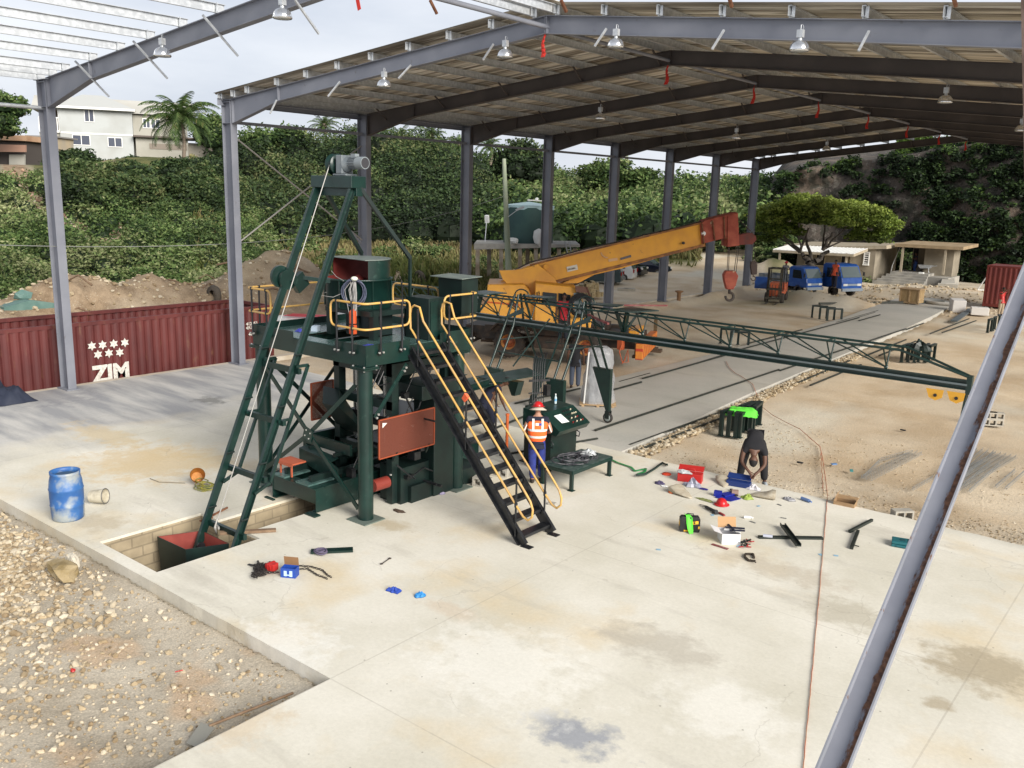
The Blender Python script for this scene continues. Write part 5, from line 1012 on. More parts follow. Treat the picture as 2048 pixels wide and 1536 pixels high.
# lift cylinder and wedge
sp_([(1120, 568), (1157, 566), (1205, 541), (1190, 541), (1150, 556)], 33.1, .55, 'cylinder_bracket', crane_y, boom)
m = MB(); m.cyl(gd(1098, 588, 33.3), gd(1162, 556, 33.3), .16, 16); cy = m.build('lift_cylinder', crane_k, crane); m = MB(); m.cyl(gd(1150, 561, 33.3), gd(1182, 547, 33.3), .09, 14); m.build('cylinder_rod', mat('chrome_rod', (.35, .36, .36)), cy)
# hook blocks hang from the boom
hk = thing('hook_block', 'large red hook block hanging from the crane boom head', 'hook block', gd(1462, 603, 33.3), 0, 'crane hook blocks')
m = MB()
for u0_, u1 in ((1457, 1454), (1459, 1457), (1475, 1468), (1478, 1472)): m.tube([gd(u0_, 493, 33.3), gd(u1, 545, 33.3)], .014, 5)
m.build('rope_fall', crane_k, hk); m = MB(); m.prism([gd(u, v, 33.1) for u, v in ((1453, 542), (1471, 542), (1477, 552), (1472, 570), (1467, 579), (1454, 579), (1449, 560), (1448, 550))], AW*.35); m.build('sheave_block', crane_r, hk, bevel=.02)
m = MB(); c = gd(1459, 593, 33.25); m.tube([c+rt*.0+up*.28, c+up*.17]+[c+rt*cos(a)*.15+up*sin(a)*.15 for a in np.linspace(pi*.55, -pi*1.05, 16)], .05, 8); m.build('hook', crane_k, hk)
hk2 = thing('hook_block', 'small dark auxiliary hook block hanging from the sheave beyond the boom head', 'hook block', gd(1507, 562, 33.3), 0, 'crane hook blocks')
m = MB()
for u in (1504, 1509): m.tube([gd(u, 488, 33.3), gd(u+1, 524, 33.3)], .01, 5)
m.build('rope_fall', crane_k, hk2); m = MB(); m.prism([gd(u, v, 33.2) for u, v in ((1503, 523), (1512, 523), (1515, 530), (1514, 549), (1504, 550), (1502, 532))], AW*.2); m.build('sheave_block', mat('dark_brown_block', (.05, .03, .025), .7), hk2, bevel=.01)
m = MB(); c = gd(1506.5, 557, 33.3); m.tube([c+up*.13, c+up*.09]+[c+rt*cos(a)*.08+up*sin(a)*.08 for a in np.linspace(pi*.55, -pi*1.05, 14)], .022, 6); m.build('hook', crane_k, hk2)
m = MB(); e0 = cl(.1, -.35, 1.55); 
text_mb('SumiCorp', .19, cl(.35, -.03, 1.0), CM.to_3x3() @ V((1, 0, 0)), V((0, 0, 1)), .003, .0).build('side_lettering', mat('silver_letter', (.5, .5, .48), .5), crane)
m = MB(); m.tube([cl(4.5, 0, 1.1), cl(4.4, -.3, .6), cl(4.55, -.35, .2), cl(4.75, -.3, .25), cl(4.7, -.2, .7), cl(4.6, -.25, .3), cl(4.5, -.2, .15)], .022, 6); m.box(cl(4.4, -.05, .9), (.2, .2, .5)); tag(m.build('orange_hose', mat('orange_hose', (.5, .11, .04), .6)), 'orange hose looped down from the crane front beside the wrapped machine', 'hose')
# ================================================================== vehicles
def car(label, loc, rz, paint, kind='hatch', group='cars parked beyond the columns'):
    t = thing('parked_car', label, 'car', loc, rz, group); L2 = 2.0 if kind != 'suv' else 2.25; W2 = .84; H = 1.48 if kind != 'suv' else 1.75; b0 = .28 if kind != 'suv' else .42
    side = {'hatch': [(-L2, .45), (-L2+.05, .95), (-L2+.35, H-.05), (-.7, H), (.25, H-.02), (.95, 1.0), (L2-.15, .82), (L2, .6), (L2-.02, b0), (-L2+.05, b0)],
            'sedan': [(-L2, .5), (-L2, .92), (-1.45, 1.0), (-.95, H-.06), (.2, H-.06), (.95, .98), (L2-.1, .78), (L2, .5), (L2-.03, b0), (-L2, b0)],
            'suv': [(-L2, .6), (-L2+.02, 1.1), (-L2+.25, H-.04), (-.4, H), (.45, H-.03), (1.0, 1.18), (L2-.15, 1.05), (L2, .8), (L2-.02, b0), (-L2, b0)]}[kind]
    m = MB(); n = len(side); vs = []
    for y, ins in ((-W2, .0), (-W2*.5, 0), (W2*.5, 0), (W2, 0)):
        for x, z in side: k = .12 if z > 1.02 and abs(y) > .6 else 0; vs.append((x*(1 if abs(y) < .6 else .985), y-math.copysign(k, y), z))
    fs = [tuple(range(n-1, -1, -1)), tuple(range(3*n, 4*n))]+[(j*n+i, j*n+(i+1) % n, (j+1)*n+(i+1) % n, (j+1)*n+i) for j in range(3) for i in range(n)]
    m.add(vs, fs); bd = m.build('car_body', paint, t, True, bevel=.05)
    def roofz(x): return np.interp(x, [p[0] for p in side[1:6]], [p[1] for p in side[1:6]])
    for s in (-1, 1):
        for xa, xb in ((-1.25, -.35), (-.27, .62)):
            m = MB(); z0 = 1.03 if kind != 'suv' else 1.2; za = min(roofz(xa), H)-.12; zb = min(roofz(xb), H)-.12; y = s*(W2-.10)
            m.prism([(xa-.1, s*(W2-.03), z0), (xb+.08, s*(W2-.03), z0), (xb-.05, y-s*.01, max(zb, z0+.03)), (xa+.02, y-s*.01, max(za, z0+.03))], (0, s*.012, 0)); m.build('side_window', glass, bd, True)
    def scr(i0, i1, name):
        a, b2 = V((side[i0][0], 0, side[i0][1])), V((side[i1][0], 0, side[i1][1])); d = (b2-a); nrm = V((d.z, 0, -d.x)).normalized()
        if nrm.x*(a.x) < 0: nrm = -nrm
        p, q_ = a.lerp(b2, .12)+nrm*.01, a.lerp(b2, .9)+nrm*.01; m = MB(); m.add([p+V((0, -.66, 0)), p+V((0, .66, 0)), q_+V((0, .58, 0)), q_+V((0, -.58, 0))], [(0, 1, 2, 3)]); m.build(name, glassl, bd, True)
    scr(4, 5, 'windscreen'); scr(1, 2, 'rear_window') if kind != 'sedan' else scr(2, 3, 'rear_window')
    for s in (-1, 1):
        m = MB(); m.box((-L2+.02, s*.68, .88 if kind != 'suv' else 1.05), (.06, .18, .26)); m.build('tail_light', mat('tail_red', (.35, .01, .01), .25), bd, True)
        m = MB(); m.box((L2-.08, s*.62, .70 if kind != 'suv' else .9), (.1, .3, .14)); m.build('headlight', mat('lens', (.7, .7, .66)), bd, True)
        for x in (-L2+.75, L2-.72):
            m = MB(); r = .32 if kind != 'suv' else .38; m.lathe((x, s*(W2-.08), r), [(.18, -.10), (r-.02, -.1), (r, -.07), (r, .07), (r-.02, .1), (.18, .1)], 24, 'Y'); wh = m.build('wheel', rubber, t, True)
            m = MB(); m.lathe((x, s*(W2-.08), r), [(.01, s*.09), (.12, s*.10), (.2, s*.085)], 16, 'Y'); m.build('hubcap', mat('hubcap_silver', (.4, .4, .4), .35, .6), wh, True)
    return t
pt_green = mat('car_dark_green', (.03, .05, .055), .25); pt_white = mat('car_white', (.72, .72, .70), .25); pt_black = mat('car_black', (.008, .009, .011), .15); pt_navy = mat('car_dark_blue', (.012, .016, .03), .15)
car('dark green hatchback parked left of a grey column under the crane boom', (-9.0, 42.1, -.1), rad(205), pt_green)
car('white car showing its rounded tail between the green hatchback and black wagon', (-9.9, 45.4, -.1), rad(200), pt_white)
car('black four wheel drive facing right under the crane boom', (-10.4, 47.3, -.05), rad(12), pt_black, 'suv')
car('dark blue sedan with open bonnet line at the right of the parked row', (-10.2, 51.2, -.05), rad(12), pt_navy, 'sedan')
car('white car half hidden behind a column left of the crane', (-2.5, 22.3, -.3), rad(32), mat('car_white', (.7, .7, .7)), 'hatch', None)
def truck(label, loc, rz, paint, s=1.0, bed=True):
    t = thing('flatbed_truck', label, 'truck', loc, rz, 'blue trucks parked by the hut'); W2 = .85*s
    m = MB(); side = [(.55, .75), (.55, 2.02), (.75, 2.12), (1.75, 2.1), (1.95, 2.0), (2.35, 1.25), (2.42, .95), (2.42, .55), (.55, .55)]; m.prism([(x*s, -W2, z*s) for x, z in side], (0, 2*W2, 0)); cb = m.build('cab', paint, t, True, bevel=.05)
    for y in (-1, 1):
        m = MB(); m.prism([(.95*s, y*(W2+.004), 1.22*s), (1.9*s, y*(W2+.004), 1.22*s), (1.72*s, y*(W2+.004), 1.85*s), (.95*s, y*(W2+.004), 1.85*s)], (0, y*.01, 0)); m.build('side_window', glass, cb, True)
        m = MB(); m.box((2.43*s, y*.58*s, .82*s), (.05, .34*s, .15)); m.build('headlight', mat('lens', (.7, .7, .66)), cb, True)
        m = MB(); m.bar((2.15*s, y*W2, 1.75*s), (2.3*s, y*(W2+.15), 1.6*s), .02, .02); m.box((2.3*s, y*(W2+.17), 1.5*s), (.05, .14, .26)); m.build('side_mirror', blackp, cb, True)
    a, b2 = V((2.36*s, 0, 1.28*s)), V((1.98*s, 0, 1.95*s)); nrm = V((.66, 0, .37)).normalized()*.012; m = MB(); m.add([a+nrm+V((0, -W2*.9, 0)), a+nrm+V((0, W2*.9, 0)), b2+nrm+V((0, W2*.84, 0)), b2+nrm+V((0, -W2*.84, 0))], [(0, 1, 2, 3)]); m.build('windscreen', glassl, cb, True)
    m = MB(); m.box((2.44*s, 0, .82*s), (.02, .9*s, .14)); m.box((2.46*s, 0, .5*s), (.14, 1.7*s, .2)); m.build('grille_bumper', mat('pale_blue_grey', (.25, .3, .36), .4), cb, True)
    m = MB(); m.bx(-2.6*s, .5*s, -W2*1.05, W2*1.05, .82*s, .92*s); 
    for a, c in (((-2.6*s, -W2*1.05), (.5*s, -W2*1.05)), ((-2.6*s, W2*1.05), (.5*s, W2*1.05)), ((-2.6*s, -W2), (-2.6*s, W2))): m.bar((*a, 1.1*s), (*c, 1.1*s), .04, .34*s)
    m.build('cargo_bed', mat('bed_grey_blue', (.16, .19, .24), .6, col2=(.3, .3, .29), scale=4), t, True)
    m = MB(); m.bar((.56*s, -W2, 1.2*s), (.56*s, W2, 1.2*s), .05, .05); m.bx(-2.4*s, 2.2*s, -.35, .35, .5*s, .8*s); m.build('truck_chassis', blackp, t, True)
    for x in (-1.7*s, 1.55*s):
        for y in (-1, 1): m = MB(); m.lathe((x, y*(W2-.12), .38*s), [(.18, -.12), (.36*s, -.12), (.38*s, -.08), (.38*s, .08), (.36*s, .12), (.18, .12), (.05, .1*y)], 24, 'Y'); m.build('wheel', rubber, t, True)
    return t
truck('small blue flatbed truck parked left behind the sand ridge', (2.7, 49.4, -.1), rad(-22), bluep, .9)
truck('larger blue truck with grey tray and broad cab parked right near the hut', (4.6, 51.0, -.15), rad(-28), bluep, 1.05)
# forklift
fk = thing('forklift', 'worn orange forklift with dark mast and overhead guard facing the camera', 'forklift', (4.5, 42.6, -.1), rad(-75))
m = MB(); m.bx(-1.5, -.5, -.5, .5, .45, 1.15); m.bx(-.5, .6, -.48, .48, .35, .75); m.build('counterweight', mat('forklift_orange', (.55, .11, .04), .55, col2=(.4, .12, .06), scale=5), fk, True, bevel=.06)
m = MB()
for y in (-.42, .42): m.box((1.0, y, 1.15), (.12, .09, 2.1)); m.box((1.1, y*.8, 1.2), (.08, .06, 1.9))
for z in (.3, .9, 1.5, 2.15): m.box((1.02, 0, z), (.06, .86, .08))
for y in (-.28, -.1, .1, .28): m.box((1.2, y, .7), (.03, .04, .9))
m.box((1.2, 0, .3), (.06, 1.0, .1)); m.box((1.2, 0, .85), (.05, 1.0, .08)); m.build('mast', mat('mast_dark', (.03, .028, .022), .6, col2=(.08, .07, .05), scale=6), fk, True)
for y in (-.3, .3): m = MB(); m.box((1.75, y, .05), (1.1, .11, .05)); m.build('fork', mat('mast_dark', (0, 0, 0)), fk, True)
m = MB()
for x in (-.7, .55):
    for y in (-.48, .48): m.bar((x, y, .7), (x*.9, y, 2.1), .05, .05)
for y in (-.48, -.16, .16, .48): m.bar((-.63, y, 2.1), (.5, y, 2.12), .04, .04)
for x in (-.63, .5): m.bar((x, -.48, 2.1), (x, .48, 2.1), .05, .05)
m.build('overhead_guard', blackp, fk, True)
for x in (-1.05, .62):
    for y in (-.48, .48): m = MB(); m.lathe((x, y, .3), [(.12, -.1), (.3, -.1), (.3, .1), (.12, .1), (.05, 0)], 20, 'Y'); m.build('wheel', rubber, fk, True)
# ================================================================== containers
def container(label, x0, x1, y0, y1, z0, h, mt, open_top=False, group=None, rz=0, org=None):
    t = thing('shipping_container', label, 'container', org or ((x0+x1)/2, (y0+y1)/2, z0), rz, group); loc = org is not None
    def bld(m, n): return m.build(n, mt, t, loc)
    for x, s in ((x0, -1), (x1, 1)):
        n = int((y1-y0-.3)/.07); ys = np.linspace(y0+.15, y1-.15, n); d = np.array([0, .0, .035, .035])[np.arange(n) % 4]; m = MB(); vs = []
        for y, dd in zip(ys, d): vs += [(x-s*(.02+dd), y, z0+.18), (x-s*(.02+dd), y, z0+h-.12)]
        m.add(vs, [(2*i, 2*i+1, 2*i+3, 2*i+2) for i in range(n-1)]); bld(m, 'side_panel')
    for y, s in ((y0, -1), (y1, 1)):
        n = int((x1-x0-.3)/.07); xs = np.linspace(x0+.15, x1-.15, n); d = np.array([0, .0, .03, .03])[np.arange(n) % 4]; m = MB(); vs = []
        for x, dd in zip(xs, d): vs += [(x, y-s*(.02+dd), z0+.18), (x, y-s*(.02+dd), z0+h-.12)]
        m.add(vs, [(2*i, 2*i+1, 2*i+3, 2*i+2) for i in range(n-1)]); bld(m, 'end_panel')
    m = MB()
    for x in (x0+.06, x1-.06):
        for y in (y0+.08, y1-.08): m.box((x, y, z0+h/2), (.12, .16, h))
        m.bx(x-.05, x+.05, y0+.16, y1-.16, z0, z0+.18); m.bx(x-.045, x+.045, y0+.16, y1-.16, z0+h-.12, z0+h)
    for y in (y0+.08, y1-.08): m.bx(x0+.12, x1-.12, y-.05, y+.05, z0, z0+.18); m.bx(x0+.12, x1-.12, y-.045, y+.045, z0+h-.12, z0+h)
    bld(m, 'corner_frame')
    m = MB(); m.bx(x0+.1, x1-.1, y0+.1, y1-.1, z0+.1, z0+.15) 
    if not open_top: m.bx(x0+.1, x1-.1, y0+.13, y1-.13, z0+h-.06, z0+h-.02)
    bld(m, 'roof_panel' if not open_top else 'container_base'); return t
mar = mat('container_maroon', (.075, .013, .013), .6, col2=(.115, .022, .020), scale=1.6, stretch=(1, 1, .35), col3=(.13, .05, .03), s3=4, lo3=.62, hi3=.72)
cz = thing
c1 = container('open top maroon container carrying white stars and big white letters', -3.35, -.92, -4.0, 8.2, -.86, 2.7, mar, True)
whl = mat('container_white_mark', (.66, .65, .60), .6, col2=(.5, .47, .42), scale=14)
def cm_text(txt, size, y, z, bold): text_mb(txt, size, (-.912, y, z), (0, 1, 0), (0, 0, 1), .004, bold).build('lettering', whl, c1)
cm_text('ZIM', .74, 1.20, -.13, .035)
def star(y, z, r):
    m = MB(); pts = []
    for k in range(12): a = pi/2+k*pi/6; rr_ = r if k % 2 == 0 else r*.55; pts.append((-.918, y+cos(a)*rr_, z+sin(a)*rr_))
    m.prism(pts, (.008, 0, 0)); m.build('star', whl, c1)
for a, b2 in ((537, 708), (600, 702), (665, 695), (730, 688), (573, 758), (637, 750), (700, 745)): p = gx(a/2.926, 450+b2/2.926, -.92); star(p.y, p.z, .155)
p = gx(1440/2.926, 450+585/2.926, -.91); cm_text('412851 6', .17, p.y, p.z-.03, .004); p = gx(1440/2.926, 450+605/2.926, -.91); cm_text('43U1', .15, p.y, p.z-.04, .004); p = gx(1455/2.926, 450+645/2.926, -.91); cm_text('40', .15, p.y, p.z-.02, .004)
cr = container('dark red container at the right edge with a man in red beside it', 14.75, 20.8, 51.0, 53.44, -.05, 2.6, mat('container_dark_red', (.13, .018, .016), .55, col2=(.17, .03, .022), scale=1))
# green skip bin behind and white boat
m = MB(); a = gx(2, 624, -8.5); c = gx(108, 617, -8.5); m.prism([(-9.6, a.y, .4), (-9.6, c.y, .4), (-9.6, c.y, 1.55), (-9.6, (a.y+c.y)/2, 1.75), (-9.6, a.y, 1.55)], (1.4, 0, 0)); m.lump((-8.9, (a.y+c.y)/2, 1.85), .28, 3, 1, (1, 1.2, .7)); tag(m.build('green_tank_lid', mat('weathered_teal', (.10, .19, .17), .6, col2=(.15, .25, .22), scale=2)), 'weathered teal green tank top showing above the left container', 'tank')
bo = thing('beached_boat', 'white boat with red stripes lying beyond the platform at the column foot', 'boat', (-3.0, 13.0, -.5), rad(20))
m = MB(); n = 12; rings = []
for i in range(n+1):
    t = i/n; w_ = .95*(1-abs(t-.45)**2.2*2.6)*(.25+.75*min(1, (1-t)*3)); rings.append([(-2.9+5.8*t, -w_, .95+.1*t), (-2.9+5.8*t, -w_*.6, .25), (-2.9+5.8*t, 0, .05+.3*t*t), (-2.9+5.8*t, w_*.6, .25), (-2.9+5.8*t, w_, .95+.1*t), (-2.9+5.8*t, w_*.5, 1.1+.12*t), (-2.9+5.8*t, -w_*.5, 1.1+.12*t)])
m.add([p for r_ in rings for p in r_], [(i*7+k, i*7+(k+1) % 7, (i+1)*7+(k+1) % 7, (i+1)*7+k) for i in range(n) for k in range(7)]+[tuple(range(6, -1, -1)), tuple(range(7*n, 7*n+7))]); m.build('hull', white, bo, True)
m = MB()
for y, r_ in ((-.5, .10), (-.28, .05), (.1, .16)): m.bar((-2.3, y, 1.20), (1.9, y*.9, 1.30), r_*1.6, .02)
m.build('deck_stripe', mat('boat_red', (.55, .03, .06), .35), bo, True)
m = MB(); m.box((.3, .05, 1.32), (1.2, .7, .14)); m.build('hatch', white, bo, True, bevel=.03)
for i, (x, y, z, s, lb) in enumerate(((-1.4, 14.1, .1, .75, 'left orange brown crate beside the boat behind the stairs top'), (-.5, 14.7, .1, .8, 'right orange brown crate beside the boat behind the stairs top'))):
    m = MB(); m.box((x, y, z+.2), (s*1.3, s*1.2, 1.0), .3); o = m.build('wooden_crate', mat('orange_brown_board', (.30, .11, .05), .8, col2=(.38, .16, .08), scale=3)); tag(o, lb, 'crate', 'orange brown crates by the boat')
# ================================================================== tank on stand, pole, cable
D = 55
stand = thing('tank_stand', 'rough concrete platform on posts carrying the green water tank', 'tank stand', gd(1040, 560, D)-V((0, 0, 0)))
con = mat('rough_concrete', (.24, .23, .21), .9, col2=(.36, .34, .30), scale=1.5, bump=.3)
def pr(pts, dep, th, nm, mt, par=None, **k): m = MB(); m.prism([gd(u, v, dep) for u, v in pts], AW*th); return m.build(nm, mt, par, **k)
pr([(948, 487), (1160, 489), (1160, 494), (948, 499)], 54.4, 4.2, 'slab_top', con, stand)
for u, dep in ((955, 54.4), (1002, 54.5), (1040, 54.5), (1055, 57.5), (1072, 54.6), (1096, 57.5), (1118, 54.6), (1150, 54.6), (978, 58)): pr([(u-4, 497), (u+4, 497), (u+4, 556), (u-4, 556)], dep, .35, 'post', mat('stand_post', (.22, .17, .12), .9, col2=(.34, .30, .24), scale=2), stand)
c = gd(1056, 487, 56.4); rt_ = gd(1105, 487, 56.4); r_ = (rt_-c).length; tank = thing('water_tank', 'dark green ribbed water tank with pale zigzag rim standing on concrete', 'water tank', c)
tg = mat('tank_dark_green', (.012, .045, .045), .55, col2=(.02, .06, .055), scale=1.2)
m = MB(); hh = (gd(1056, 412, 56.4)-c).z; prof = []
for i in range(12): z = hh*i/12; prof += [(r_, z), (r_+.02, z+hh/24)]
prof += [(r_, hh)]; m.lathe((0, 0, 0), prof, 48, cap0=True); tb_ = m.build('tank_wall', tg, tank, True)
m = MB(); vs = [(0, 0, hh+.28)]; n = 40
for k in range(n): a = 2*pi*k/n; vs.append((cos(a)*(r_+.03), sin(a)*(r_+.03), hh+.05))
for k in range(n): a = 2*pi*k/n; vs.append((cos(a)*(r_+.04), sin(a)*(r_+.04), hh-.1-.13*(k % 5 in (2, 3))+.02))
m.add(vs, [(0, 1+k, 1+(k+1) % n) for k in range(n)]+[(1+k, 1+n+k, 1+n+(k+1) % n, 1+(k+1) % n) for k in range(n)]); m.build('tank_lid', mat('pale_teal_lid', (.25, .36, .38), .5), tank, True)
m = MB(); m.bar(gd(1055, 400, 54), gd(1088, 402, 54), .1, .06); m.lump(gd(1074, 399, 54), .12, 1, 1); m.build('tank_vent', offwh, tank)
m = MB(); p = gd(1078, 487, 54.5); m.lump(p+V((0, 0, .35)), .55, 8, 2, (.7, .5, 1.1), .2); tag(m.build('cement_bag', mat('white_bag', (.55, .55, .53), .8)), 'white bag leaning on the tank right side', 'bag')
m = MB(); p = gd(1026, 487, 54.5); m.lump(p+V((0, 0, .15)), .35, 4, 2, (1.1, .6, .6), .2); tag(m.build('cement_bag', mat('white_bag', (.5, .5, .5))), 'cream sack at the tank left foot beside the pole', 'bag')
m = MB(); p0, p1 = gd(1132, 484, 53.9), gd(1142, 520, 53.6)
for du in (-4, 4): m.bar(gd(1134+du, 482, 53.9), gd(1142+du, 522, 53.5), .05, .05)
for i in range(6): a = gd(1130, 484, 53.9).lerp(gd(1138, 522, 53.5), i/5); m.bar(a, a+rt*.25, .03, .03)
tag(m.build('ladder', mat('ladder_alu', (.4, .41, .42), .4, .5)), 'aluminium ladder leaning on the right end of the tank stand', 'ladder')
pole = thing('utility_pole', 'pale green timber utility pole standing before the tank', 'utility pole', gd(1017, 548, 50))
m = MB(); m.cone(gd(1018, 560, 50), gd(1008, 318, 50), .19, .11, 12); m.build('pole_shaft', mat('pole_greenish', (.23, .27, .19), .9, col2=(.30, .32, .24), scale=2.5, stretch=(1, 1, .2)), pole)
m = MB(); m.cyl(gd(1016, 434, 49.9), gd(1036, 419, 49.7), .02, 6); m.build('lamp_arm', galv, pole); m = MB(); m.box(gd(1040, 417, 49.7), (.5, .2, .12), .6, 0, -.4); m.build('lamp_head', mat('lamp_grey', (.5, .52, .54), .4), pole)
cabm = mat('service_cable', (.25, .26, .24), .6)
m = MB(); pts = []
A = gd(-60, 488, 24); B = gd(1008, 392, 50)
for i in range(25): t = i/24; p = A.lerp(B, t); p.z -= 4*.95*t*(1-t); pts.append(p)
m.tube(pts, .012, 5); tag(m.build('overhead_cable', cabm), 'thin service cable sagging from the pole across to the left edge', 'cable')
fl_ = thing('floodlight', 'small white floodlight on a thin stand left of the pole', 'floodlight', gd(970, 484, 54.5)); m = MB(); m.cyl(gd(970, 484, 54.5), gd(973, 446, 54.5), .03, 8); m.build('stand_pipe', galv, fl_); m = MB(); m.box(gd(974, 438, 54.5), (.22, .2, .45), .3, .2); m.build('lamp_head', offwh, fl_)
# pallet pile by the green hatchback and a block pair
m = MB(); R_ = random.Random(5); c = gz(1178, 592, -.1)
for k in range(60): p = c+V((R_.uniform(-.8, .8), R_.uniform(-.5, .5), 0)); h_ = max(.1, 1.15-abs(p.x-c.x)*.9)*R_.uniform(.3, 1); m.box((p.x, p.y, -.1+h_*.5), (R_.uniform(.06, .2), R_.uniform(.06, .5), h_), R_.uniform(0, 3), R_.uniform(-.15, .15))
tag(m.build('timber_pile', mat('pale_offcuts', (.40, .31, .17), .85, col2=(.52, .44, .28), scale=5)), 'heap of pale timber offcuts stacked upright near the green hatchback', 'timber pile')
for u, lb in ((1246, 'left of two grey block bundles lying on the pale yard'), (1259, 'right of two grey block bundles lying on the pale yard')): m = MB(); m.box(gz(u, 580, -.05), (.75, .5, .25), .6); tag(m.build('block_bundle', concg), lb, 'blocks', 'grey block bundles')
# ================================================================== huts
def hut_front(Yp, th): pass
blkw = mat('hut_block_wall', (.19, .165, .125), .9, col2=(.27, .235, .18), scale=1.1, bump=.25)
dark = mat('dark_opening', (.012, .012, .014), .9); trim = mat('pale_trim_board', (.36, .31, .23), .7, col2=(.29, .24, .17), scale=3)
def W2(u, v, Yp): return gy(u, v, Yp)
h1 = thing('site_hut', 'low unpainted block hut with white lean-to roof beneath the spreading tree', 'hut', (0, 66, -.2))
Yh = 64.0; a = gy(1590, 560, Yh); b2 = gy(1748, 556, Yh); zf = .0; x0, x1 = a.x, b2.x-1.9; ztp = gy(1690, 500, Yh).z
m = MB(); m.bx(x0, x1, Yh, Yh+5, -.5, ztp+.2); hb = m.build('block_wall', blkw, h1)
m = MB(); m.bx(x1, x1+2.0, Yh-.6, Yh+5.2, -.5, ztp+.35); m.build('block_wall', blkw, h1)
m = MB(); m.prism([gy(1568, 489, Yh-.8), gy(1690, 487+5, Yh-.8), gy(1773, 491, Yh-.8), gy(1773, 498, Yh-.8), gy(1690, 499, Yh-.8), gy(1568, 494, Yh-.8)], (0, 6.5, .1)); m.build('flat_roof', trim, h1)
m = MB(); q0, q1, q2, q3 = gy(1546, 499, Yh-3.4), gy(1707, 508, Yh-3.4), gy(1735, 497, Yh-.9), gy(1578, 490, Yh-.9); m.add([q0, q1, q2, q3]+[p+V((0, 0, -.05)) for p in (q0, q1, q2, q3)], [(0, 1, 2, 3), (7, 6, 5, 4), (0, 4, 5, 1), (1, 5, 6, 2)]); 
for i in range(22): t = i/21; m.bar(q0.lerp(q1, t)+V((0, 0, .02)), q3.lerp(q2, t)+V((0, 0, .02)), .03, .03)
m.build('lean_to_roof', mat('white_roof_sheet', (.62, .62, .60), .5), h1)
m = MB(); m.bar(q0+V((0, -.02, -.12)), q1+V((0, -.02, -.12)), .05, .2); m.bar(q1+V((.02, 0, -.12)), q2+V((.02, 0, -.12)), .05, .2); m.build('fascia_board', trim, h1)
for u in (1560, 1694): p = gy(u, 505, Yh-3.3); m = MB(); m.box((p.x, p.y, (p.z-.5)/2+.0), (.14, .14, p.z+.4)); m.build('veranda_post', trim, h1)
for u0_, u1, v0, v1, nm in ((1610, 1622, 510, 528, 'window'), (1632, 1650, 508, 530, 'window'), (1681, 1697, 510, 542, 'door')):
    a, c = gy(u0_, v1, Yh-.02), gy(u1, v0, Yh-.02); m = MB(); m.bx(a.x, c.x, Yh-.03, Yh+.02, a.z if nm != 'door' else -.1, c.z); o = m.build(nm, dark, h1)
    m = MB(); e = .07; m.bx(a.x-e, c.x+e, Yh-.06, Yh-.031, c.z, c.z+e); m.bx(a.x-e, a.x, Yh-.06, Yh-.031, -.1 if nm == 'door' else a.z, c.z); m.bx(c.x, c.x+e, Yh-.06, Yh-.031, -.1 if nm == 'door' else a.z, c.z)
    if nm != 'door': m.bx(a.x-.15, c.x+.15, Yh-.12, Yh-.031, a.z-e, a.z)
    m.build('frame', trim, o)
a, c = gy(1728, 528, Yh-.62), gy(1738, 506, Yh-.62); m = MB(); m.bx(a.x, c.x, Yh-.63, Yh-.59, a.z, c.z); o = m.build('window', dark, h1); m = MB()
for i in range(5): z = a.z+(c.z-a.z)*(i+.5)/5; m.bx(a.x, c.x, Yh-.66, Yh-.64, z-.04, z+.04)
m.bx(a.x-.08, a.x, Yh-.68, Yh-.6, a.z-.08, c.z+.08); m.bx(c.x, c.x+.08, Yh-.68, Yh-.6, a.z-.08, c.z+.08); m.bx(a.x, c.x, Yh-.68, Yh-.6, c.z, c.z+.08); m.bx(a.x-.1, c.x+.1, Yh-.72, Yh-.6, a.z-.1, a.z); m.build('louvre_frame', white, o)
h2 = thing('site_hut', 'unfinished block hut with flat timber roof, open porch and concrete steps', 'hut', (8, 68, 0)); Y2 = 66.0
p0, p1 = gy(1790, 487, Y2-1.6), gy(1927, 494, Y2-1.6); m = MB(); m.prism([p0, p1, p1+V((0, 0, -.25)), p0+V((0, 0, -.25))], (0, 5, .12)); m.build('flat_roof', mat('raw_timber_roof', (.26, .19, .11), .8, col2=(.34, .25, .15), scale=2), h2)
zb = gy(1860, 548, Y2-1.5).z; a, c = gy(1805, 545, Y2), gy(1905, 545, Y2); m = MB(); zr = p1.z-.1
m.bx(a.x+.2, c.x, Y2+1.6, Y2+1.8, zb, zr); m.bx(c.x-2.2, c.x, Y2-.2, Y2+1.59, zb-.6, zr); m.build('block_wall', blkw, h2)
for u0_, u1 in ((1823, 1838), (1852, 1868)): q0, q1 = gy(u0_, 545, Y2+1.6), gy(u1, 497, Y2+1.6); m = MB(); m.bx(q0.x, q1.x, Y2+1.56, Y2+1.59, zb, q1.z); m.build('door', dark, h2)
for u in (1806, 1892): q0 = gy(u, 500, Y2-1.4); m = MB(); m.box((q0.x, Y2-1.4, (zb+zr)/2), (.16, .16, zr-zb)); m.build('porch_post', trim, h2)
m = MB()
for i in range(5): m.bx(a.x-.4-.25*i, c.x-1.3, Y2-1.6-.3*(i+1), Y2-1.6-.3*i if i else Y2+1.6, -.4, zb-.18*i)
m.bx(c.x-1.3, c.x+.2, Y2-2.0, Y2+1.6, -.4, zb-.2); m.build('concrete_steps', con, h2)
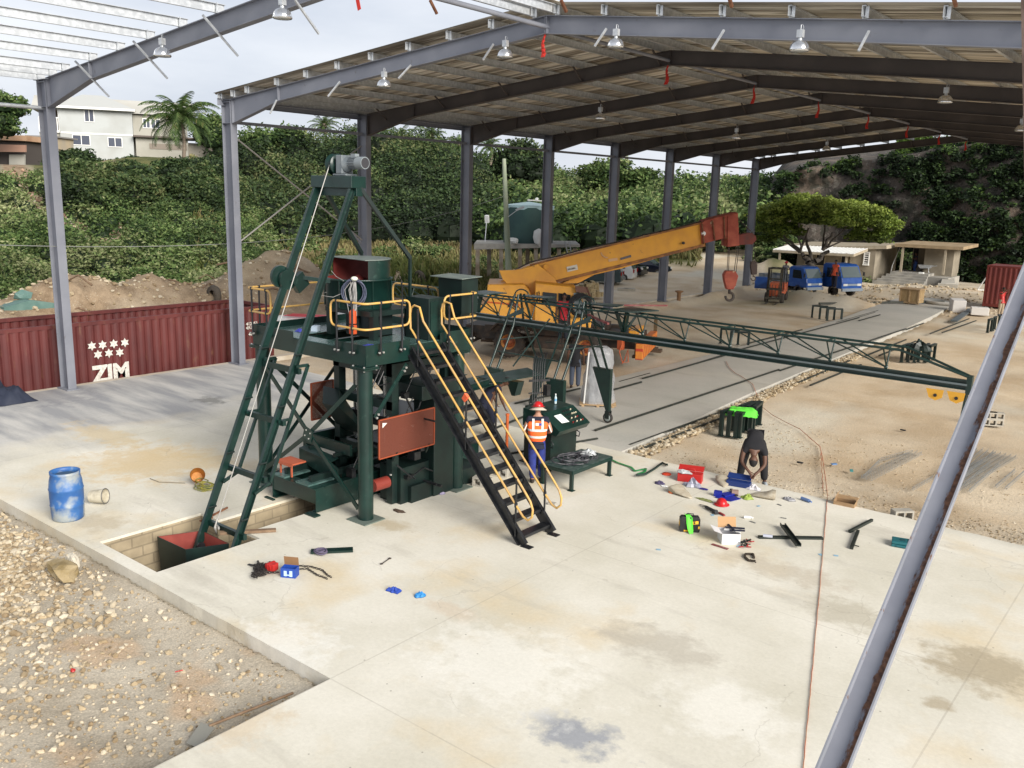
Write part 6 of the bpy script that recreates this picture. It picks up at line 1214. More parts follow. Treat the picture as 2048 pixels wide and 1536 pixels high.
# long white roof beyond
wr = thing('white_roof_building', 'long building with low white hipped roof among distant trees', 'building', gd(1440, 415, 190))
pr([(1376, 410), (1405, 394), (1505, 394), (1516, 410)], 190, 14, 'roof', mat('bright_white_roof', (.75, .77, .77), .5), wr); pr([(1384, 410.2), (1512, 410.2), (1512, 420), (1384, 420)], 191, 12, 'wall', white, wr)
# ================================================================== house on the hill
HD = 112
az0 = YAW+math.atan((200-1024)/FPX); exh = V((cos(az0+rad(4)), -sin(az0+rad(4)), 0)); eyh = V((-exh.y, exh.x, 0))
HO = gd(200, 318, HD); HO.z -= 1.0; s0 = HD/FPX/cos(math.atan((200-1024)/FPX))
house = thing('hill_house', 'large two storey white house with pale roof on the hill top', 'house', HO, math.atan2(exh.y, exh.x))
def hp_(u, v): return ((u-200)*s0, (318-v)*s0+1.0)
def hb_(u0_, u1, v0, v1, y0, y1, nm, mt, par=None): (xa, za), (xb, zb2) = hp_(u0_, v1), hp_(u1, v0); m = MB(); m.bx(xa, xb, y0, y1, za, zb2); return m.build(nm, mt, par or house, True)
hw = mat('house_white_wall', (.40, .42, .42), .8, col2=(.34, .35, .34), scale=.4); hw2 = mat('house_cream_wall', (.34, .33, .29), .8, col2=(.29, .28, .24), scale=.4); hr = mat('house_roof', (.42, .41, .37), .6, col2=(.48, .47, .43), scale=.3)
def off(u, v): return hp_(u, v+.0)
w1 = hb_(138, 258, 230, 330, 0, 8, 'wall', hw); hb_(258.2, 352, 236, 330, 1.2, 8, 'wall', hw2); hb_(104, 137.8, 274, 330, .5, 8, 'wall', hw2); hb_(104, 137.8, 228, 274, 3, 8, 'wall', hw2)
m = MB(); (xa, za) = hp_(100, 226); (xb, zb2) = hp_(360, 236); zr_ = hp_(100, 207)[1]; m.prism([(xa-.5, .6, za-.6), (xa-.5, 5, zr_), (xa-.5, 10, za-.6)], (xb-xa+1, 0, 0)); m.build('main_roof', hr, house, True)
m = MB(); (xa, za), (xb, _), (xc, zc) = hp_(127, 229), hp_(264, 229), hp_(192, 208); m.add([(xa, -.8, za), (xb, -.8, za), (xb, 6, za), (xa, 6, za), (xc-1.2, 3, zc+.3), (xc+1.2, 3, zc+.3)], [(0, 1, 5, 4), (1, 2, 5), (2, 3, 4, 5), (3, 0, 4), (3, 2, 1, 0)]); fr = m.build('front_roof', mat('front_roof_pale', (.42, .43, .42), .6), house, True)
m = MB(); m.bar((xa, -.82, za-.12), (xb, -.82, za-.12), .08, .26); m.build('fascia', white, fr, True)
hb_(139, 258, 273, 275.5, -.06, -.001, 'string_course', white)
winm = mat('house_window_glass', (.07, .08, .11), .15)
for a in ((180, 194, 233, 253, -.03), (276, 287, 243, 258, 1.17), (290, 304, 243, 258, 1.17), (158, 185, 278, 294, -.03), (216, 238, 280, 295, -.03)):
    (xa, za), (xb, zb2) = hp_(a[0], a[3]), hp_(a[1], a[2]); m = MB(); m.bx(xa, xb, a[4], a[4]+.02, za, zb2); o = m.build('window', winm, house, True)
    m = MB(); e = .08; m.bx(xa-e, xb+e, a[4]-.03, a[4]-.001, zb2, zb2+e); m.bx(xa-e, xb+e, a[4]-.05, a[4]-.001, za-e, za); m.bx(xa-e, xa, a[4]-.03, a[4]-.001, za, zb2); m.bx(xb, xb+e, a[4]-.03, a[4]-.001, za, zb2); m.bx((xa+xb)/2-.04, (xa+xb)/2+.04, a[4]-.03, a[4]-.001, za, zb2)
    m.build('frame', white, o, True)
m = MB(); (xa, za), (xb, zb2) = hp_(105, 271), hp_(137, 250)
for i in range(12): x = xa+(xb-xa)*i/11; m.bx(x-.05, x+.05, .2, .28, za, zb2)
m.bx(xa, xb, .18, .3, zb2, zb2+.12); m.bx(xa, xb, .18, .3, za-.25, za-.001); 
for u in (112, 122, 137): x = hp_(u, 0)[0]; m.bx(x-.08, x+.08, .3, .45, za, hp_(0, 229)[1])
m.build('balcony', white, house, True)
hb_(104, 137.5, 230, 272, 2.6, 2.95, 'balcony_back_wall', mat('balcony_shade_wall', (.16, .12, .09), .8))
hb_(258, 420, 274, 277, -1.2, 4, 'lower_canopy', mat('dark_canopy', (.10, .08, .07), .8)); hb_(262, 352, 277.2, 318, -.5, 1.19, 'lower_wall', hw2); hb_(352.5, 420, 283, 318, .2, 5, 'carport_wall', mat('carport_grey', (.28, .26, .22), .8)); hb_(285, 350, 287, 297, -.56, -.52, 'shutter', mat('grey_brown_shutter', (.2, .17, .14), .8))
m = MB(); q = [hp_(362, 272), hp_(428, 283)]; m.bar((q[0][0], -1, q[0][1]), (q[1][0], -1, q[1][1]), 4, .08); m.build('carport_roof', white, house, True)
# shacks at far left
sk2 = thing('hillside_shack', 'rusty roofed shack on stilts at the left picture edge', 'shack', gd(20, 325, 92)); ta = mat('tan_rust_sheet', (.42, .27, .17), .8, col2=(.33, .19, .11), scale=.8)
pr([(-60, 268), (52, 271), (52, 282), (-60, 278)], 90, 5, 'upper_roof', ta, sk2); pr([(-60, 287), (50, 290), (50, 304), (-60, 303)], 89.3, .3, 'lower_roof', mat('pink_rust_sheet', (.36, .21, .15), .8), sk2); pr([(-60, 280), (50, 283), (50, 330), (-60, 330)], 90.6, 4, 'wall', mat('shack_dark_wall', (.06, .05, .045), .9), sk2); pr([(18, 309), (48, 309), (48, 330), (18, 330)], 90.2, .3, 'white_panel', mat('dirty_white_panel', (.35, .34, .30), .8), sk2)
sk3 = thing('hillside_shack', 'low boarded shed between the shack and the white house', 'shed', gd(85, 300, 100)); pr([(50, 273), (112, 275), (112, 318), (50, 318)], 99, 4, 'wall', mat('shed_board', (.38, .31, .21), .8, col2=(.3, .27, .22), scale=.5), sk3); pr([(50, 270), (112, 272), (112, 275), (50, 273)], 98.5, 5, 'roof', mat('grey_sheet_roof', (.2, .19, .18), .7), sk3)
pr([(1020, 376), (1050, 379), (1050, 384), (1020, 381)], 118, 3, 'x', ta); o = bpy.data.objects['x']; o.name = 'far_shelter_roof'; tag(o, 'tiny rust roofed shelter glimpsed among trees behind the pole', 'shelter')
# ================================================================== people
def skin_obj(name, pts, edges, root, mt, parent, levels=1, extra=None, flat=1.0):
    names = list(pts); bm = bmesh.new(); lay = bm.verts.layers.skin.verify(); vs = {k: bm.verts.new(pts[k][0]) for k in names}
    for a, c in edges: bm.edges.new((vs[a], vs[c]))
    me = bpy.data.meshes.new(name+'_sk')
    for k in names:
        r = pts[k][1]; vs[k][lay].radius = (r, r*flat) if not isinstance(r, tuple) else r; vs[k][lay].use_root = (k == root)
    bm.to_mesh(me); bm.free(); o = bpy.data.objects.new(name+'_sk', me); COL.objects.link(o)
    s = o.modifiers.new('s', 'SKIN'); s.use_smooth_shade = True; s.branch_smoothing = .5; u = o.modifiers.new('u', 'SUBSURF'); u.levels = levels; u.render_levels = levels
    dg = bpy.context.evaluated_depsgraph_get(); dg.update(); m2 = bpy.data.meshes.new_from_object(o.evaluated_get(dg)); b = MB(); b.smooth = True; b.add([v.co.copy() for v in m2.vertices], [list(p.vertices) for p in m2.polygons])
    if extra: extra(b)
    bpy.data.objects.remove(o); bpy.data.meshes.remove(me); bpy.data.meshes.remove(m2)
    return b.build(name, mt, parent, True)
STAND = dict(pelvis=(0, 0, .95), spine=(0, -.01, 1.14), chest=(0, 0, 1.36), neck=(0, .0, 1.50), head=(0, .02, 1.60), shl=(-.19, 0, 1.43), shr=(.19, 0, 1.43),
             ell=(-.26, -.02, 1.14), elr=(.26, -.02, 1.14), wrl=(-.26, .10, .90), wrr=(.26, .10, .90), hil=(-.095, 0, .90), hir=(.095, 0, .90), knl=(-.11, .03, .50), knr=(.11, .03, .50), anl=(-.11, -.02, .09), anr=(.11, -.02, .09), tol=(-.13, .15, .035), tor=(.13, .15, .035))
def person(label, loc, rz, pose, skin=skinm, top=navy, bottom=navy, shoe=None, vest=None, helmet=None, hat=False, group=None, fingers=False, long_sleeve=False, s=1.0):
    J = dict(STAND); J.update(pose); J = {k: V(v)*s for k, v in J.items()}; t = thing('person', label, 'person', loc, rz, group)
    R_ = dict(pelvis=.135, spine=.12, chest=.145, neck=.055, head=.07, shl=.065, shr=.065, ell=.042, elr=.042, wrl=.028, wrr=.028, hil=.095, hir=.095, knl=.06, knr=.06, anl=.04, anr=.04, tol=.035, tor=.035)
    E = [('pelvis', 'spine'), ('spine', 'chest'), ('chest', 'neck'), ('neck', 'head'), ('chest', 'shl'), ('chest', 'shr'), ('shl', 'ell'), ('shr', 'elr'), ('ell', 'wrl'), ('elr', 'wrr'), ('pelvis', 'hil'), ('pelvis', 'hir'), ('hil', 'knl'), ('hir', 'knr'), ('knl', 'anl'), ('knr', 'anr'), ('anl', 'tol'), ('anr', 'tor')]
    P = {k: (J[k], R_[k]*s) for k in J if k in R_}
    for sd, w_, e_ in ((-1, 'wrl', 'ell'), (1, 'wrr', 'elr')):
        d = (J[w_]-J[e_]).normalized(); pm = J[w_]+d*.07*s; P[w_+'p'] = (pm, (.038*s, .02*s)); E.append((w_, w_+'p'))
        sidev = V((sd*1.0, 0, 0)); sidev = (sidev-d*sidev.dot(d)).normalized(); cur = d.cross(sidev)*(-sd)
        if cur.y < 0: cur = -cur
        for i, (o_, l_) in enumerate(((-.027, .07), (-.009, .085), (.009, .08), (.027, .062))):
            a = pm+sidev*o_*s+d*.03*s; b_ = a+(d*.6+cur*.35)*l_*s*.6; c_ = b_+(d*.35+cur*.65)*l_*s*.5; n_ = f'{w_}f{i}'
            P[n_+'a'] = (a, .0095*s); P[n_+'b'] = (b_, .009*s); P[n_+'c'] = (c_, .007*s); E += [(w_+'p', n_+'a'), (n_+'a', n_+'b'), (n_+'b', n_+'c')]
        a = J[w_]+d*.025*s-sidev*.03*s; b_ = a+(d*.4-sidev*.5+cur*.3)*.05*s; P[w_+'ta'] = (a, .012*s); P[w_+'tb'] = (b_, .009*s); E += [(w_, w_+'ta'), (w_+'ta', w_+'tb')]
    hd = (J['head']-J['neck']).normalized(); f0 = V((0, 1, 0)); f0 = V(pose.get('face', (0, 1, 0))); f0 = (f0-hd*f0.dot(hd)).normalized(); x0_ = f0.cross(hd); RM = Matrix((x0_, f0, hd)).transposed(); hc = J['head']+hd*.05*s
    def face(b):
        b.ell(hc, (.076*s, .095*s, .115*s), 16, 10, R=RM); b.ell(hc+RM @ V((0, .095, -.01))*s, (.014*s, .02*s, .022*s), 8, 5, R=RM); b.ell(hc+RM @ V((0, .085, -.055))*s, (.028*s, .014*s, .01*s), 8, 4, R=RM); b.ell(hc+RM @ V((0, .055, -.09))*s, (.035*s, .035*s, .025*s), 8, 5, R=RM)
        for e in (-1, 1): b.ell(hc+RM @ V((e*.077, 0, -.005))*s, (.01*s, .02*s, .03*s), 8, 4, R=RM); b.ell(hc+RM @ V((e*.03, .086, .015))*s, (.013*s, .008*s, .008*s), 8, 4, R=RM)
    bd = skin_obj('body', P, E, 'pelvis', skin, t, 1, face)
    def sub(ks, grow, over={}): return {k: (V(over[k][0]) if k in over else J[k], (over[k][1] if k in over else R_[k])*s+grow*s) for k in ks}
    aw = .5 if not long_sleeve else .93
    ex_ = {'sll': (J['shl'].lerp(J['ell'], aw) if not long_sleeve else J['ell'], .045), 'slr': (J['shr'].lerp(J['elr'], aw) if not long_sleeve else J['elr'], .045)}
    pt = sub(('pelvis', 'spine', 'chest', 'shl', 'shr'), .03); pt['low'] = (J['pelvis']-(J['spine']-J['pelvis']).normalized()*.05*s, .155*s); pt['low2'] = (J['pelvis']-(J['spine']-J['pelvis']).normalized()*.14*s, .07*s); pt['nk'] = (J['chest'].lerp(J['neck'], .75), .06*s)
    for k, (c, r) in ex_.items(): pt[k] = (c, (r+.018)*s)
    ee = [('low2', 'low'), ('low', 'pelvis'), ('pelvis', 'spine'), ('spine', 'chest'), ('chest', 'nk'), ('chest', 'shl'), ('chest', 'shr'), ('shl', 'sll'), ('shr', 'slr')]
    if long_sleeve:
        pt['cul'] = (J['ell'].lerp(J['wrl'], .85), .042*s); pt['cur'] = (J['elr'].lerp(J['wrr'], .85), .042*s); ee += [('sll', 'cul'), ('slr', 'cur')]
    skin_obj('shirt', pt, ee, 'pelvis', top, bd, 2)
    pb = sub(('pelvis', 'hil', 'hir', 'knl', 'knr', 'anl', 'anr'), .032); pb['wst'] = (J['pelvis'].lerp(J['spine'], .8), .145*s)
    skin_obj('trousers', pb, [('wst', 'pelvis'), ('pelvis', 'hil'), ('pelvis', 'hir'), ('hil', 'knl'), ('hir', 'knr'), ('knl', 'anl'), ('knr', 'anr')], 'pelvis', bottom, bd, 2)
    for a, c in (('anl', 'tol'), ('anr', 'tor')):
        m = MB(); A_, C_ = J[a], J[c]; dd = (C_-A_); dd.z = 0; dd.normalize(); m.ell(V((A_.x, A_.y, .045*s))+dd*.06*s, (.05*s, .145*s, .055*s), 12, 6, R=Matrix.Rotation(math.atan2(-dd.x, dd.y), 3, 'Z')); m.build('shoe', shoe or mat('work_boot', (.03, .022, .016), .8), bd, True)
    if vest:
        pv = {'spine': (J['pelvis']+V((0, 0, -.12)), .20*s), 'mid': (J['spine'], .20*s), 'chest': (J['chest'], .215*s), 'nk': (J['chest'].lerp(J['neck'], .6), .12*s), 'sl': (J['shl'], .10*s), 'sr': (J['shr'], .10*s)}
        vo_ = skin_obj('vest', pv, [('spine', 'mid'), ('mid', 'chest'), ('chest', 'nk'), ('chest', 'sl'), ('chest', 'sr')], 'spine', vest, bd, 2)
        for v_ in vo_.data.vertices: v_.co.x *= 1.16
    if helmet:
        m = MB(); m.ell(hc+hd*.035*s, (.115*s, .135*s, .115*s), 20, 8, 0, R=RM); hm_ = m.build('helmet', helmet, bd, True)
        m = MB(); n = 24; vs = []
        for r1, h in ((.113, .045), (.15, .035), (.15, .028), (.113, .036)):
            for k in range(n): a = 2*pi*k/n; vs.append(hc+RM @ V((cos(a)*r1, sin(a)*r1*1.12+(.02 if sin(a) > .3 else 0), h))*s)
        m.smooth = True; m.add(vs, [(j*n+k, j*n+(k+1) % n, ((j+1) % 4)*n+(k+1) % n, ((j+1) % 4)*n+k) for j in range(4) for k in range(n)]); m.build('helmet_brim', helmet, hm_, True)
        if hat: m = MB(); m.lathe((0, 0, 0), [(.10, .03), (.13, .0), (.185, -.035), (.19, -.045), (.13, -.012), (.10, .02)], 28); m.v = [tuple(hc+RM @ V(v)*s) for v in m.v]; m.build('sun_brim', mat('cream_hat_brim', (.5, .46, .38), .8), hm_, True)
    else:
        m = MB(); m.ell(hc+hd*.012*s-f0*.008*s, (.082*s, .098*s, .112*s), 16, 8, .05, R=RM); m.build('hair', mat('black_hair', (.012, .010, .010), .9), bd, True)
    return t, J, bd
t, J, bd = person('man in orange vest and red helmet standing with his back turned at the desk', (15.86, 2.78, 0), rad(40), dict(ell=(-.30, -.03, 1.15), elr=(.30, -.03, 1.15), wrl=(-.24, .20, 1.05), wrr=(.24, .20, 1.05), neck=(0, .01, 1.51), head=(0, .03, 1.60), anl=(-.08, -.12, .09), tol=(-.10, .05, .035), knl=(-.09, -.02, .5)), bottom=bluec, vest=vestm, helmet=mat('helmet_red', (.5, .012, .015), .3), hat=True, skin=mat('skin_light', (.35, .18, .12), .6))
vj = [o for o in bpy.data.objects if o.name.startswith('vest') and o.parent == bd][0]
def band(z, h, rx, ry, cy=0): m = MB(); m.lathe((0, cy, 0), [(1, z), (1, z+h)], 32); m.v = [(x*rx, (y-cy)*ry+cy, zz) for x, y, zz in m.v]; return m
# reflective bands follow the measured section of the vest
vv = np.array([v.co[:] for v in vj.data.vertices])
def ring(z0, h, g=.006):
    m = MB(); n = 40; vs = []
    for z in (z0, z0+h):
        sel = vv[np.abs(vv[:, 2]-z) < .035]; c = sel.mean(0); an = np.arctan2(sel[:, 1]-c[1], sel[:, 0]-c[0]); rr = np.hypot(sel[:, 0]-c[0], sel[:, 1]-c[1]); o = np.argsort(an); an, rr = an[o], rr[o]
        for k in range(n): a = -pi+2*pi*k/n; r = np.interp(a, an, rr, period=2*pi)+g; vs.append((c[0]+cos(a)*r, c[1]+sin(a)*r, z))
    m.add(vs, [(k, (k+1) % n, n+(k+1) % n, n+k) for k in range(n)]); m.smooth = True; return m
for z0 in (1.02, 1.17): ring(z0, .05).build('reflective_band', silverm, vj, True)
for e in (-1, 1):
    m = MB(); pts = []
    for z in np.linspace(1.2, 1.47, 8): sel = vv[(np.abs(vv[:, 2]-z) < .04) & (np.abs(vv[:, 0]-e*.1) < .05)]; pts.append((e*.10, (sel[:, 1].min() if len(sel) else -.12)-.007, z))
    for a, c in zip(pts[:-1], pts[1:]): m.add([(a[0]-.025, a[1], a[2]), (a[0]+.025, a[1], a[2]), (c[0]+.025, c[1], c[2]), (c[0]-.025, c[1], c[2])], [(0, 1, 2, 3)])
    m.build('reflective_band', silverm, vj, True)
m = MB(); ym = vv[(np.abs(vv[:, 2]-1.32) < .04) & (np.abs(vv[:, 0]) < .06)][:, 1].min(); m.box((-.015, ym-.008, 1.33), (.075, .006, .055)); m.cur = 1; m.box((.05, ym-.008, 1.33), (.06, .006, .055)); m.build('back_badge', [white, mat('badge_blue', (.05, .06, .3), .5)], vj, True)
for w_ in ((J['shl'], J['ell']), (J['shr'], J['elr'])): m = MB(); a, c = w_; m.bar(a.lerp(c, .45)+V((0, -.075, 0)), a.lerp(c, 1.0)+V((0, -.06, 0)), .02, .02); m.build('sleeve_stripe', white, bd, True)
person('stooping man in dark navy work clothes behind the yellow stair rail', (12.7, 4.9, 0), rad(-30), dict(pelvis=(0, -.12, .92), spine=(0, -.05, 1.1), chest=(0, .16, 1.26), neck=(0, .30, 1.34), head=(0, .38, 1.38), face=(0, .8, -.6), shl=(-.2, .16, 1.30), shr=(.2, .16, 1.30), ell=(-.27, .16, 1.02), elr=(.27, .2, 1.02), wrl=(-.26, .26, .80), wrr=(.26, .3, .80), hil=(-.1, -.1, .88), hir=(.1, -.1, .88)), top=navy, bottom=navy, s=1.02)
bp_ = dict(pelvis=(0, -.18, .93), spine=(0, -.02, .97), chest=(0, .19, .86), neck=(0, .30, .74), head=(0, .35, .65), face=(0, -.3, -1), shl=(-.19, .20, .82), shr=(.19, .20, .82), ell=(-.22, .30, .52), elr=(.22, .30, .54), wrl=(-.07, .42, .36), wrr=(.06, .42, .38), hil=(-.12, -.17, .86), hir=(.12, -.17, .86), knl=(-.20, -.06, .48), knr=(.20, -.06, .48), anl=(-.24, -.08, .09), anr=(.24, -.08, .09), tol=(-.28, .1, .035), tor=(.28, .1, .035))
person('man in black bent double over the blue toolbox at the slab edge', (19.35, 6.25, -.12), rad(203), bp_, top=blackc, bottom=mat('black_shorts', (.012, .012, .014), .9), s=1.14, shoe=mat('pale_shoe', (.3, .33, .36), .8))
person('man standing hidden behind the plastic wrapped machine, only jeans showing', (10.55, 11.8, -.13), rad(30), {}, top=blackc, bottom=mat('grey_blue_jeans', (.06, .075, .11), .9))
p = gd(1129, 588, 31.75); person('crane operator in red shirt standing in the yellow cab doorway', (p.x, p.y, p.z-1.72), rad(215), dict(ell=(-.3, .1, 1.2), wrl=(-.28, .3, 1.25)), top=mat('red_white_shirt', (.45, .02, .03), .8), bottom=mat('dark_trousers', (.015, .02, .03), .9))
p = gz(1573, 524, 1.72); person('worker in red helmet standing behind the forklift mast', (p.x, p.y, 0), rad(200), dict(wrl=(-.2, .3, 1.2)), top=mat('grey_shirt', (.2, .2, .22), .9), bottom=navy, helmet=mat('helmet_red', (.5, .02, .02)))
p = gz(1673, 521, 2.65); person('worker in orange shirt standing on the truck tray by the hut door', (p.x, p.y, .93), rad(160), {}, top=mat('orange_shirt', (.65, .10, .04), .8), bottom=navy)
p = gy(1829, 545, Y2+.6); person('worker in blue standing inside the unfinished hut porch', (p.x, p.y, p.z-.1), rad(120), dict(wrl=(-.3, .35, 1.25), ell=(-.3, .15, 1.2)), top=mat('blue_overall', (.015, .02, .06), .9), bottom=mat('blue_trousers_bright', (.03, .07, .25), .9))
p = gz(2000, 628, 0); person('man in red shirt raising his hands beside the red container', (p.x, p.y, -.1), rad(240), dict(ell=(-.28, .15, 1.35), wrl=(-.12, .28, 1.6), elr=(.28, .15, 1.35), wrr=(.12, .28, 1.58)), top=redp, bottom=mat('khaki_trousers', (.35, .28, .2), .9), s=.95)
# ================================================================== small things on the slab and yard
def gobj(m, name, mt, lb, cat, grp=None, **k): return tag(m.build(name, mt, **k), lb, cat, grp)
# drum
dr = thing('plastic_drum', 'tall blue plastic drum stained with cement, standing near the pit', 'drum', gz(137, 1036))
drm = mat('drum_blue', (.025, .10, .30), .5, col2=(.05, .16, .38), scale=3, col3=(.30, .33, .34), s3=2.8, lo3=.48, hi3=.62, obj=True)
m = MB(); m.lathe((0, 0, 0), [(.0, .005), (.25, .0), (.275, .03), (.285, .15), (.29, .27), (.30, .29), (.29, .31), (.295, .45), (.295, .58), (.305, .60), (.295, .62), (.28, .76), (.255, .86), (.262, .88), (.265, .93), (.248, .93), (.24, .86), (.27, .74), (.27, .1), (.0, .06)], 36); m.build('drum_shell', drm, dr, True)
m = MB(); m.lathe((0, 0, 0), [(.20, .855), (.0, .85)], 30); m.build('residue', mat('drum_inside', (.03, .07, .13), .7), dr, True)
bk = thing('tipped_bucket', 'cement stained white bucket lying on its side beside the blue drum', 'bucket', gz(196, 1008))
m = MB(); a = V((-.13, -.07, .14)); c = V((.12, .10, .17)); m.cone(a, c, .115, .145, 20, False); m.cone(a+(c-a)*.03, c, .105, .137, 20, False); m.cone(a, a+(c-a)*.03, .115, .11, 20); m.build('pail', mat('stained_white_pail', (.52, .48, .38), .7, col2=(.36, .32, .24), scale=9), bk, True)
m = MB(); d = (c-a).normalized(); u_ = d.cross(V((0, 0, 1))).normalized(); w_ = u_.cross(d); m.tube([c+u_*cos(t)*.147+w_*sin(t)*.147 for t in np.linspace(0, 2*pi, 25)[:-1]], .008, 5, True); m.build('rim', mat('dark_grey_rim', (.1, .1, .1), .5), bk, True)
p = gz(398, 968); yb_ = thing('orange_basket', 'tipped orange cable basket beside a heap of yellow hose', 'basket', p)
m = MB(); a = V((-.10, .02, .12)); c = V((.06, -.06, .23)); m.cone(a, c, .12, .155, 20, False); m.cone(a+(c-a)*.04, c, .11, .148, 20, False); m.cone(a, a+(c-a)*.04, .12, .11, 20); m.build('basket_shell', mat('orange_ochre', (.50, .22, .04), .6, col2=(.4, .16, .03), scale=8), yb_, True)
m = MB(); R_ = random.Random(3); q_ = gz(405, 975)
for k in range(9): ra = R_.uniform(.12, .26); cx, cy = R_.uniform(-.12, .22), R_.uniform(-.08, .08); m.tube([q_+V((cx+cos(t)*ra, cy+sin(t)*ra*.7, .015+.012*k+.01*sin(3*t))) for t in np.linspace(0, 2*pi, 22)[:-1]], .011, 5, True)
gobj(m, 'yellow_hose', mat('yellow_green_hose', (.34, .30, .05), .6, col2=(.12, .15, .06), scale=6), 'heap of dull yellow hose coiled in front of the orange basket', 'hose')
m = MB(); pts = [gz(u, v, .012) for u, v in ((300, 957), (318, 964), (345, 965), (370, 966))]; m.tube(pts, .009, 5); gobj(m, 'grey_rope', mat('rope_grey', (.22, .19, .14), .9), 'thin rope tail trailing left from the hose heap', 'rope')
m = MB(); vs = []; nx, ny = 26, 18
for j in range(ny):
    for i in range(nx):
        u, v = i/(nx-1), j/(ny-1); e = min(u, 1-u, v, 1-v)*4; h = min(1, e)*.5*(.5+.9*mnoise.noise(V((u*4, v*4, 2)))+1.0*abs(mnoise.noise(V((u*8, v*6, 5)))))
        vs.append(gz(-70+u*135, 770, 0)+V((0, 0, 0)) if False else V((5.75+u*1.9+.12*mnoise.noise(V((u*5, v*5, 0))), -5.0+v*1.7+.1*mnoise.noise(V((u*5, v*5, 9))), .01+max(0, h))))
q_ = gz(-10, 800); sh = V((q_.x-6.7, q_.y+4.1, 0)); m.smooth = True; m.add([v+sh for v in vs], [(j*nx+i, j*nx+i+1, (j+1)*nx+i+1, (j+1)*nx+i) for j in range(ny-1) for i in range(nx-1)]); gobj(m, 'dark_tarpaulin', mat('tarp_navy', (.018, .024, .045), .7), 'crumpled dark navy tarpaulin heaped at the left picture edge', 'tarpaulin')
# chain, hoist, blue box
chm = mat('chain_steel', (.035, .03, .028), .5, .4)
def chain(pts, r=.016, n=None, seg=.04):
    m = MB(); acc = []; 
    for a, c in zip(pts[:-1], pts[1:]):
        k = max(1, int((c-a).length/seg)); acc += [a.lerp(c, i/k) for i in range(k)]
    for i, p in enumerate(acc[:-1]):
        d = (acc[i+1]-p).normalized(); sidev = d.cross(V((0, 0, 1))).normalized(); w_ = sidev if i % 2 else V((0, 0, 1)); m.tube([p+d*cos(t)*seg*.62+w_*sin(t)*r for t in np.linspace(0, 2*pi, 9)[:-1]], .0065, 4, True)
    return m
R_ = random.Random(12); pts = [gz(530+R_.uniform(-28, 26)*(.7 if i % 2 else 1), 1140+R_.uniform(-18, 16), .02+R_.uniform(0, .06)) for i in range(26)]
gobj(chain(pts), 'hoist_chain', chm, 'tangled heap of dark chain left of the small blue carton', 'chain', 'lengths of dark hoist chain')
gobj(chain([gz(u, v, .02) for u, v in ((596, 1131), (622, 1133), (645, 1140), (655, 1150), (668, 1157))]), 'hoist_chain', chm, 'upper of two chain strands trailing right behind the blue carton', 'chain', 'lengths of dark hoist chain')
gobj(chain([gz(u, v, .02) for u, v in ((598, 1138), (615, 1137), (635, 1150), (650, 1155), (660, 1161))]), 'hoist_chain', chm, 'lower of two chain strands trailing right behind the blue carton', 'chain', 'lengths of dark hoist chain')
m = MB(); p = gz(545, 1133, .09); m.box(p, (.15, .13, .12), .3); m.cyl(p+V((-.04, .07, 0)), p+V((-.04, -.07, 0)), .07, 14); gobj(m, 'chain_hoist', redp, 'small red chain hoist lying on the chain heap', 'chain hoist', bevel=.01)
m = MB(); m.box(gz(503, 1130, .006), (.13, .05, .012), .35); gobj(m, 'mobile_phone', blackp, 'small black phone left of the chain heap on the slab', 'phone')
def openbox(p, d, rz, mt, label, name='carton', flaps=(), inner=None, cat='box', grp=None):
    t = thing(name, label, cat, p, rz, grp); w_, l_, h = d; m = MB(); e = .006
    m.bx(-w_/2, w_/2, -l_/2, -l_/2+e, 0, h); m.bx(-w_/2, w_/2, l_/2-e, l_/2, 0, h); m.bx(-w_/2, -w_/2+e, -l_/2+e, l_/2-e, 0, h); m.bx(w_/2-e, w_/2, -l_/2+e, l_/2-e, 0, h); m.bx(-w_/2+e, w_/2-e, -l_/2+e, l_/2-e, 0, e); m.build('box_body', mt, t, True)
    for (side, ang, ln_, fm) in flaps:
        m = MB(); a = ang; c_, s_ = cos(a), sin(a)
        if side == 'y+': m.add([(-w_/2, l_/2, h), (w_/2, l_/2, h), (w_/2, l_/2+ln_*c_, h+ln_*s_), (-w_/2, l_/2+ln_*c_, h+ln_*s_)], [(0, 1, 2, 3)])
        if side == 'y-': m.add([(-w_/2, -l_/2, h), (w_/2, -l_/2, h), (w_/2, -l_/2-ln_*c_, h+ln_*s_), (-w_/2, -l_/2-ln_*c_, h+ln_*s_)], [(3, 2, 1, 0)])
        if side == 'x-': m.add([(-w_/2, -l_/2, h), (-w_/2, l_/2, h), (-w_/2-ln_*c_, l_/2, h+ln_*s_), (-w_/2-ln_*c_, -l_/2, h+ln_*s_)], [(0, 1, 2, 3)])
        if side == 'x+': m.add([(w_/2, -l_/2, h), (w_/2, l_/2, h), (w_/2+ln_*c_, l_/2, h+ln_*s_), (w_/2+ln_*c_, -l_/2, h+ln_*s_)], [(3, 2, 1, 0)])
        m.build('box_flap', fm, t, True)
    return t
bb = openbox(gz(580, 1152), (.25, .16, .16), rad(30), mat('blue_carton', (.015, .06, .33), .5), 'small blue carton with white panel and raised brown flap', flaps=(('y+', 1.7, .15, mat('brown_flap', (.24, .13, .06), .8)),))
m = MB(); m.box((-.045, -.082, .075), (.05, .002, .09)); m.box((.05, -.082, .075), (.05, .002, .10)); m.box((0, -.0825, .05), (.1, .002, .02)); m.build('printed_panel', mat('pale_blue_print', (.45, .6, .75), .5), bb, True)
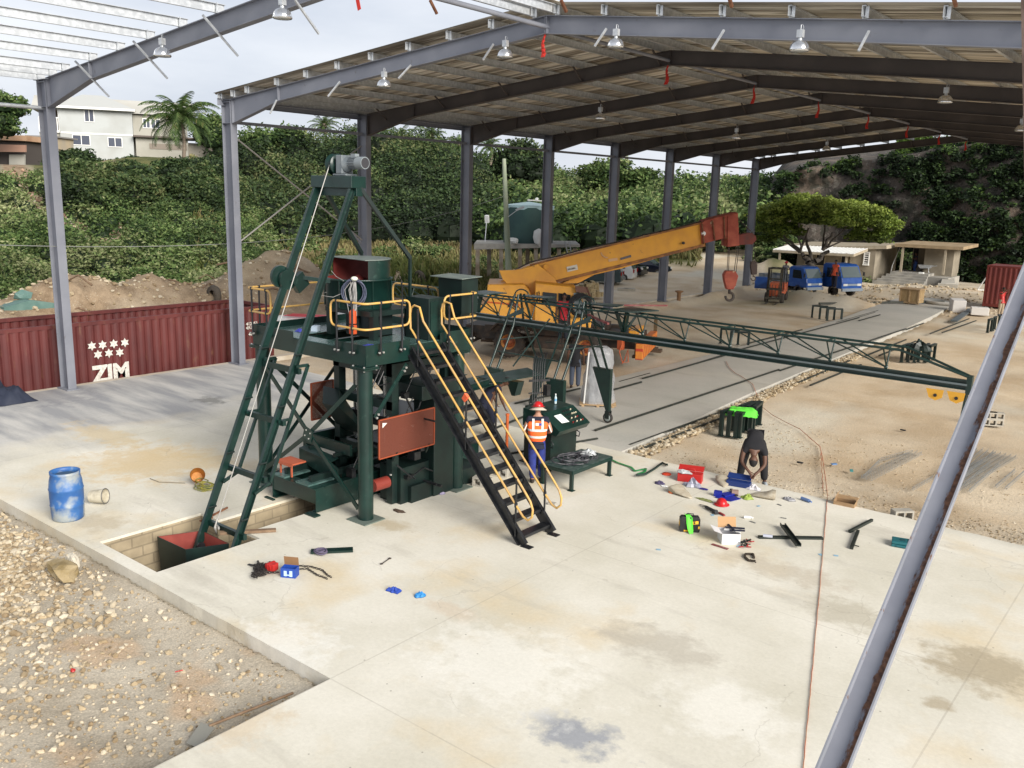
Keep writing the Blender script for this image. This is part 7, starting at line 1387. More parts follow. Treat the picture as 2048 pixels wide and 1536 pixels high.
# plate with coil, spanner, gloves
pz0, pz1 = gz(622, 1103, .03), gz(706, 1099, .03); m = MB(); m.bar(pz0, pz1, .16, .035); pl0 = gobj(m, 'green_steel_plate', green, 'flat dark green steel bar with small holes lying on the slab', 'steel plate')
m = MB(); 
for i in range(4): m.cyl(pz0.lerp(pz1, .45+.14*i)+V((0, 0, .016)), pz0.lerp(pz1, .45+.14*i)+V((0, 0, .0195)), .014, 8)
m.build('bolt_hole', mat('hole_black', (.004, .004, .004), .9), pl0)
m = MB(); p = gz(641, 1103, .05)
for k in range(7): m.tube([p+V((cos(t)*(.06+.012*k), sin(t)*(.05+.008*k), .012*(k % 3)+.01*sin(2*t+k))) for t in np.linspace(0, 2*pi, 16)[:-1]], .011, 5, True)
gobj(m, 'purple_rope_coil', mat('purple_grey_rope', (.11, .09, .15), .8), 'small grey purple rope coil on the green steel bar', 'rope')
def spanner(a, c, lb): m = MB(); m.bar(a, c, .018, .008); m.lathe(a, [(.012, 0), (.026, 0), (.026, .01), (.012, .01)], 12); d = (c-a).normalized(); m.box(c+d*.01, (.045, .045, .01), math.atan2(d.y, d.x)); gobj(m, 'spanner', mat('spanner_steel', (.12, .10, .09), .4, .6), lb, 'spanner')
spanner(gz(763, 1128, .01), gz(779, 1117, .01), 'single spanner lying alone on the slab below the tower')
gl1 = mat('royal_blue_glove', (.02, .06, .35), .7); gl2 = mat('bright_blue_glove', (.02, .20, .50), .6)
rag('work_glove', gz(787, 1182), .13, gl1, 'royal blue cloth glove, left of the pair lying on bare slab', 11, 'glove', (1.1, .8, .35)); rag('work_glove', gz(840, 1192), .11, gl2, 'bright turquoise blue glove, right of the pair on bare slab', 12, 'glove', (.8, 1, .5))
rag('lilac_gloves', gz(880, 987), .13, mat('lilac_cloth', (.35, .31, .45), .8), 'pale lilac rag beside the tower right base plate', 13, 'rag', (1, .8, .3)); rag('torn_brown_card', gz(798, 1023), .15, mat('dark_brown_card', (.07, .045, .03), .9), 'torn dark brown scrap on the slab right of the front column', 14, 'scrap', (1.2, .5, .08))
m = MB(); m.bar(gz(440, 1066, .05), gz(552, 1060, .03), .09, .05); gobj(m, 'timber_batten', brownw, 'weathered timber batten laid across the pit edge', 'timber')
m = MB(); m.bar(gz(425, 1035, .03), gz(400, 1042, .05), .03, .03); m.bar(gz(455, 1015, .04), gz(407, 1040, .02), .03, .03); gobj(m, 'rusty_angle', rustm, 'short rusty angle bar at the pit corner behind the skip', 'steel bar')
def block(p, rz, lb, grp='hollow concrete blocks', tilt=0, d=(.4, .2, .2)):
    t = thing('hollow_block', lb, 'concrete block', p, rz, grp); m = MB(); w_, l_, h = d
    if tilt: # lying on its side, cells facing sideways
        for a in ((-w_/2, w_/2, -l_/2, l_/2, 0, .035), (-w_/2, w_/2, -l_/2, l_/2, h-.035, h), (-w_/2, -w_/2+.035, -l_/2, l_/2, .035, h-.035), (w_/2-.035, w_/2, -l_/2, l_/2, .035, h-.035), (-.016, .016, -l_/2, l_/2, .035, h-.035)): m.bx(*a)
    else:
        for a in ((-w_/2, w_/2, -l_/2, -l_/2+.035, 0, h), (-w_/2, w_/2, l_/2-.035, l_/2, 0, h), (-w_/2, -w_/2+.035, -l_/2+.035, l_/2-.035, 0, h), (w_/2-.035, w_/2, -l_/2+.035, l_/2-.035, 0, h), (-.016, .016, -l_/2+.035, l_/2-.035, 0, h)): m.bx(*a)
    m.build('block_shell', concg, t, True); return t
block(gz(965, 972), .3, 'left hollow concrete block standing under the black stairs', tilt=1); block(gz(1000, 952), .3, 'right hollow concrete block standing under the black stairs', tilt=1)
block(gz(560, 958), .1, 'hollow block at the left end of the press skid', tilt=0)
block(gz(1803, 1038, -.12), .8, 'broken hollow concrete block lying at the slab edge near the teal case', tilt=1)
for i, (du, dv, z) in enumerate(((0, 0, 0), (14, 1, 0), (0, 0, .2), (14, 1, .2))): block(gz(1976+du, 850+dv, -.12)+V((0, 0, z)), .45, ('lower left', 'lower right', 'upper left', 'upper right')[i]+' block of the small stack right of the raking steel beam', 'four blocks stacked in the yard', 1)
m = MB(); m.box(gz(1104, 1007, .03), (.16, .09, .05), .2); gobj(m, 'stone_chip', concg, 'small grey stone beside the foot of the stair rail', 'stone')
# straps
m = MB(); pts = [gz(u, v, .03) for u, v in ((1215, 915), (1235, 925), (1262, 934), (1270, 942), (1292, 937), (1290, 943), (1275, 948))]
for a, c in zip(pts[:-1], pts[1:]): m.bar(a, c, .05, .012)
gobj(m, 'green_sling', mat('sling_green', (.02, .22, .06), .7), 'bright green lifting sling snaking from the bench', 'strap')
m = MB(); R_ = random.Random(5)
for k in range(6): o_ = R_.uniform(-3, 3); m.tube([gz(u, v+o_, .02+.01*k) for u, v in ((1273, 948), (1292, 946), (1310, 935), (1325, 924), (1335, 928))], .018, 5)
gobj(m, 'dark_strap_bundle', mat('strap_dark_green', (.012, .03, .025), .7), 'bundle of dark green straps lying right of the green sling', 'straps')
# cord
cordm = mat('orange_cord', (.42, .11, .05), .7, col2=(.36, .2, .12), scale=3)
path = [(1452, 722), (1458, 735), (1470, 746), (1482, 752), (1505, 768), (1514, 790), (1524, 797), (1518, 803), (1522, 812), (1545, 830), (1575, 846), (1600, 858), (1620, 876), (1640, 893), (1645, 915), (1650, 950), (1655, 990)]
m = MB(); m.tube([gz(u, v, -.10 if i > 5 else .01) for i, (u, v) in enumerate(path)], .009, 5); R_ = random.Random(9); k = []
for i in range(60): t = i/59; u, v = 1655-50*t**1.05, 992+560*t; k.append(gz(u+R_.uniform(-.6, .6), v, .012))
m.tube([gz(1655, 990, -.08)]+k, .0065, 5); m.tube([gz(1640+i*.5+2*(i % 2), 895+i*8, -.09) for i in range(12)], .008, 5); gobj(m, 'extension_cord', cordm, 'orange extension cord running from the track path across dirt and slab', 'cord')
# trestles ---------------------------------------------------------------
def trestle0():
    t = thing('steel_trestle', '', 'trestle'); m = MB(); m.bx(-.42, .42, -.06, .06, .62, .70); m.build('top_bar', greend, t, True)
    for x in (-.38, .38): m = MB(); m.bx(x-.05, x+.05, -.05, .05, .012, .62); m.bx(x-.08, x+.08, -.08, .08, 0, .012); m.build('leg', greend, t, True)
    return t
tr0 = trestle0(); used = False
def stack(u0_, v0, u1, v1, n, z, rz, grp, words):
    global used
    for i in range(n):
        p = gz(u0_+(u1-u0_)*i/max(1, n-1), v0+(v1-v0)*i/max(1, n-1), z); p.z = z; o = dup(tr0, p, rz+.05*((i*37) % 5-2)) if used else tr0; used = True; o.location = p; o.rotation_euler = (0, 0, rz+.05*((i*37) % 5-2)); o['group'] = grp; o['label'] = f'{words[i]}'
ordn = ['first', 'second', 'third', 'fourth', 'fifth', 'sixth', 'seventh']
stack(1454, 866, 1489, 870, 4, -.12, rad(95), 'trestles under the lime cloth', [f'{o} dark green trestle from the left in the front row under the lime cloth' for o in ordn]); stack(1490, 854, 1512, 855, 3, -.12, rad(95), 'trestles under the lime cloth', [f'{o} trestle from the left in the rear row under the lime cloth' for o in ordn])
stack(1808, 722, 1862, 722, 6, -.12, rad(95), 'trestles behind the truss end', [f'{o} trestle from the left in the row behind the truss end' for o in ordn])
stack(1638, 636, 1668, 642, 3, -.12, rad(30), 'trestles beside the far path', [f'{o} trestle from the left in the open frame stack beside the far path' for o in ordn])
stack(1458, 688, 1478, 694, 2, -.12, rad(30), 'trestles behind the truss middle', [f'{o} trestle from the left in the pair behind the middle of the truss' for o in ordn])
stack(1978, 664, 1996, 656, 3, -.12, rad(95), 'trestles by the right container', [f'{o} trestle from the left of the stack near the red container' for o in ordn])
def drape(c, lx, ly, rz, zt, drop, mt, lb, sd):
    m = MB(); nx, ny = 22, 16; m.smooth = True; c_, s_ = cos(rz), sin(rz); vs = []
    for j in range(ny):
        for i in range(nx):
            u, v = i/(nx-1)*2-1, j/(ny-1)*2-1; w_ = mnoise.noise(V((u*3+sd, v*3, 0))); e = max(abs(u), abs(v)*1.05)-.62; x, y = u*lx*(1+.12*w_), v*ly*(1+.15*mnoise.noise(V((u*2, v*2, sd)))); z = zt+.03*w_+.02*abs(mnoise.noise(V((u*8, v*8, sd)))) - (drop*min(1, e/.38)*(.7+.5*w_) if e > 0 else 0)
            if e > 0: x -= u*lx*.12*min(1, e/.3)
            vs.append((c[0]+x*c_-y*s_, c[1]+x*s_+y*c_, z))
    m.add(vs, [(j*nx+i, j*nx+i+1, (j+1)*nx+i+1, (j+1)*nx+i) for j in range(ny-1) for i in range(nx-1)]); return gobj(m, 'lime_cloth', mt, lb, 'cloth')
drape(gz(1484, 817, .60), .48, .36, .4, .60, .2, limem, 'bright lime green cloth draped over the nearest trestle row', 3)
rag('dark_sheet', gz(1838, 700, .45), .6, greend, 'dark sheet heaped over the trestles behind the truss end', 22, 'sheet', (.8, .6, .6))
# steel mesh bundles
barm = mat('lattice_bar_grey', (.26, .27, .27), .5, .3)
def bars(u0_, v0, u1, v1, n, sp, lb, k=0):
    a, c = gz(u0_, v0, -.10), gz(u1, v1, -.10); d = (c-a).normalized(); sidev = V((-d.y, d.x, 0)); m = MB(); L2 = (c-a).length; N2 = int(L2/.10)
    for i in range(n):
        o_ = sidev*(i*sp); 
        for h, e in ((0, 0), (0, .05), (.07, .025)): m.tube([a+o_+sidev*e+V((0, 0, h)), c+o_+sidev*e+V((0, 0, h))], .005, 4)
        for j in range(N2): t0 = a+o_+d*(j*.1); m.bar(t0+V((0, 0, 0)), t0+d*.05+sidev*.025+V((0, 0, .07)), .005, .005); m.bar(t0+d*.05+sidev*.025+V((0, 0, .07)), t0+d*.1+sidev*.05, .005, .005)
    gobj(m, 'lattice_girder', barm, lb, 'reinforcement', 'lattice reinforcement girders on the sand')
bars(1728, 957, 1763, 922, 1, 0, 'short end of the bent lattice girder, leftmost in the yard'); bars(1763, 922, 1822, 905, 1, 0, 'bent lattice girder upper leg pointing right')
bars(1742, 962, 1846, 908, 3, .11, 'left bundle of straight lattice girders before the raking beam'); bars(1826, 981, 1870, 956, 1, 0, 'lone short lattice girder just left of the raking beam')
bars(1920, 965, 1990, 905, 5, .13, 'large bundle of lattice girders right of the raking beam'); bars(1930, 978, 2035, 915, 5, .12, 'rightmost large bundle of lattice girders'); bars(2012, 980, 2052, 945, 2, .2, 'lattice girders cut by the right picture edge'); bars(1940, 985, 2000, 930, 3, .2, 'lower spread lattice girders right of the raking beam')
# tools area ---------------------------------------------------------------
tb1 = thing('red_toolbox', 'open red toolbox holding clear plastic on the slab edge', 'toolbox', gz(1380, 962), rad(20))
m = MB(); m.bx(-.27, .27, -.13, .13, 0, .2); m.build('box_body', redp, tb1, True, bevel=.012); m = MB(); m.prism([(-.29, .13, .2), (.27, .13, .2), (.27, .3, .26), (-.29, .3, .26)], (0, 0, .02)); m.tube([(-.1, .05, .2), (-.08, .05, .27), (.08, .05, .27), (.1, .05, .2)], .01, 6); m.build('box_lid', redp, tb1, True)
rag('plastic_wrap', gz(1366, 945, .2), .17, mat('cloudy_plastic', (.45, .47, .48)), 'clear plastic lying on the red toolbox', 23, 'plastic', (1.2, .7, .3))
m = MB(); m.lathe(gz(1333, 949), [(.1, 0), (.11, .01), (.1, .03), (.0, .04)], 20, cap0=True); gobj(m, 'orange_disc', mat('orange_red_lid', (.65, .06, .02), .4), 'round orange red lid left of the red toolbox', 'lid')
rag('purple_gloves', gz(1319, 967), .13, mat('dark_purple_cloth', (.06, .05, .11), .8), 'dark purple gloves, leftmost of the scattered tools', 24, 'glove', (1, .8, .4)); rag('white_paper', gz(1328, 973), .09, offwh, 'small white paper scrap beside the dark purple gloves', 25, 'paper', (1, .7, .1))
rag('orange_ball_cloth', gz(1343, 985), .08, mat('orange_cloth', (.7, .15, .03), .8), 'small orange cloth ball left of the front sack', 26, 'rag', (1, 1, .7)); rag('tool_bag', gz(1384, 972), .22, mat('mauve_plastic', (.22, .22, .30), .4, col2=(.35, .36, .4), scale=14), 'mauve clear bag of fittings in front of the red toolbox', 27, 'bag', (1, .7, .7))
rag('navy_cloth', gz(1408, 979), .11, mat('navy_violet', (.03, .02, .16), .7), 'small violet cloth right of the fittings bag', 28, 'rag', (1.2, .7, .1))
sackm = mat('woven_sack', (.36, .31, .23), .7, col2=(.42, .38, .30), scale=12)
def sack(p, rz, s, lb, sd):
    R_ = random.Random(sd); m = MB(); n = 14; rings = []
    for i, (x, w_, h) in enumerate(((-.42, .30, .16), (-.3, .29, .18), (-.1, .26, .17), (.1, .21, .14), (.28, .15, .10), (.38, .08, .06), (.43, .05, .04))):
        rings.append([V((x*s, cos(2*pi*k/n)*w_*s*R_.uniform(.88, 1.08), max(.003, h*s*.5+sin(2*pi*k/n)*h*s*.55*R_.uniform(.8, 1.1)+(.10*s if i < 2 and sin(2*pi*k/n) > 0 else 0)))) for k in range(n)])
    c_, s_ = cos(rz), sin(rz); m.smooth = True; m.add([V(p)+V((v.x*c_-v.y*s_, v.x*s_+v.y*c_, v.z)) for r in rings for v in r], [(i*n+k, i*n+(k+1) % n, (i+1)*n+(k+1) % n, (i+1)*n+k) for i in range(6) for k in range(n)]+[tuple(range(6*n, 7*n))]); gobj(m, 'woven_sack', sackm, lb, 'sack', 'open woven sacks among the tools')
sack(gz(1365, 990), rad(-20), .62, 'left open woven sack in front of the red toolbox', 1); sack(gz(1447, 968), rad(-60), .55, 'middle woven sack beside the bent man left foot', 2); sack(gz(1525, 994), rad(200), .62, 'right woven sack opening toward the yard', 3)
rag('green_net', gz(1410, 1001), .17, mat('olive_net', (.20, .22, .08), .9), 'olive green netting lying right of the left sack', 29, 'net', (1.3, .4, .15)); rag('lime_bag', gz(1496, 997), .15, mat('lime_green_bag', (.25, .33, .06), .7), 'lime green bag between the right sack and the helmet', 30, 'bag', (1, .8, .6))
tb2 = thing('blue_toolbox', 'open blue toolbox between the feet of the bent man', 'toolbox', gz(1477, 972), rad(12)); m = MB(); m.bx(-.26, .26, -.10, .10, 0, .12); m.build('box_body', mat('toolbox_blue', (.01, .03, .14), .4), tb2, True, bevel=.01); m = MB(); m.prism([(-.28, .1, .12), (.24, .1, .12), (.24, .22, .2), (-.28, .22, .2)], (0, 0, .018)); m.build('box_lid', mat('toolbox_blue', (.01, .03, .14)), tb2, True)
for q_, d_, rz_2, mt_, lb in (((1436, 987), (.16, .1, .12), .3, mat('deep_blue_box', (.01, .02, .25), .4), 'deep blue box left of the scattered blue sheets'), ((1470, 985), (.14, .12, .1), .5, mat('pinkish_card', (.3, .2, .16), .8), 'small pinkish brown carton near the blue toolbox')): m = MB(); m.box(gz(*q_, d_[2]/2), d_, rz_2); gobj(m, 'small_carton', mt_, lb, 'box')
m = MB(); m.prism([gz(u, v, .012) for u, v in ((1430, 995), (1448, 985), (1482, 998), (1462, 1003))], (0, 0, .012)); m.prism([gz(u, v, .028) for u, v in ((1440, 988), (1462, 984), (1470, 990), (1450, 994))], (0, 0, .02)); gobj(m, 'blue_sheets', mat('deep_blue_box', (.01, .02, .25)), 'deep blue plastic sheets spread behind the red helmet', 'plastic sheet')
m = MB(); m.bar(gz(1462, 978, .03), gz(1474, 992, .03), .06, .02); gobj(m, 'dark_plane', blackp, 'dark flat tool beside the middle sack', 'tool'); rag('white_wrappers', gz(1508, 978), .2, mat('white_film', (.6, .58, .6), .4), 'white plastic wrappers right of the blue toolbox', 31, 'wrapper', (1.2, .7, .4))
hl = thing('hard_hat', 'loose red hard hat resting on the slab among the tools', 'hard hat', gz(1443, 1010), rad(40)); m = MB(); m.ell((0, 0, .03), (.115, .135, .12), 20, 8, 0); m.build('hat_shell', mat('helmet_red', (.5, .02, .02)), hl, True); m = MB(); m.lathe((0, 0, 0), [(.11, .035), (.16, .02), (.16, .012), (.11, .025)], 24); m.build('hat_brim', mat('helmet_red', (.5, .02, .02)), hl, True)
gr = thing('angle_grinder', 'black angle grinder lying left of the loose red hard hat', 'grinder', gz(1420, 1022), rad(-25)); m = MB(); m.cyl((-.14, 0, .04), (.12, 0, .045), .032, 10); m.cyl((.12, 0, .03), (.2, 0, .05), .045, 12); m.build('grinder_body', blackp, gr, True); m = MB(); m.cyl((.17, 0, .0), (.17, 0, .012), .07, 18); m.build('grinding_disc', mat('disc_grey', (.1, .1, .1), .7), gr, True); m = MB(); m.tube([(-.14, 0, .04), (-.22, .05, .012), (-.3, -.02, .012), (-.38, .03, .012), (-.25, .1, .012)], .007, 5); m.build('power_lead', blackp, gr, True)
m = MB(); m.bar(gz(1438, 1025, .02), gz(1449, 1031, .02), .05, .035); gobj(m, 'red_grip_tool', mat('dark_red_plastic', (.25, .03, .03), .5), 'short dark red plastic tool handle below the hard hat', 'handle', bevel=.01)
# black and yellow case with cloth
yk = mat('case_yellow', (.75, .42, .03), .5); cs = thing('tool_case', 'black and yellow power tool case standing upright on the slab', 'tool case', gz(1378, 1062), rad(35))
m = MB(); m.prism([(-.19, -.07, .03), (-.17, -.07, 0), (.17, -.07, 0), (.19, -.07, .03), (.19, -.07, .26), (.16, -.07, .30), (-.16, -.07, .30), (-.19, -.07, .26)], (0, .14, 0)); m.tube([(-.07, 0, .30), (-.06, 0, .345), (.06, 0, .345), (.07, 0, .30)], .013, 6); m.build('case_shell', blackp, cs, True, bevel=.01)
for x, z, w_, h in ((.13, .2, .05, .06), (-.05, .03, .12, .03), (.17, .1, .03, .05)): m = MB(); m.box((x, -.073, z), (w_, .004, h)); m.build('yellow_latch', yk, cs, True)
m = MB(); m.box((-.192, 0, .16), (.004, .1, .09)); m.build('yellow_latch', yk, cs, True); text_mb('LT', .075, (.045, -.075, .165), (1, 0, 0), (0, 0, 1), .002, .003).build('lettering', yk, cs, True)
m = MB(); R_ = random.Random(3); n = 12; L0 = [V((-.10+.04*sin(i), -.02, 0)) for i in range(2)]; rows = [(-.11, .02, .09, .31), (-.1, .0, .02, .325), (-.08, .04, -.075, .30), (-.07, .05, -.09, .18), (-.05, .06, -.12, .08), (-.02, .05, -.17, .012)]
vs = []
for xa, xb, y, z in rows:
    for i in range(5): t = i/4; vs.append((xa+(xb-xa)*t, y-.015*sin(t*7), z+.012*cos(t*9)))
vs2 = [(x, y+.008, z+.006) for x, y, z in vs]; F_ = [(r*5+i, r*5+i+1, (r+1)*5+i+1, (r+1)*5+i) for r in range(5) for i in range(4)]; m.add(vs, F_); m.add(vs2, [tuple(reversed(f)) for f in F_]); m.v = [tuple(wm(cs) @ V(v)) for v in m.v]; gobj(m, 'green_cloth', limem, 'lime green cloth hanging over the black tool case', 'cloth')
# white box
wb = openbox(gz(1457, 1082), (.34, .34, .2), rad(40), mat('white_carton', (.62, .62, .64), .6), 'white carton with open flaps and dark printing', flaps=(('y+', 1.2, .2, mat('tan_card_inside', (.42, .25, .12), .8)), ('x-', .35, .16, mat('white_carton', (.6, .6, .6)))))
m = MB(); 
for i, w_ in enumerate((.10, .14, .08, .18, .22)): m.box((.172, -.02+.01*(i % 2), .17-.03*i), (.003, w_, .010))
m.build('printed_lines', mat('grey_blue_ink', (.12, .13, .18), .6), wb, True)
m = MB(); p = wm(wb) @ V((.08, .04, .2)); m.box(p+V((0, 0, .02)), (.3, .22, .012), .3)
wp = gobj(m, 'paper_pad', white, 'white leaflets lying on the open white carton', 'paper'); m = MB(); m.bar(p+V((-.16, .1, .05)), p+V((.1, -.14, .05)), .03, .025); m.bar(p+V((-.12, -.08, .05)), p+V((.18, .1, .05)), .03, .025); m.bar(p+V((0, -.15, .04)), p+V((.22, .02, .04)), .03, .025); gobj(m, 'black_brackets', navy, 'dark navy brackets lying on top of the white carton', 'brackets')
m = MB(); R_ = random.Random(7)
for k in range(22): p = gz(1488+R_.uniform(-9, 14), 1086+R_.uniform(-7, 8), .02+R_.uniform(0, .05)); a = R_.uniform(0, 6.3); m.cur = R_.randrange(3); m.bar(p, p+V((cos(a)*.09, sin(a)*.09, R_.uniform(-.01, .02))), .018, .015)
gobj(m, 'hand_tools', [greend, mat('tool_red', (.35, .03, .03), .5), blackp], 'jumble of small hand tools right of the white carton', 'tools')
m = MB(); m.bar(gz(1424, 1088, .012), gz(1456, 1098, .012), .06, .012); gobj(m, 'saw_blade', mat('saw_red_brown', (.2, .05, .05), .5), 'thin red brown saw in front of the white carton', 'saw')
m = MB(); pts = [gz(u, v, .02) for u, v in ((1511, 1122), (1497, 1121), (1489, 1113), (1491, 1108), (1506, 1108), (1508, 1116))]
for a, c in zip(pts[:-1], pts[1:]): m.bar(a, c, .035, .03)
m.bar(gz(1500, 1119, .04), gz(1512, 1125, .03), .015, .015); gobj(m, 'g_clamp', mat('clamp_dark', (.04, .03, .022), .5), 'dark steel G clamp lying on the bare slab', 'clamp')
chm2 = mat('channel_black_green', (.012, .018, .015), .5)
def lchan(a, c, lb, h=.05, w_=.10, zz=0): m = MB(); a, c = gz(*a, zz+h/2), gz(*c, zz+h/2); m.chan(a, c, w_, h, .008, upv=(a-c).normalized().cross(V((0, 0, 1)))); return gobj(m, 'steel_channel', chm2, lb, 'steel channel')
m = MB(); m.bar(gz(1517, 1074, .02), gz(1645, 1076, .02), .10, .035); gobj(m, 'steel_channel', chm2, 'long flat dark channel lying across the slab under its crossing twin', 'steel channel'); m = MB(); a, c = gz(1565, 1050, .06), gz(1597, 1092, .06); m.bar(a, c, .10, .02); sd2 = (c-a).normalized().cross(V((0, 0, 1)))*.045; m.bar(a+sd2+V((0, 0, .02)), c+sd2+V((0, 0, .02)), .012, .05); m.bar(a-sd2+V((0, 0, .02)), c-sd2+V((0, 0, .02)), .012, .05); gobj(m, 'steel_channel', chm2, 'shorter dark channel crossing on top of the long one', 'steel channel')
m = MB(); m.bar(gz(1699, 1063, .03), gz(1744, 1040, .03), .05, .05); gobj(m, 'steel_angle', chm2, 'upper of two short dark bars near the teal case', 'steel bar'); m = MB(); m.bar(gz(1703, 1096, .03), gz(1716, 1062, .03), .06, .05); m.cyl(gz(1708, 1090, .03), gz(1718, 1093, .03), .01, 6); gobj(m, 'steel_angle', chm2, 'lower short dark bar with a bolt near the teal case', 'steel bar')
tc_ = thing('teal_tool_case', 'teal moulded tool case lying half behind the raking beam', 'tool case', gz(1806, 1092), rad(15)); m = MB(); m.bx(-.2, .2, -.14, .14, 0, .055); m.bx(-.2, .2, -.14, .14, .062, .11); m.bx(-.12, .12, -.16, -.14, .02, .05); tco = m.build('case_shell', mat('case_teal', (.01, .11, .13), .45), tc_, True, bevel=.015); m = MB(); m.bx(-.06, .03, -.05, .06, .1105, .118); m.bx(.08, .16, -.1, .1, .1105, .12); m.build('case_ribs', mat('case_teal_dark', (.006, .06, .075), .5), tco, True)
m = MB(); m.cyl(gz(1526, 1071, .06), gz(1545, 1073, .06), .03, 10); gobj(m, 'clear_packet', mat('clear_packet', (.4, .42, .5), .3), 'small clear packet lying on the long channel', 'packet')
m = MB(); m.cyl(gz(1488, 1034, .03), gz(1502, 1035, .03), .03, 12); m.cyl(gz(1502, 1035, .03), gz(1506, 1036, .03), .02, 12); gobj(m, 'white_tube', offwh, 'small white tube with dark cap lying above the carton', 'tube')
lbm = mat('pale_blue_label', (.25, .42, .55), .5)
for i, (u, v, lb) in enumerate(((1317, 1099, 'pale blue label scrap, leftmost alone on the slab'), (1477, 1092, 'pale blue label scrap beside the white carton'), (1641, 1109, 'pale blue label scrap just left of the orange cord'), (1672, 1111, 'pale blue label scrap just right of the orange cord'), (1517, 1012, 'pale blue label scrap below the right sack'), (1425, 1030, 'pale blue label scrap under the grinder'))): m = MB(); m.box(gz(u, v, .006), (.08, .06, .004), .5+i); gobj(m, 'paper_label', lbm, lb, 'label', 'pale blue labels dropped on the slab')
for i, (u, v, u2, v2) in enumerate(((1500, 1042, 1511, 1046), (1561, 1035, 1573, 1037), (1555, 1008, 1563, 1011))): m = MB(); m.bar(gz(u, v, .01), gz(u2, v2, .01), .03, .012); gobj(m, 'steel_offcut', mat('offcut_grey', (.2, .2, .19), .5), ('grey steel offcut beside the white tube', 'grey steel offcut above the crossed channels', 'dark grey offcut below the right sack')[i], 'offcut')
rag('bag_of_bolts', gz(1578, 1000), .13, mat('grey_clear_bag', (.25, .25, .27), .4), 'grey clear bag of bolts right of the sacks', 33, 'bag', (1.2, .7, .4)); m = MB(); m.cyl(gz(1603, 996, .04), gz(1619, 1002, .04), .035, 12); m.cyl(gz(1619, 1002, .04), gz(1623, 1004, .04), .018, 10); gobj(m, 'drink_bottle', mat('blue_clear_bottle', (.12, .2, .4), .2), 'blue tinted bottle lying at the slab edge', 'bottle')
cbx2 = openbox(gz(1689, 1020, -.12), (.42, .26, .2), rad(5), card, 'open brown cardboard box at the slab edge by the cord', flaps=(('x-', 1.9, .18, card), ('y+', .3, .14, card), ('x+', 1.2, .12, card)))
m = MB(); m.cyl(gz(1668, 999, -.08), gz(1688, 996, -.08), .045, 12); gobj(m, 'pale_roll', mat('pale_roll', (.45, .42, .36), .8), 'pale roll lying behind the cardboard box', 'roll')
for i, (u, v, lb) in enumerate(((1600, 925, 'small black scrap on the sand right of the bent man'), (1668, 928, 'small blue scrap on the sand above the cardboard box'), (1703, 941, 'teal scrap on the sand right of the cord'), (1806, 860, 'dark scrap on the sand left of the raking beam'))): m = MB(); m.box(gz(u, v, -.1), (.14, .07, .03), i); gobj(m, 'litter_scrap', [blackp, mat('litter_blue', (.1, .2, .4), .6), mat('litter_teal', (.05, .25, .25), .6), blackp][i], lb, 'scrap')
# wrapped machine on pallet
wr2 = thing('wrapped_machine', 'tall machine shrouded in clear plastic wrap standing behind the castor leg', 'wrapped machine', gz(1195, 808, -.02), rad(35)); wrap, n, nd, lk, b = nmat('clear_wrap'); b.inputs['Base Color'].default_value = (.50, .51, .53, 1); b.inputs['Roughness'].default_value = .18; b.inputs['Alpha'].default_value = .6
nb = nd.new('ShaderNodeTexNoise'); nb.inputs['Scale'].default_value = 7; nb.inputs['Detail'].default_value = 6; bp = nd.new('ShaderNodeBump'); bp.inputs['Strength'].default_value = 1; bp.inputs['Distance'].default_value = .06; lk.new(nb.outputs['Fac'], bp.inputs['Height']); lk.new(bp.outputs[0], b.inputs['Normal'])
m = MB(); nz_ = 12; nk = 28; vs = []; R_ = random.Random(2)
for j in range(nz_+1):
    t = j/nz_; z = .08+1.62*t; hw_, hl_ = .52-.14*t, .42-.08*t
    for k in range(nk):
        a = 2*pi*k/nk; ca_, sa_ = cos(a), sin(a); q_ = max(abs(ca_), abs(sa_)); r = .75+.25/q_*.95; x, y = ca_*r*hw_, sa_*r*hl_; e = 1+.16*mnoise.noise(V((x*4, y*4, z*3)))+R_.uniform(-.03, .03); vs.append((x*e, y*e, z))
tp = [(v[0]*.5, v[1]*.5, 1.76+R_.uniform(-.02, .06)) for v in vs[-nk:]]; vs += tp+[(0, 0, 1.8)]
m.smooth = True; m.add(vs, [(j*nk+k, j*nk+(k+1) % nk, (j+1)*nk+(k+1) % nk, (j+1)*nk+k) for j in range(nz_+1) for k in range(nk)]+[((nz_+1)*nk+k, (nz_+1)*nk+(k+1) % nk, len(vs)-1) for k in range(nk)]); m.build('plastic_wrap', wrap, wr2, True)
m = MB(); m.bx(-.28, .28, -.22, .22, .12, 1.5); m.build('inner_cabinet', mat('inner_grey', (.28, .29, .31), .6), wr2, True); m = MB(); m.bar((-.42, -.42, .1), (-.33, -.36, 1.66), .04, .03); m.build('white_batten', white, wr2, True); m = MB(); [m.bx(-.55, .55, y-.05, y+.05, .05, .08) for y in (-.4, -.2, 0, .2, .4)]; [m.bx(x-.04, x+.04, -.45, .45, 0, .05) for x in (-.45, 0, .45)]; m.build('pallet', wood, wr2, True)
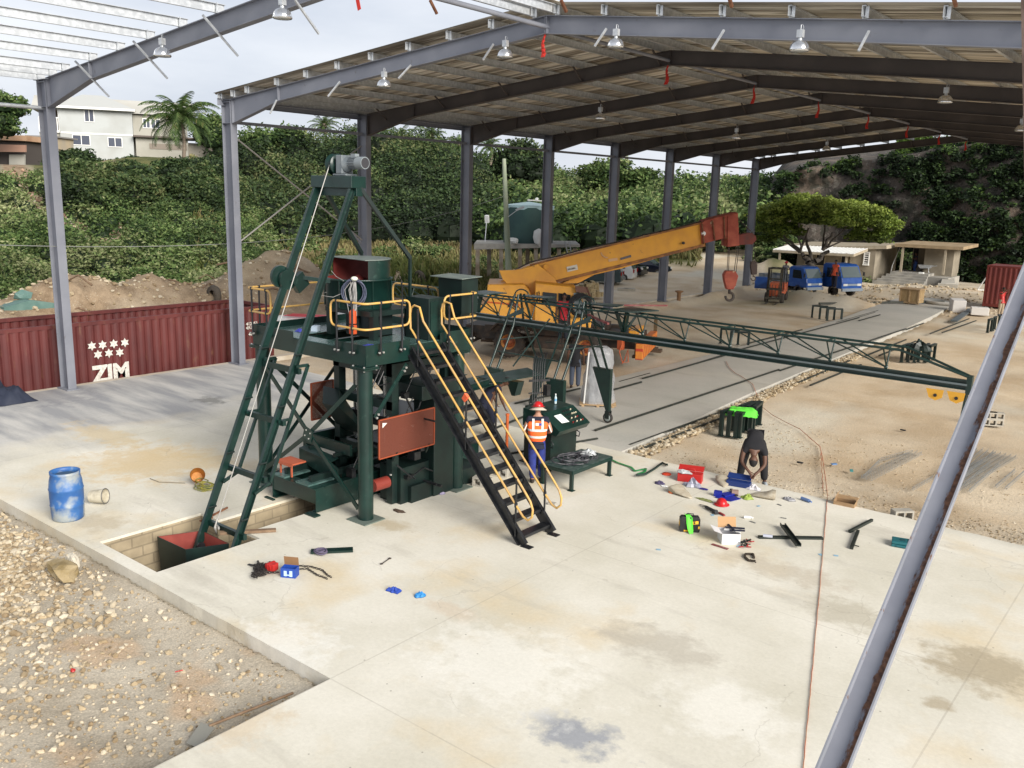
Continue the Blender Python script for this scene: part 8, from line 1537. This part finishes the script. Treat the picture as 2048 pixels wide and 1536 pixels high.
# crate, polystyrene, far items
ct = thing('wooden_crate', 'slatted pale timber crate standing at the far end of the concrete path', 'crate', gz(1823, 607, 0), rad(-5)); m = MB(); m.bx(-.55, .55, -.5, .5, .08, .9); m.build('crate_boards', mat('crate_ochre', (.34, .23, .11), .85, col2=(.42, .30, .16), scale=5, stretch=(6, 1, 1)), ct, True); m = MB()
for x in (-.57, 0, .57): m.box((x, -.52, .48), (.09, .04, .92))
m.bx(-.75, .65, -.6, .6, .92, .97); m.bx(-.6, .6, -.54, -.5, .05, .13); m.build('crate_battens', wood, ct, True)
for u, v, d_, rz_2, lb in ((1915, 611, (.75, .8, .75), .5, 'white polystyrene box with a dark square opening at the path end'), (1959, 622, (.95, .7, .45), .3, 'flat white polystyrene slab block right of the path end')):
    m = MB(); m.box(gz(u, v, d_[2]/2-.1), d_, rz_2, .1 if u < 1930 else 0); o = gobj(m, 'polystyrene_block', mat('polystyrene', (.62, .60, .58), .8), lb, 'polystyrene', bevel=.03)
m = MB(); p = gz(1918, 618, 0); m.box(p, (.3, .3, .3), .5); gobj(m, 'dark_box', blackp, 'small dark box in front of the white polystyrene box', 'box')
m = MB(); m.tube([gz(1845, 602, .1), gz(1870, 606, .1), gz(1880, 607, .1), gz(1905, 609, .1)], .12, 6); gobj(m, 'plastic_sheet', mat('pale_sheet', (.5, .48, .44), .6), 'pale sheet edge lying at the far end of the path', 'sheet')
ch = thing('overturned_frame', 'white metal frame lying overturned beside the red container', 'metal frame', gz(1957, 578, 0)); m = MB(); p = gz(1955, 580, 0)
for a, c in (((0, 0, 0), (.6, .1, 1.3)), ((.8, .6, 0), (1.4, .7, 1.3)), ((.6, .1, 1.3), (1.4, .7, 1.3)), ((0, 0, 0), (.8, .6, 0)), ((1.2, -.6, .1), (.6, .1, 1.3)), ((2.0, 0, .1), (1.4, .7, 1.3)), ((1.2, -.6, .1), (2.0, 0, .1))): m.tube([p+V(a)*.8, p+V(c)*.8], .04, 5)
m.build('frame_tubes', white, ch)
m = MB(); m.box(gz(1895, 576, .3), (1.3, .6, .6), .2); m.prism([gz(1880, 580, 0), gz(1908, 580, 0), gz(1906, 566, 0), gz(1884, 566, 0)], (0, 0, .5)); gobj(m, 'concrete_blocks', concg, 'pale concrete blocks heaped below the unfinished hut', 'blocks')
m = MB(); m.box(gz(1523, 565, .9), (.8, .6, .75), .3); gobj(m, 'blue_bin', bluep, 'blue bin raised beside the forklift mast', 'bin', bevel=.03)
m = MB(); m.tube([gz(1778, 558, 0), gz(1785, 530, 1.2), gz(1800, 495, 2.6)], .04, 5); m.tube([gz(1778, 558, 0), gz(1798, 562, 0)], .04, 5); gobj(m, 'white_pipe', offwh, 'thin white pipe leaning between the two huts', 'pipe')
wbw = thing('wheelbarrow', 'small wheelbarrow parked on the porch of the unfinished hut', 'wheelbarrow', gy(1848, 545, Y2-.5)); m = MB(); p = gy(1848, 545, Y2-.5); m.prism([p+V((-.4, 0, .35)), p+V((.4, 0, .35)), p+V((.6, 0, .6)), p+V((-.55, 0, .6))], (0, .5, 0)); m.build('tray', galv, wbw); m = MB(); m.tube([p+V((.9, .1, .6)), p+V((-.5, .25, .25))], .03, 5); m.tube([p+V((.3, 0, .4)), p+V((.35, 0, 0))], .03, 5); m.build('barrow_frame', galv, wbw); m = MB(); m.cyl(p+V((-.55, .2, .18)), p+V((-.55, .3, .18)), .18, 12); m.build('wheel', rubber, wbw)
m = MB(); m.box(gy(1842, 552, Y2-1.7)+V((0, 0, .1)), (.35, .3, .4)); gobj(m, 'white_bucket', offwh, 'white bucket on the top porch step', 'bucket')
m = MB(); m.lathe(gz(1357, 604, 0), [(.12, -.1), (.12, .55), (.25, .62), (.25, .68), (.1, .7)], 10, cap1=True); gobj(m, 'rusty_stub_pipe', mat('stub_rust', (.25, .14, .07), .9), 'short rusty stub pipe on the sand kerb between columns', 'pipe')
# shovel
sv_ = thing('shovel', 'old spade with brown wooden handle lying at the bottom left slab edge', 'shovel', gz(405, 1470, -.2)); zs = -.16
m = MB(); m.prism([gz(372, 1488, zs), gz(402, 1446, zs+.02), gz(430, 1457, zs+.02), gz(398, 1497, zs)], (0, 0, .012)); m.build('blade', mat('dull_blade', (.30, .29, .25), .5, .3), sv_); m = MB(); m.tube([gz(418, 1452, zs+.03), gz(440, 1443, zs+.04), gz(586, 1386, zs+.02)], .018, 8); m.build('handle', brownw, sv_)
rag('red_scrap', gz(146, 1342, -.19), .05, redp, 'tiny red scrap among the foreground rubble', 41, 'scrap', (1, .6, .3)); m = MB(); m.tube([gz(350, 1344, -.19), gz(358, 1342, -.19), (gz(366, 1340, -.19))], .008, 5); gobj(m, 'red_wire', redp, 'short bit of red wire on the pinkish dirt patch', 'wire')
m = MB(); m.lump(gz(128, 1140, -.05), .22, 6, 2, (1.3, .9, .75), .3); gobj(m, 'boulder', mat('ochre_boulder', (.22, .16, .07), .95, col2=(.34, .27, .16), scale=4, bump=.4), 'ochre boulder by the slab corner, largest of the rubble', 'boulder')
m = MB(); m.lump(gz(146, 1122, .03), .12, 8, 2, (.8, .7, 1.2), .35); gobj(m, 'boulder', mat('pale_boulder', (.5, .46, .38), .95, bump=.4), 'pale pointed rock leaning on the ochre boulder', 'boulder')
# ================================================================== vegetation
def leafmat(name, stops, var=(.7, 1.3), sc=.25):
    m, n, nd, lk, b = nmat(name); a = nd.new('ShaderNodeAttribute'); a.attribute_name = 'tint'; r = nd.new('ShaderNodeValToRGB'); e = r.color_ramp.elements
    e[0].position = 0; e[0].color = (*stops[0], 1); e[1].position = 1; e[1].color = (*stops[-1], 1)
    for i, s in enumerate(stops[1:-1]): k = e.new((i+1)/(len(stops)-1)); k.color = (*s, 1)
    lk.new(a.outputs['Fac'], r.inputs[0]); g = nd.new('ShaderNodeNewGeometry')
    c = mixc(nd, lk, 1.0, r.outputs[0], noise_ramp(nd, lk, g.outputs['Position'], sc, .35, .65, (var[0],)*3, (var[1],)*3), 'MULTIPLY'); lk.new(c, b.inputs['Base Color']); b.inputs['Roughness'].default_value = .65; b.inputs['Specular IOR Level'].default_value = .3
    tl = nd.new('ShaderNodeBsdfTranslucent'); lk.new(c, tl.inputs[0]); ms = nd.new('ShaderNodeMixShader'); ms.inputs[0].default_value = .22; lk.new(b.outputs[0], ms.inputs[1]); lk.new(tl.outputs[0], ms.inputs[2]); lk.new(ms.outputs[0], nd['Material Output'].inputs[0]); return m
def cubesphere():
    vs, fs, n = [], [], 2
    for ax in range(3):
        for s in (-1, 1):
            k = len(vs)
            for i in range(n+1):
                for j in range(n+1):
                    p = [0, 0, 0]; p[ax] = s; p[(ax+1) % 3] = -1+2*i/n; p[(ax+2) % 3] = -1+2*j/n; vs.append(np.array(p)/np.linalg.norm(p))
            for i in range(n):
                for j in range(n): a = k+i*(n+1)+j; fs.append((a, a+1, a+n+2, a+n+1) if s > 0 else (a, a+n+1, a+n+2, a+1))
    return np.array(vs), np.array(fs)
CSV, CSF = cubesphere()
def leaf_quads(R, c, size, up=.35, asp=.5):
    n = len(c); d = R.normal(size=(n, 3)); d[:, 2] *= .6; d /= np.linalg.norm(d, axis=1)[:, None]; nn_ = R.normal(size=(n, 3)); nn_[:, 2] += up*2.5; s = np.cross(d, nn_); s /= np.linalg.norm(s, axis=1)[:, None]+1e-9
    sz = (size*R.uniform(.6, 1.3, n))[:, None]; return np.stack([c-d*sz, c+s*sz*asp, c+d*sz, c-s*sz*asp], 1).reshape(-1, 3)
def blobs_mesh(name, B, mt, nl, ls, seed=0, core=.62, parent=None, origin=None, flat=.8, tj=.3, hollow=.5):
    """B rows: x y z r tint; leaf shells around dark solid cores"""
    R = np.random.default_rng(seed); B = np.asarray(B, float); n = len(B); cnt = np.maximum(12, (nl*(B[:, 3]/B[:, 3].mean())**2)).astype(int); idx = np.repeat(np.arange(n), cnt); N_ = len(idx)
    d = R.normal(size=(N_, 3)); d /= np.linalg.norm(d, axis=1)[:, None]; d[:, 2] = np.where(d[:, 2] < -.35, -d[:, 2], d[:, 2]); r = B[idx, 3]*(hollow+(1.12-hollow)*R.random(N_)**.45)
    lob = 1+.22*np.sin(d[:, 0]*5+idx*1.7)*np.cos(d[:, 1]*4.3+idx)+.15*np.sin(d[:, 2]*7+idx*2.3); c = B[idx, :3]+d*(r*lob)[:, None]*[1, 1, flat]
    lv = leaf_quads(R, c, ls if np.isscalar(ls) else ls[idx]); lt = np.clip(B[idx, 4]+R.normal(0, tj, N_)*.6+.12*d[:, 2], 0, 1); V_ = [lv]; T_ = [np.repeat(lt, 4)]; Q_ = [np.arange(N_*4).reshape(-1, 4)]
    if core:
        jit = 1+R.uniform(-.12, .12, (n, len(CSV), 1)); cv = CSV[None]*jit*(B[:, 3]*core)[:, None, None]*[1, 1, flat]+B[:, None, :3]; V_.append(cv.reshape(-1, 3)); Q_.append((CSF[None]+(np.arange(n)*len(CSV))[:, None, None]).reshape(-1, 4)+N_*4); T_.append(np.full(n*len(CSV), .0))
    v = np.concatenate(V_); 
    if origin is not None: v = v-np.array(origin)
    return arr_mesh(name, v, np.concatenate(Q_), mt, np.concatenate(T_), parent)
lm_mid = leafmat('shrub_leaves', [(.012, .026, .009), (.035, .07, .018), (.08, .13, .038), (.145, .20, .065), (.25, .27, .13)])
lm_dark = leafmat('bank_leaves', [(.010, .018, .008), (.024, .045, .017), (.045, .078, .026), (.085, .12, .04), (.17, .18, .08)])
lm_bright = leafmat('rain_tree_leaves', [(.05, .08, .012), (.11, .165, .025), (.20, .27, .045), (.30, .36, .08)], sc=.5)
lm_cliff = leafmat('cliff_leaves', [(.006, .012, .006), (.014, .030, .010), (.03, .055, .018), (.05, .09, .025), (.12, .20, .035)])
def proj(p):
    d = V(p)-CAM; z = d.dot(fw); return 1024+FPX*d.dot(rt)/z, 768-FPX*d.dot(up)/z
R = np.random.default_rng(21)
def polar(az, r): return 27.2+r*np.sin(az), -12.2+r*np.cos(az)
def seg_d(u, v, pts):
    return min(math.hypot(u-(a[0]+t*(b[0]-a[0])), v-(a[1]+t*(b[1]-a[1]))) for a, b in zip(pts[:-1], pts[1:]) for t in [max(0, min(1, ((u-a[0])*(b[0]-a[0])+(v-a[1])*(b[1]-a[1]))/((b[0]-a[0])**2+(b[1]-a[1])**2)))])
BL = []; DK = []; DB = []
for k in range(3000):
    az = R.uniform(-1.36, -.945); r = R.uniform(47, 101); x, y = polar(az, r); z = float(terrain(x, y)); u, v = proj((x, y, z+.8))
    dd_ = float(deb_d(u, v-8)); 
    if dd_ < 17 and (dd_ < 11 or R.random() < .6): DB.append((x, y)); continue
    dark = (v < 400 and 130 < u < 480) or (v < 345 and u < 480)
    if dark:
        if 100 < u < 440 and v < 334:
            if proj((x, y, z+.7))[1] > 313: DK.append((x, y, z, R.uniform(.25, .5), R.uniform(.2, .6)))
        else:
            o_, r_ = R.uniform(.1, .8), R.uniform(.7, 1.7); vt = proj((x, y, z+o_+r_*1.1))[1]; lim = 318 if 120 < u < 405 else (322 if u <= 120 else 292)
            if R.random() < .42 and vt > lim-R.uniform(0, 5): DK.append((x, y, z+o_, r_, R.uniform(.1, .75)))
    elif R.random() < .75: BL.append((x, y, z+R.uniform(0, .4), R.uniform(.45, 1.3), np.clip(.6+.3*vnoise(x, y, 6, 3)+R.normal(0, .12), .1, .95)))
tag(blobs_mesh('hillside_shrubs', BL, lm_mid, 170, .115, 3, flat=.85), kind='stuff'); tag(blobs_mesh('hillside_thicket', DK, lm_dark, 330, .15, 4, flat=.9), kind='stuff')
dbp = np.array(DB*7)+R.normal(0, .5, (len(DB)*7, 2)); rocks('hillside_debris', np.column_stack([dbp, terrain(dbp[:, 0], dbp[:, 1])+.1]), R.uniform(.04, .2, len(dbp)), rockmat('debris_pink', (.20, .13, .09), (.40, .27, .19), (.55, .5, .45)), seed=8)
# wooded bank behind the field: top and bottom of the growth, by bearing
topu = [440, 480, 560, 640, 720, 800, 860, 920, 960, 1000, 1050, 1100, 1150, 1200, 1260, 1330, 1400, 1460, 1545]; topv = [300, 292, 276, 290, 276, 282, 290, 296, 330, 318, 322, 345, 362, 366, 368, 372, 372, 368, 362]
botu = [440, 520, 620, 760, 900, 1000, 1150, 1300, 1400, 1545]; botv = [478, 468, 470, 472, 462, 462, 470, 462, 455, 440]
BK = []
for k in range(2100):
    u = R.uniform(445, 1540); t = R.random()**.85; v0, v1 = np.interp(u, topu, topv), np.interp(u, botu, botv); v = v1+(v0+8-v1)*t; far = u > 960; dep = (88+26*t+R.uniform(-7, 7)) if not far else (82+70*t+R.uniform(-7, 7)); p = gd(u, v, dep)
    if far and abs(u-np.interp(v, [400, 440, 500], [1470, 1462, 1445])) < 14+.1*(v-400) and v > 430: continue
    tn = np.clip((.33 if not far else .45)+.3*vnoise(p.x, p.y, 9, 5)+R.normal(0, .2), .0, .95); BK.append((p.x, p.y, p.z-.6, R.uniform(.9, 3.0)*(1 if not far else 1.15), tn))
BK = np.array(BK); fr_ = np.array([proj(b[:3])[0] > 960 for b in BK])
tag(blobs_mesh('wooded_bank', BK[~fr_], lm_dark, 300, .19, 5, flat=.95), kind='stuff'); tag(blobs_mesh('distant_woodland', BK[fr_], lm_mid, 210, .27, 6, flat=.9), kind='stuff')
# distant horizon woods
HZ = [];
for k in range(260): u = R.uniform(1120, 1560); p = gd(u, R.uniform(378, 408), R.uniform(170, 330)); HZ.append((p.x, p.y, p.z-2, R.uniform(3.5, 6.5), R.uniform(.2, .5)))
tag(blobs_mesh('far_treeline', HZ, lm_mid, 150, .6, 7), kind='stuff')
# field grass and nearer bushes
n = 52000; az = R.uniform(-1.02, -.40, n); r = R.uniform(50, 106, n); x, y = polar(az, r); k = (road_d(x, y) > 2.6) & (np.hypot((x+6)/5, (y-45)/7) > 1.6) & (vnoise(x, y, 4, 8)+R.uniform(-.5, .5, n) > -.35) & (x < -7); x, y = x[k], y[k]; z = terrain(x, y)
c = np.column_stack([x, y, z+.25]); nq = len(c); d = R.normal(0, .35, (nq, 3)); d[:, 2] = 1; s = R.normal(size=(nq, 3)); s[:, 2] = 0; s /= np.linalg.norm(s, axis=1)[:, None]; h = R.uniform(.18, .5, nq)[:, None]; gv = np.stack([c-d*h*.6-s*.09, c-d*h*.6+s*.09, c+d*h+s*.03, c+d*h-s*.03], 1).reshape(-1, 3)
tag(arr_mesh('field_grass', gv, np.arange(nq*4).reshape(-1, 4), leafmat('field_grass_blades', [(.05, .075, .02), (.11, .13, .035), (.19, .17, .07), (.25, .19, .10)], sc=.12), np.repeat(np.clip(.5+.35*vnoise(x, y, 8, 6)+R.normal(0, .15, nq), 0, 1), 4)), kind='stuff')
NB = []
for k in range(420):
    u = R.uniform(470, 1340); v = R.uniform(455, 545) if u < 920 else R.uniform(440, 505); 
    if 470 < u < 1340 and R.random() < .55: p = gz(u, v, .2); NB.append((p.x, p.y, float(terrain(p.x, p.y))+.1, R.uniform(.35, 1.0), R.uniform(.35, .8))) if p.x > -95 and p.x < -9 else None
for u, v, s, nn2 in ((600, 515, 1.0, 30), (830, 512, 1.0, 25), (980, 560, .7, 26), (960, 545, .6, 14), (1010, 555, .5, 10), (900, 500, .9, 10), (1200, 455, 1.6, 14), (1330, 470, 1.4, 20), (1395, 450, 1.3, 10), (1480, 520, 1.1, 20), (1500, 480, 1.5, 22), (1510, 540, .8, 14), (1470, 455, 1.5, 12), (1740, 545, .8, 10), (1420, 490, .9, 12)):
    for q in range(nn2): p = gz(u+R.normal(0, 14*s), v+R.normal(0, 8), .0); NB.append((p.x, p.y, float(terrain(p.x, p.y))+R.uniform(0, .7)*s, R.uniform(.4, .9)*s, R.uniform(.4, .8)))
NB = [b for b in NB if math.hypot(b[0]-27, b[1]+12) < 150 and not (b[0] > -1.0 and b[1] < 52)]
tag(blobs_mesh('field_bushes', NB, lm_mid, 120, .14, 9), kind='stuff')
# palms ------------------------------------------------------------------
palm_l = leafmat('palm_fronds', [(.02, .04, .012), (.055, .10, .028), (.11, .165, .05), (.22, .20, .08)], sc=.6); barkm = mat('palm_bark', (.14, .11, .085), .9, col2=(.22, .18, .14), scale=2)
def palm(u, v_crown, v_base, dep, fr_len, label, seed, nf=24, lean=0):
    R = np.random.default_rng(seed); c = gd(u, v_crown, dep); b = gd(u+lean, v_base, dep); t = thing('palm_tree', label, 'palm', b, 0, 'coconut palms on the skyline'); m = MB(); ln = (c-b).length
    pts = [b.lerp(c, i/8)+rt*(.25*sin(i/8*pi)) for i in range(9)]
    for i in range(8): m.cone(pts[i], pts[i+1], .2-.008*i, .2-.008*(i+1), 8, False)
    m.lump(c, .45, seed, 1, (1, 1, 1.2), .1); m.build('trunk', barkm, t); V_, T_ = [], []
    for f in range(nf):
        az = f*2.4+R.uniform(-.2, .2); el = 1.42-1.75*(f/nf)**.85+R.uniform(-.12, .12); L = fr_len*R.uniform(.85, 1.1); n = 26; p = np.array(c[:]); e = el; hd = np.array([cos(az), sin(az), 0]); sd = np.array([-sin(az), cos(az), 0])
        for i in range(n):
            st = L/n; e -= (1.5/n)*(.5+1.2*i/n); d = hd*cos(e)+np.array([0, 0, sin(e)]); q = p+d*st; w_ = .05*(1-i/n)+.01; V_.append(np.array([p-sd*w_, p+sd*w_, q+sd*w_, q-sd*w_])); T_.append(.6)
            ll = L*.20*sin(pi*min(1, (i+3)/(n+3)))**.6
            for s in (-1, 1):
                drop = np.array([0, 0, -1])*(.55+R.uniform(0, .3)); dv = sd*s*.8+d*.45+drop*.7; dv /= np.linalg.norm(dv); tip = q+dv*ll; V_.append(np.array([q-d*st*.40, q+d*st*.40, tip+d*.02, tip-d*.02])); T_.append(np.clip(.45+R.normal(0, .2)-(.25 if el < 0 else 0)+(.3 if el < -.25 and R.random() < .3 else 0), 0, 1))
            p = q
    v = np.concatenate(V_)-np.array(b[:]); arr_mesh('crown', v, np.arange(len(v)).reshape(-1, 4), palm_l, np.repeat(T_, 4), t)
palm(362, 238, 335, 88, 4.3, 'large coconut palm standing in front of the white house', 1, 46, 3); palm(648, 252, 300, 118, 2.6, 'small palm crown poking above the wood left of the second bay', 2); palm(706, 268, 300, 118, 2.2, 'smallest palm crown just left of the third column', 3)
palm(800, 275, 320, 116, 2.8, 'palm right of the third column, left of two side by side', 4); palm(862, 272, 320, 116, 3.0, 'palm left of the fourth column, right of two side by side', 5); palm(918, 290, 330, 112, 2.2, 'yellowish palm half hidden by the fourth column', 6); palm(980, 293, 330, 116, 2.4, 'low palm crown right of the fourth column', 7)
# broad trees ------------------------------------------------------------
bark2 = mat('grey_bark', (.09, .075, .06), .9, col2=(.15, .13, .11), scale=2)
def limb(m, a, c, r0_, r1_, bend=.15, n=5, R=random):
    pts = [V(a).lerp(V(c), i/n)+V((R.uniform(-bend, bend), R.uniform(-bend, bend), R.uniform(-bend, bend)*.5))*(0 < i < n) for i in range(n+1)]
    for i in range(n): m.cone(pts[i], pts[i+1], r0_+(r1_-r0_)*i/n, r0_+(r1_-r0_)*(i+1)/n, 7, False)
def tree(label, base, blobs, mt, nl, ls, seed, r=.3, grp=None, name='broadleaf_tree', core=.7, flat=.8, fork=.35):
    t = thing(name, label, 'tree', base, 0, grp); m = MB(); Rr = random.Random(seed); cen = sum((V(b[:3]) for b in blobs), V())/len(blobs); fk_ = V(base).lerp(V((V(base).x*.6+cen.x*.4, V(base).y*.6+cen.y*.4, cen.z)), fork); limb(m, base, fk_, r, r*.75, .1, 4, Rr)
    for b in blobs[::max(1, len(blobs)//14)]: limb(m, fk_, V(b[:3]), r*.45, .04, .25, 5, Rr)
    m.build('trunk', bark2, t); blobs_mesh('crown', blobs, mt, nl, ls, seed, core=core, parent=t, origin=base, flat=flat)
def crown_px(c_u, c_v, w_, h, dep, n, rr, tint, seed, thick=None, shell=.4):
    R = np.random.default_rng(seed); out_ = []
    for k in range(n):
        while True:
            a, b_, c_ = R.uniform(-1, 1, 3)
            if shell < a*a+b_*b_+c_*c_ < 1: break
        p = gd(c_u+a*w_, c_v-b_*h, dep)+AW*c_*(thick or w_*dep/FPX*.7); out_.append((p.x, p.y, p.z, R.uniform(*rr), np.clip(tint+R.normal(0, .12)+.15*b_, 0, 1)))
    return out_
D_ = 64; bs = []; R = np.random.default_rng(77)
for k in range(150):
    a = R.uniform(-1, 1); c_ = R.uniform(-1, 1)
    if a*a+c_*c_ > 1: continue
    q = math.sqrt(max(0, 1-a*a)); v = 452-50*q*(R.uniform(.15, 1.0))+(8*a); u = 1648+128*a
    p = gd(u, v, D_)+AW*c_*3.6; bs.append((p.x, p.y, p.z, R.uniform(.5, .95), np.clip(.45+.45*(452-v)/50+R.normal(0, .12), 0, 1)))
for k in range(26): u = R.choice([R.uniform(1530, 1590), R.uniform(1690, 1765)]); p = gd(u, R.uniform(455, 482), D_)+AW*R.uniform(-2, 3); bs.append((p.x, p.y, p.z, R.uniform(.4, .75), R.uniform(.2, .5)))
base = gd(1625, 549, D_-1); t = thing('rain_tree', 'wide umbrella shaped bright green tree shading the hut', 'tree', base); m = MB(); Rr = random.Random(5); f0_ = gd(1622, 528, D_-.5); limb(m, base, f0_, .34, .28, .06, 3, Rr)
for u, v, r_, e in ((1600, 505, .22, 1), (1570, 470, .12, 2), (1540, 452, .07, 3), (1645, 500, .2, 0), (1660, 465, .13, 1), (1700, 450, .08, 2), (1625, 480, .14, 3), (1605, 455, .1, 0), (1740, 455, .06, 1), (1585, 440, .07, 0), (1655, 430, .08, 2)):
    p = gd(u, v, D_)+AW*(e-1.5)*.9; src = f0_ if v > 478 else (gd(1600, 505, D_) if u < 1620 else gd(1645, 500, D_)); limb(m, src, p, r_*1.1, r_*.6, .12, 5, Rr)
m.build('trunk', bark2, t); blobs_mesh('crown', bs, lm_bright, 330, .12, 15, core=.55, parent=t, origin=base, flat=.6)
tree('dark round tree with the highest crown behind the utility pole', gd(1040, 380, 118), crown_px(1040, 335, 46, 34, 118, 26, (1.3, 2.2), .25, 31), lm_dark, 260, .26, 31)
tree('broad flat topped tree on the skyline right of the fifth column', gd(1232, 400, 125), crown_px(1234, 352, 74, 30, 125, 42, (1.1, 2.0), .42, 32, shell=.5), lm_mid, 190, .25, 32, core=.35, flat=.6)
tree('leafy tree cut by the left picture edge above the shack', gd(-5, 280, 84), crown_px(-8, 232, 48, 40, 84, 24, (.9, 1.5), .4, 33), lm_mid, 240, .2, 33)
tree('tree behind the big palm at the right end of the house', gd(420, 300, 104), crown_px(422, 268, 30, 22, 104, 14, (1.0, 1.7), .4, 34), lm_mid, 220, .22, 34)
tree('round dark shrub tree before the left part of the house', gd(150, 362, 82), crown_px(148, 332, 38, 20, 82, 22, (.8, 1.3), .25, 35), lm_dark, 260, .2, 35); tree('dark shrub tree below the two lower house windows', gd(262, 345, 86), crown_px(262, 333, 26, 12, 86, 12, (.6, 1.0), .25, 36), lm_dark, 240, .2, 36)
tree('dense tree cluster crown at the left of the wooded bank', gd(560, 330, 108), crown_px(560, 292, 70, 22, 108, 26, (1.2, 2.2), .35, 37), lm_mid, 230, .25, 37)
# cliff -------------------------------------------------------------------
nu, nv = 260, 70; us = np.linspace(-.412, .95, nu); vs_ = np.linspace(0, 1.35, nv); UU, VV = np.meshgrid(us, vs_)
rb0 = 90-6*sstep(-.4, -.1, UU)+40*sstep(-.393, -.412, UU); Ht = np.interp(UU, [-.412, -.398, -.38, -.3, -.22, -.1, .1, .9], [7.5, 9.0, 9.9, 11.0, 12.2, 13.2, 14.5, 15]); vv_ = np.minimum(VV, 1)
n3 = fbm(UU*85, vv_*Ht, 5, 5, 61)*2.2+fbm(UU*85, vv_*Ht, 1.2, 3, 66)*.7; rr_ = rb0+vv_**1.2*3.0+n3*np.minimum(1, vv_*3+.2)*np.where(VV > 1, .4, 1)+(VV-1).clip(0)*90
X_ = 27.2+rr_*np.sin(UU); Y_ = -12.2+rr_*np.cos(UU); Z_ = -.6+Ht*vv_+.5*fbm(UU*85, VV*3, 3, 3, 71)*vv_+(VV-1).clip(0)*8
idx = np.arange(nu*nv).reshape(nv, nu); q = np.stack([idx[:-1, :-1], idx[:-1, 1:], idx[1:, 1:], idx[1:, :-1]], -1).reshape(-1, 4)
clm, n, nd, lk, b = nmat('cliff_rock'); g = nd.new('ShaderNodeNewGeometry'); P_ = g.outputs['Position']; c = noise_ramp(nd, lk, P_, .35, .38, .62, (.055, .045, .04), (.14, .115, .095), 9, .7); c = mixc(nd, lk, noise_ramp(nd, lk, P_, .22, .52, .6, (0, 0, 0), (.8, .8, .8), 6), c, (.20, .15, .11)); c = mixc(nd, lk, noise_ramp(nd, lk, P_, 2.2, .56, .62, (0, 0, 0), (.7, .7, .7), 5), c, (.22, .20, .17)); c = mixc(nd, lk, noise_ramp(nd, lk, P_, .8, .5, .58, (0, 0, 0), (.7, .7, .7), 8), c, (.02, .025, .015)); lk.new(c, b.inputs['Base Color']); b.inputs['Roughness'].default_value = .95
nb = nd.new('ShaderNodeTexNoise'); nb.inputs['Scale'].default_value = 2.5; nb.inputs['Detail'].default_value = 10; nb.inputs['Roughness'].default_value = .75; lk.new(P_, nb.inputs['Vector']); bp = nd.new('ShaderNodeBump'); bp.inputs['Strength'].default_value = 1; bp.inputs['Distance'].default_value = .5; lk.new(nb.outputs['Fac'], bp.inputs['Height']); lk.new(bp.outputs[0], b.inputs['Normal'])
tag(arr_mesh('cliff', np.stack([X_, Y_, Z_], -1).reshape(-1, 3), q, clm, smooth=True), kind='structure')
CB = []; R = np.random.default_rng(88)
for k in range(5600):
    i = R.integers(0, nu); j = int(R.integers(2, 54)); x, y, z = X_[j, i], Y_[j, i], Z_[j, i]; u = us[i]; hgt = VV[j, i]
    dens = np.clip(.30+.5*sstep(-.33, -.24, u)+.55*vnoise(u*85, hgt*12, 3.5, 4)-(.65 if (-.15 < u < -.02 and .25 < hgt < .8 and vnoise(u*85, hgt*12, 5, 9) > -.2) else 0)+(.5 if hgt > .93 else 0), 0, 1)
    if R.random() < dens*.8: tn = R.uniform(.1, .5)+(.3 if hgt > .95 and R.random() < .5 else 0); CB.append((x-.3*sin(u), y-.3*cos(u), z, R.uniform(.2, .75), tn))
for k in range(60): p = gd(R.uniform(1800, 1975), R.uniform(285, 318), 84); CB.append((p.x, p.y, p.z, R.uniform(.5, 1.1), R.uniform(.75, 1)))
tag(blobs_mesh('cliff_creepers', CB, lm_cliff, 75, .16, 10, flat=.9, core=.4), kind='stuff')
p = scat(1600, 4, 78, 22, 5, 0, True); rocks('cliff_foot_rubble', np.column_stack([p, terrain(p[:, 0], p[:, 1])+.1]), R.uniform(.06, .3, len(p)), rockmat('rubble_grey', (.16, .13, .11), (.30, .26, .21), (.42, .38, .33)), seed=14)
CB = []
for k in range(240): u = R.uniform(1530, 2060); p = gd(u, R.uniform(500, 556), R.uniform(78, 86)); CB.append((p.x, p.y, float(terrain(p.x, p.y))+R.uniform(0, 1.6), R.uniform(.6, 1.3), R.uniform(.25, .6)))
tag(blobs_mesh('cliff_foot_bushes', CB, lm_mid, 160, .17, 11), kind='stuff')
# stray roots and debris on the spoil heap, old tyres
m = MB(); R_ = random.Random(3)
for k in range(70):
    x, y = R_.uniform(-13, -6), R_.uniform(-6, 30); z = float(terrain(x, y)); a = R_.uniform(0, 6.3); l_ = R_.uniform(.3, 1.4); m.tube([(x, y, z), (x+cos(a)*l_*.5, y+sin(a)*l_*.5, z+R_.uniform(.05, .3)), (x+cos(a)*l_, y+sin(a)*l_, z+R_.uniform(-.1, .2))], R_.uniform(.015, .05), 5)
tag(m.build('root_debris', brownw), kind='stuff')
for (u, v, X3, lb) in ((428, 590, -8, 'old tyre half buried in the spoil heap left of the second column'), (838, 556, -10, 'old tyre lying before the earth heap behind the platform')): p = gx(u, v, X3); m = MB(); m.lathe(p, [(.22, -.1), (.4, -.12), (.45, 0), (.4, .12), (.22, .1)], 20, 'Y'); tag(m.build('old_tyre', mat('dusty_tyre', (.09, .075, .06), .9)), lb, 'tyre', 'old tyres in the spoil heaps')
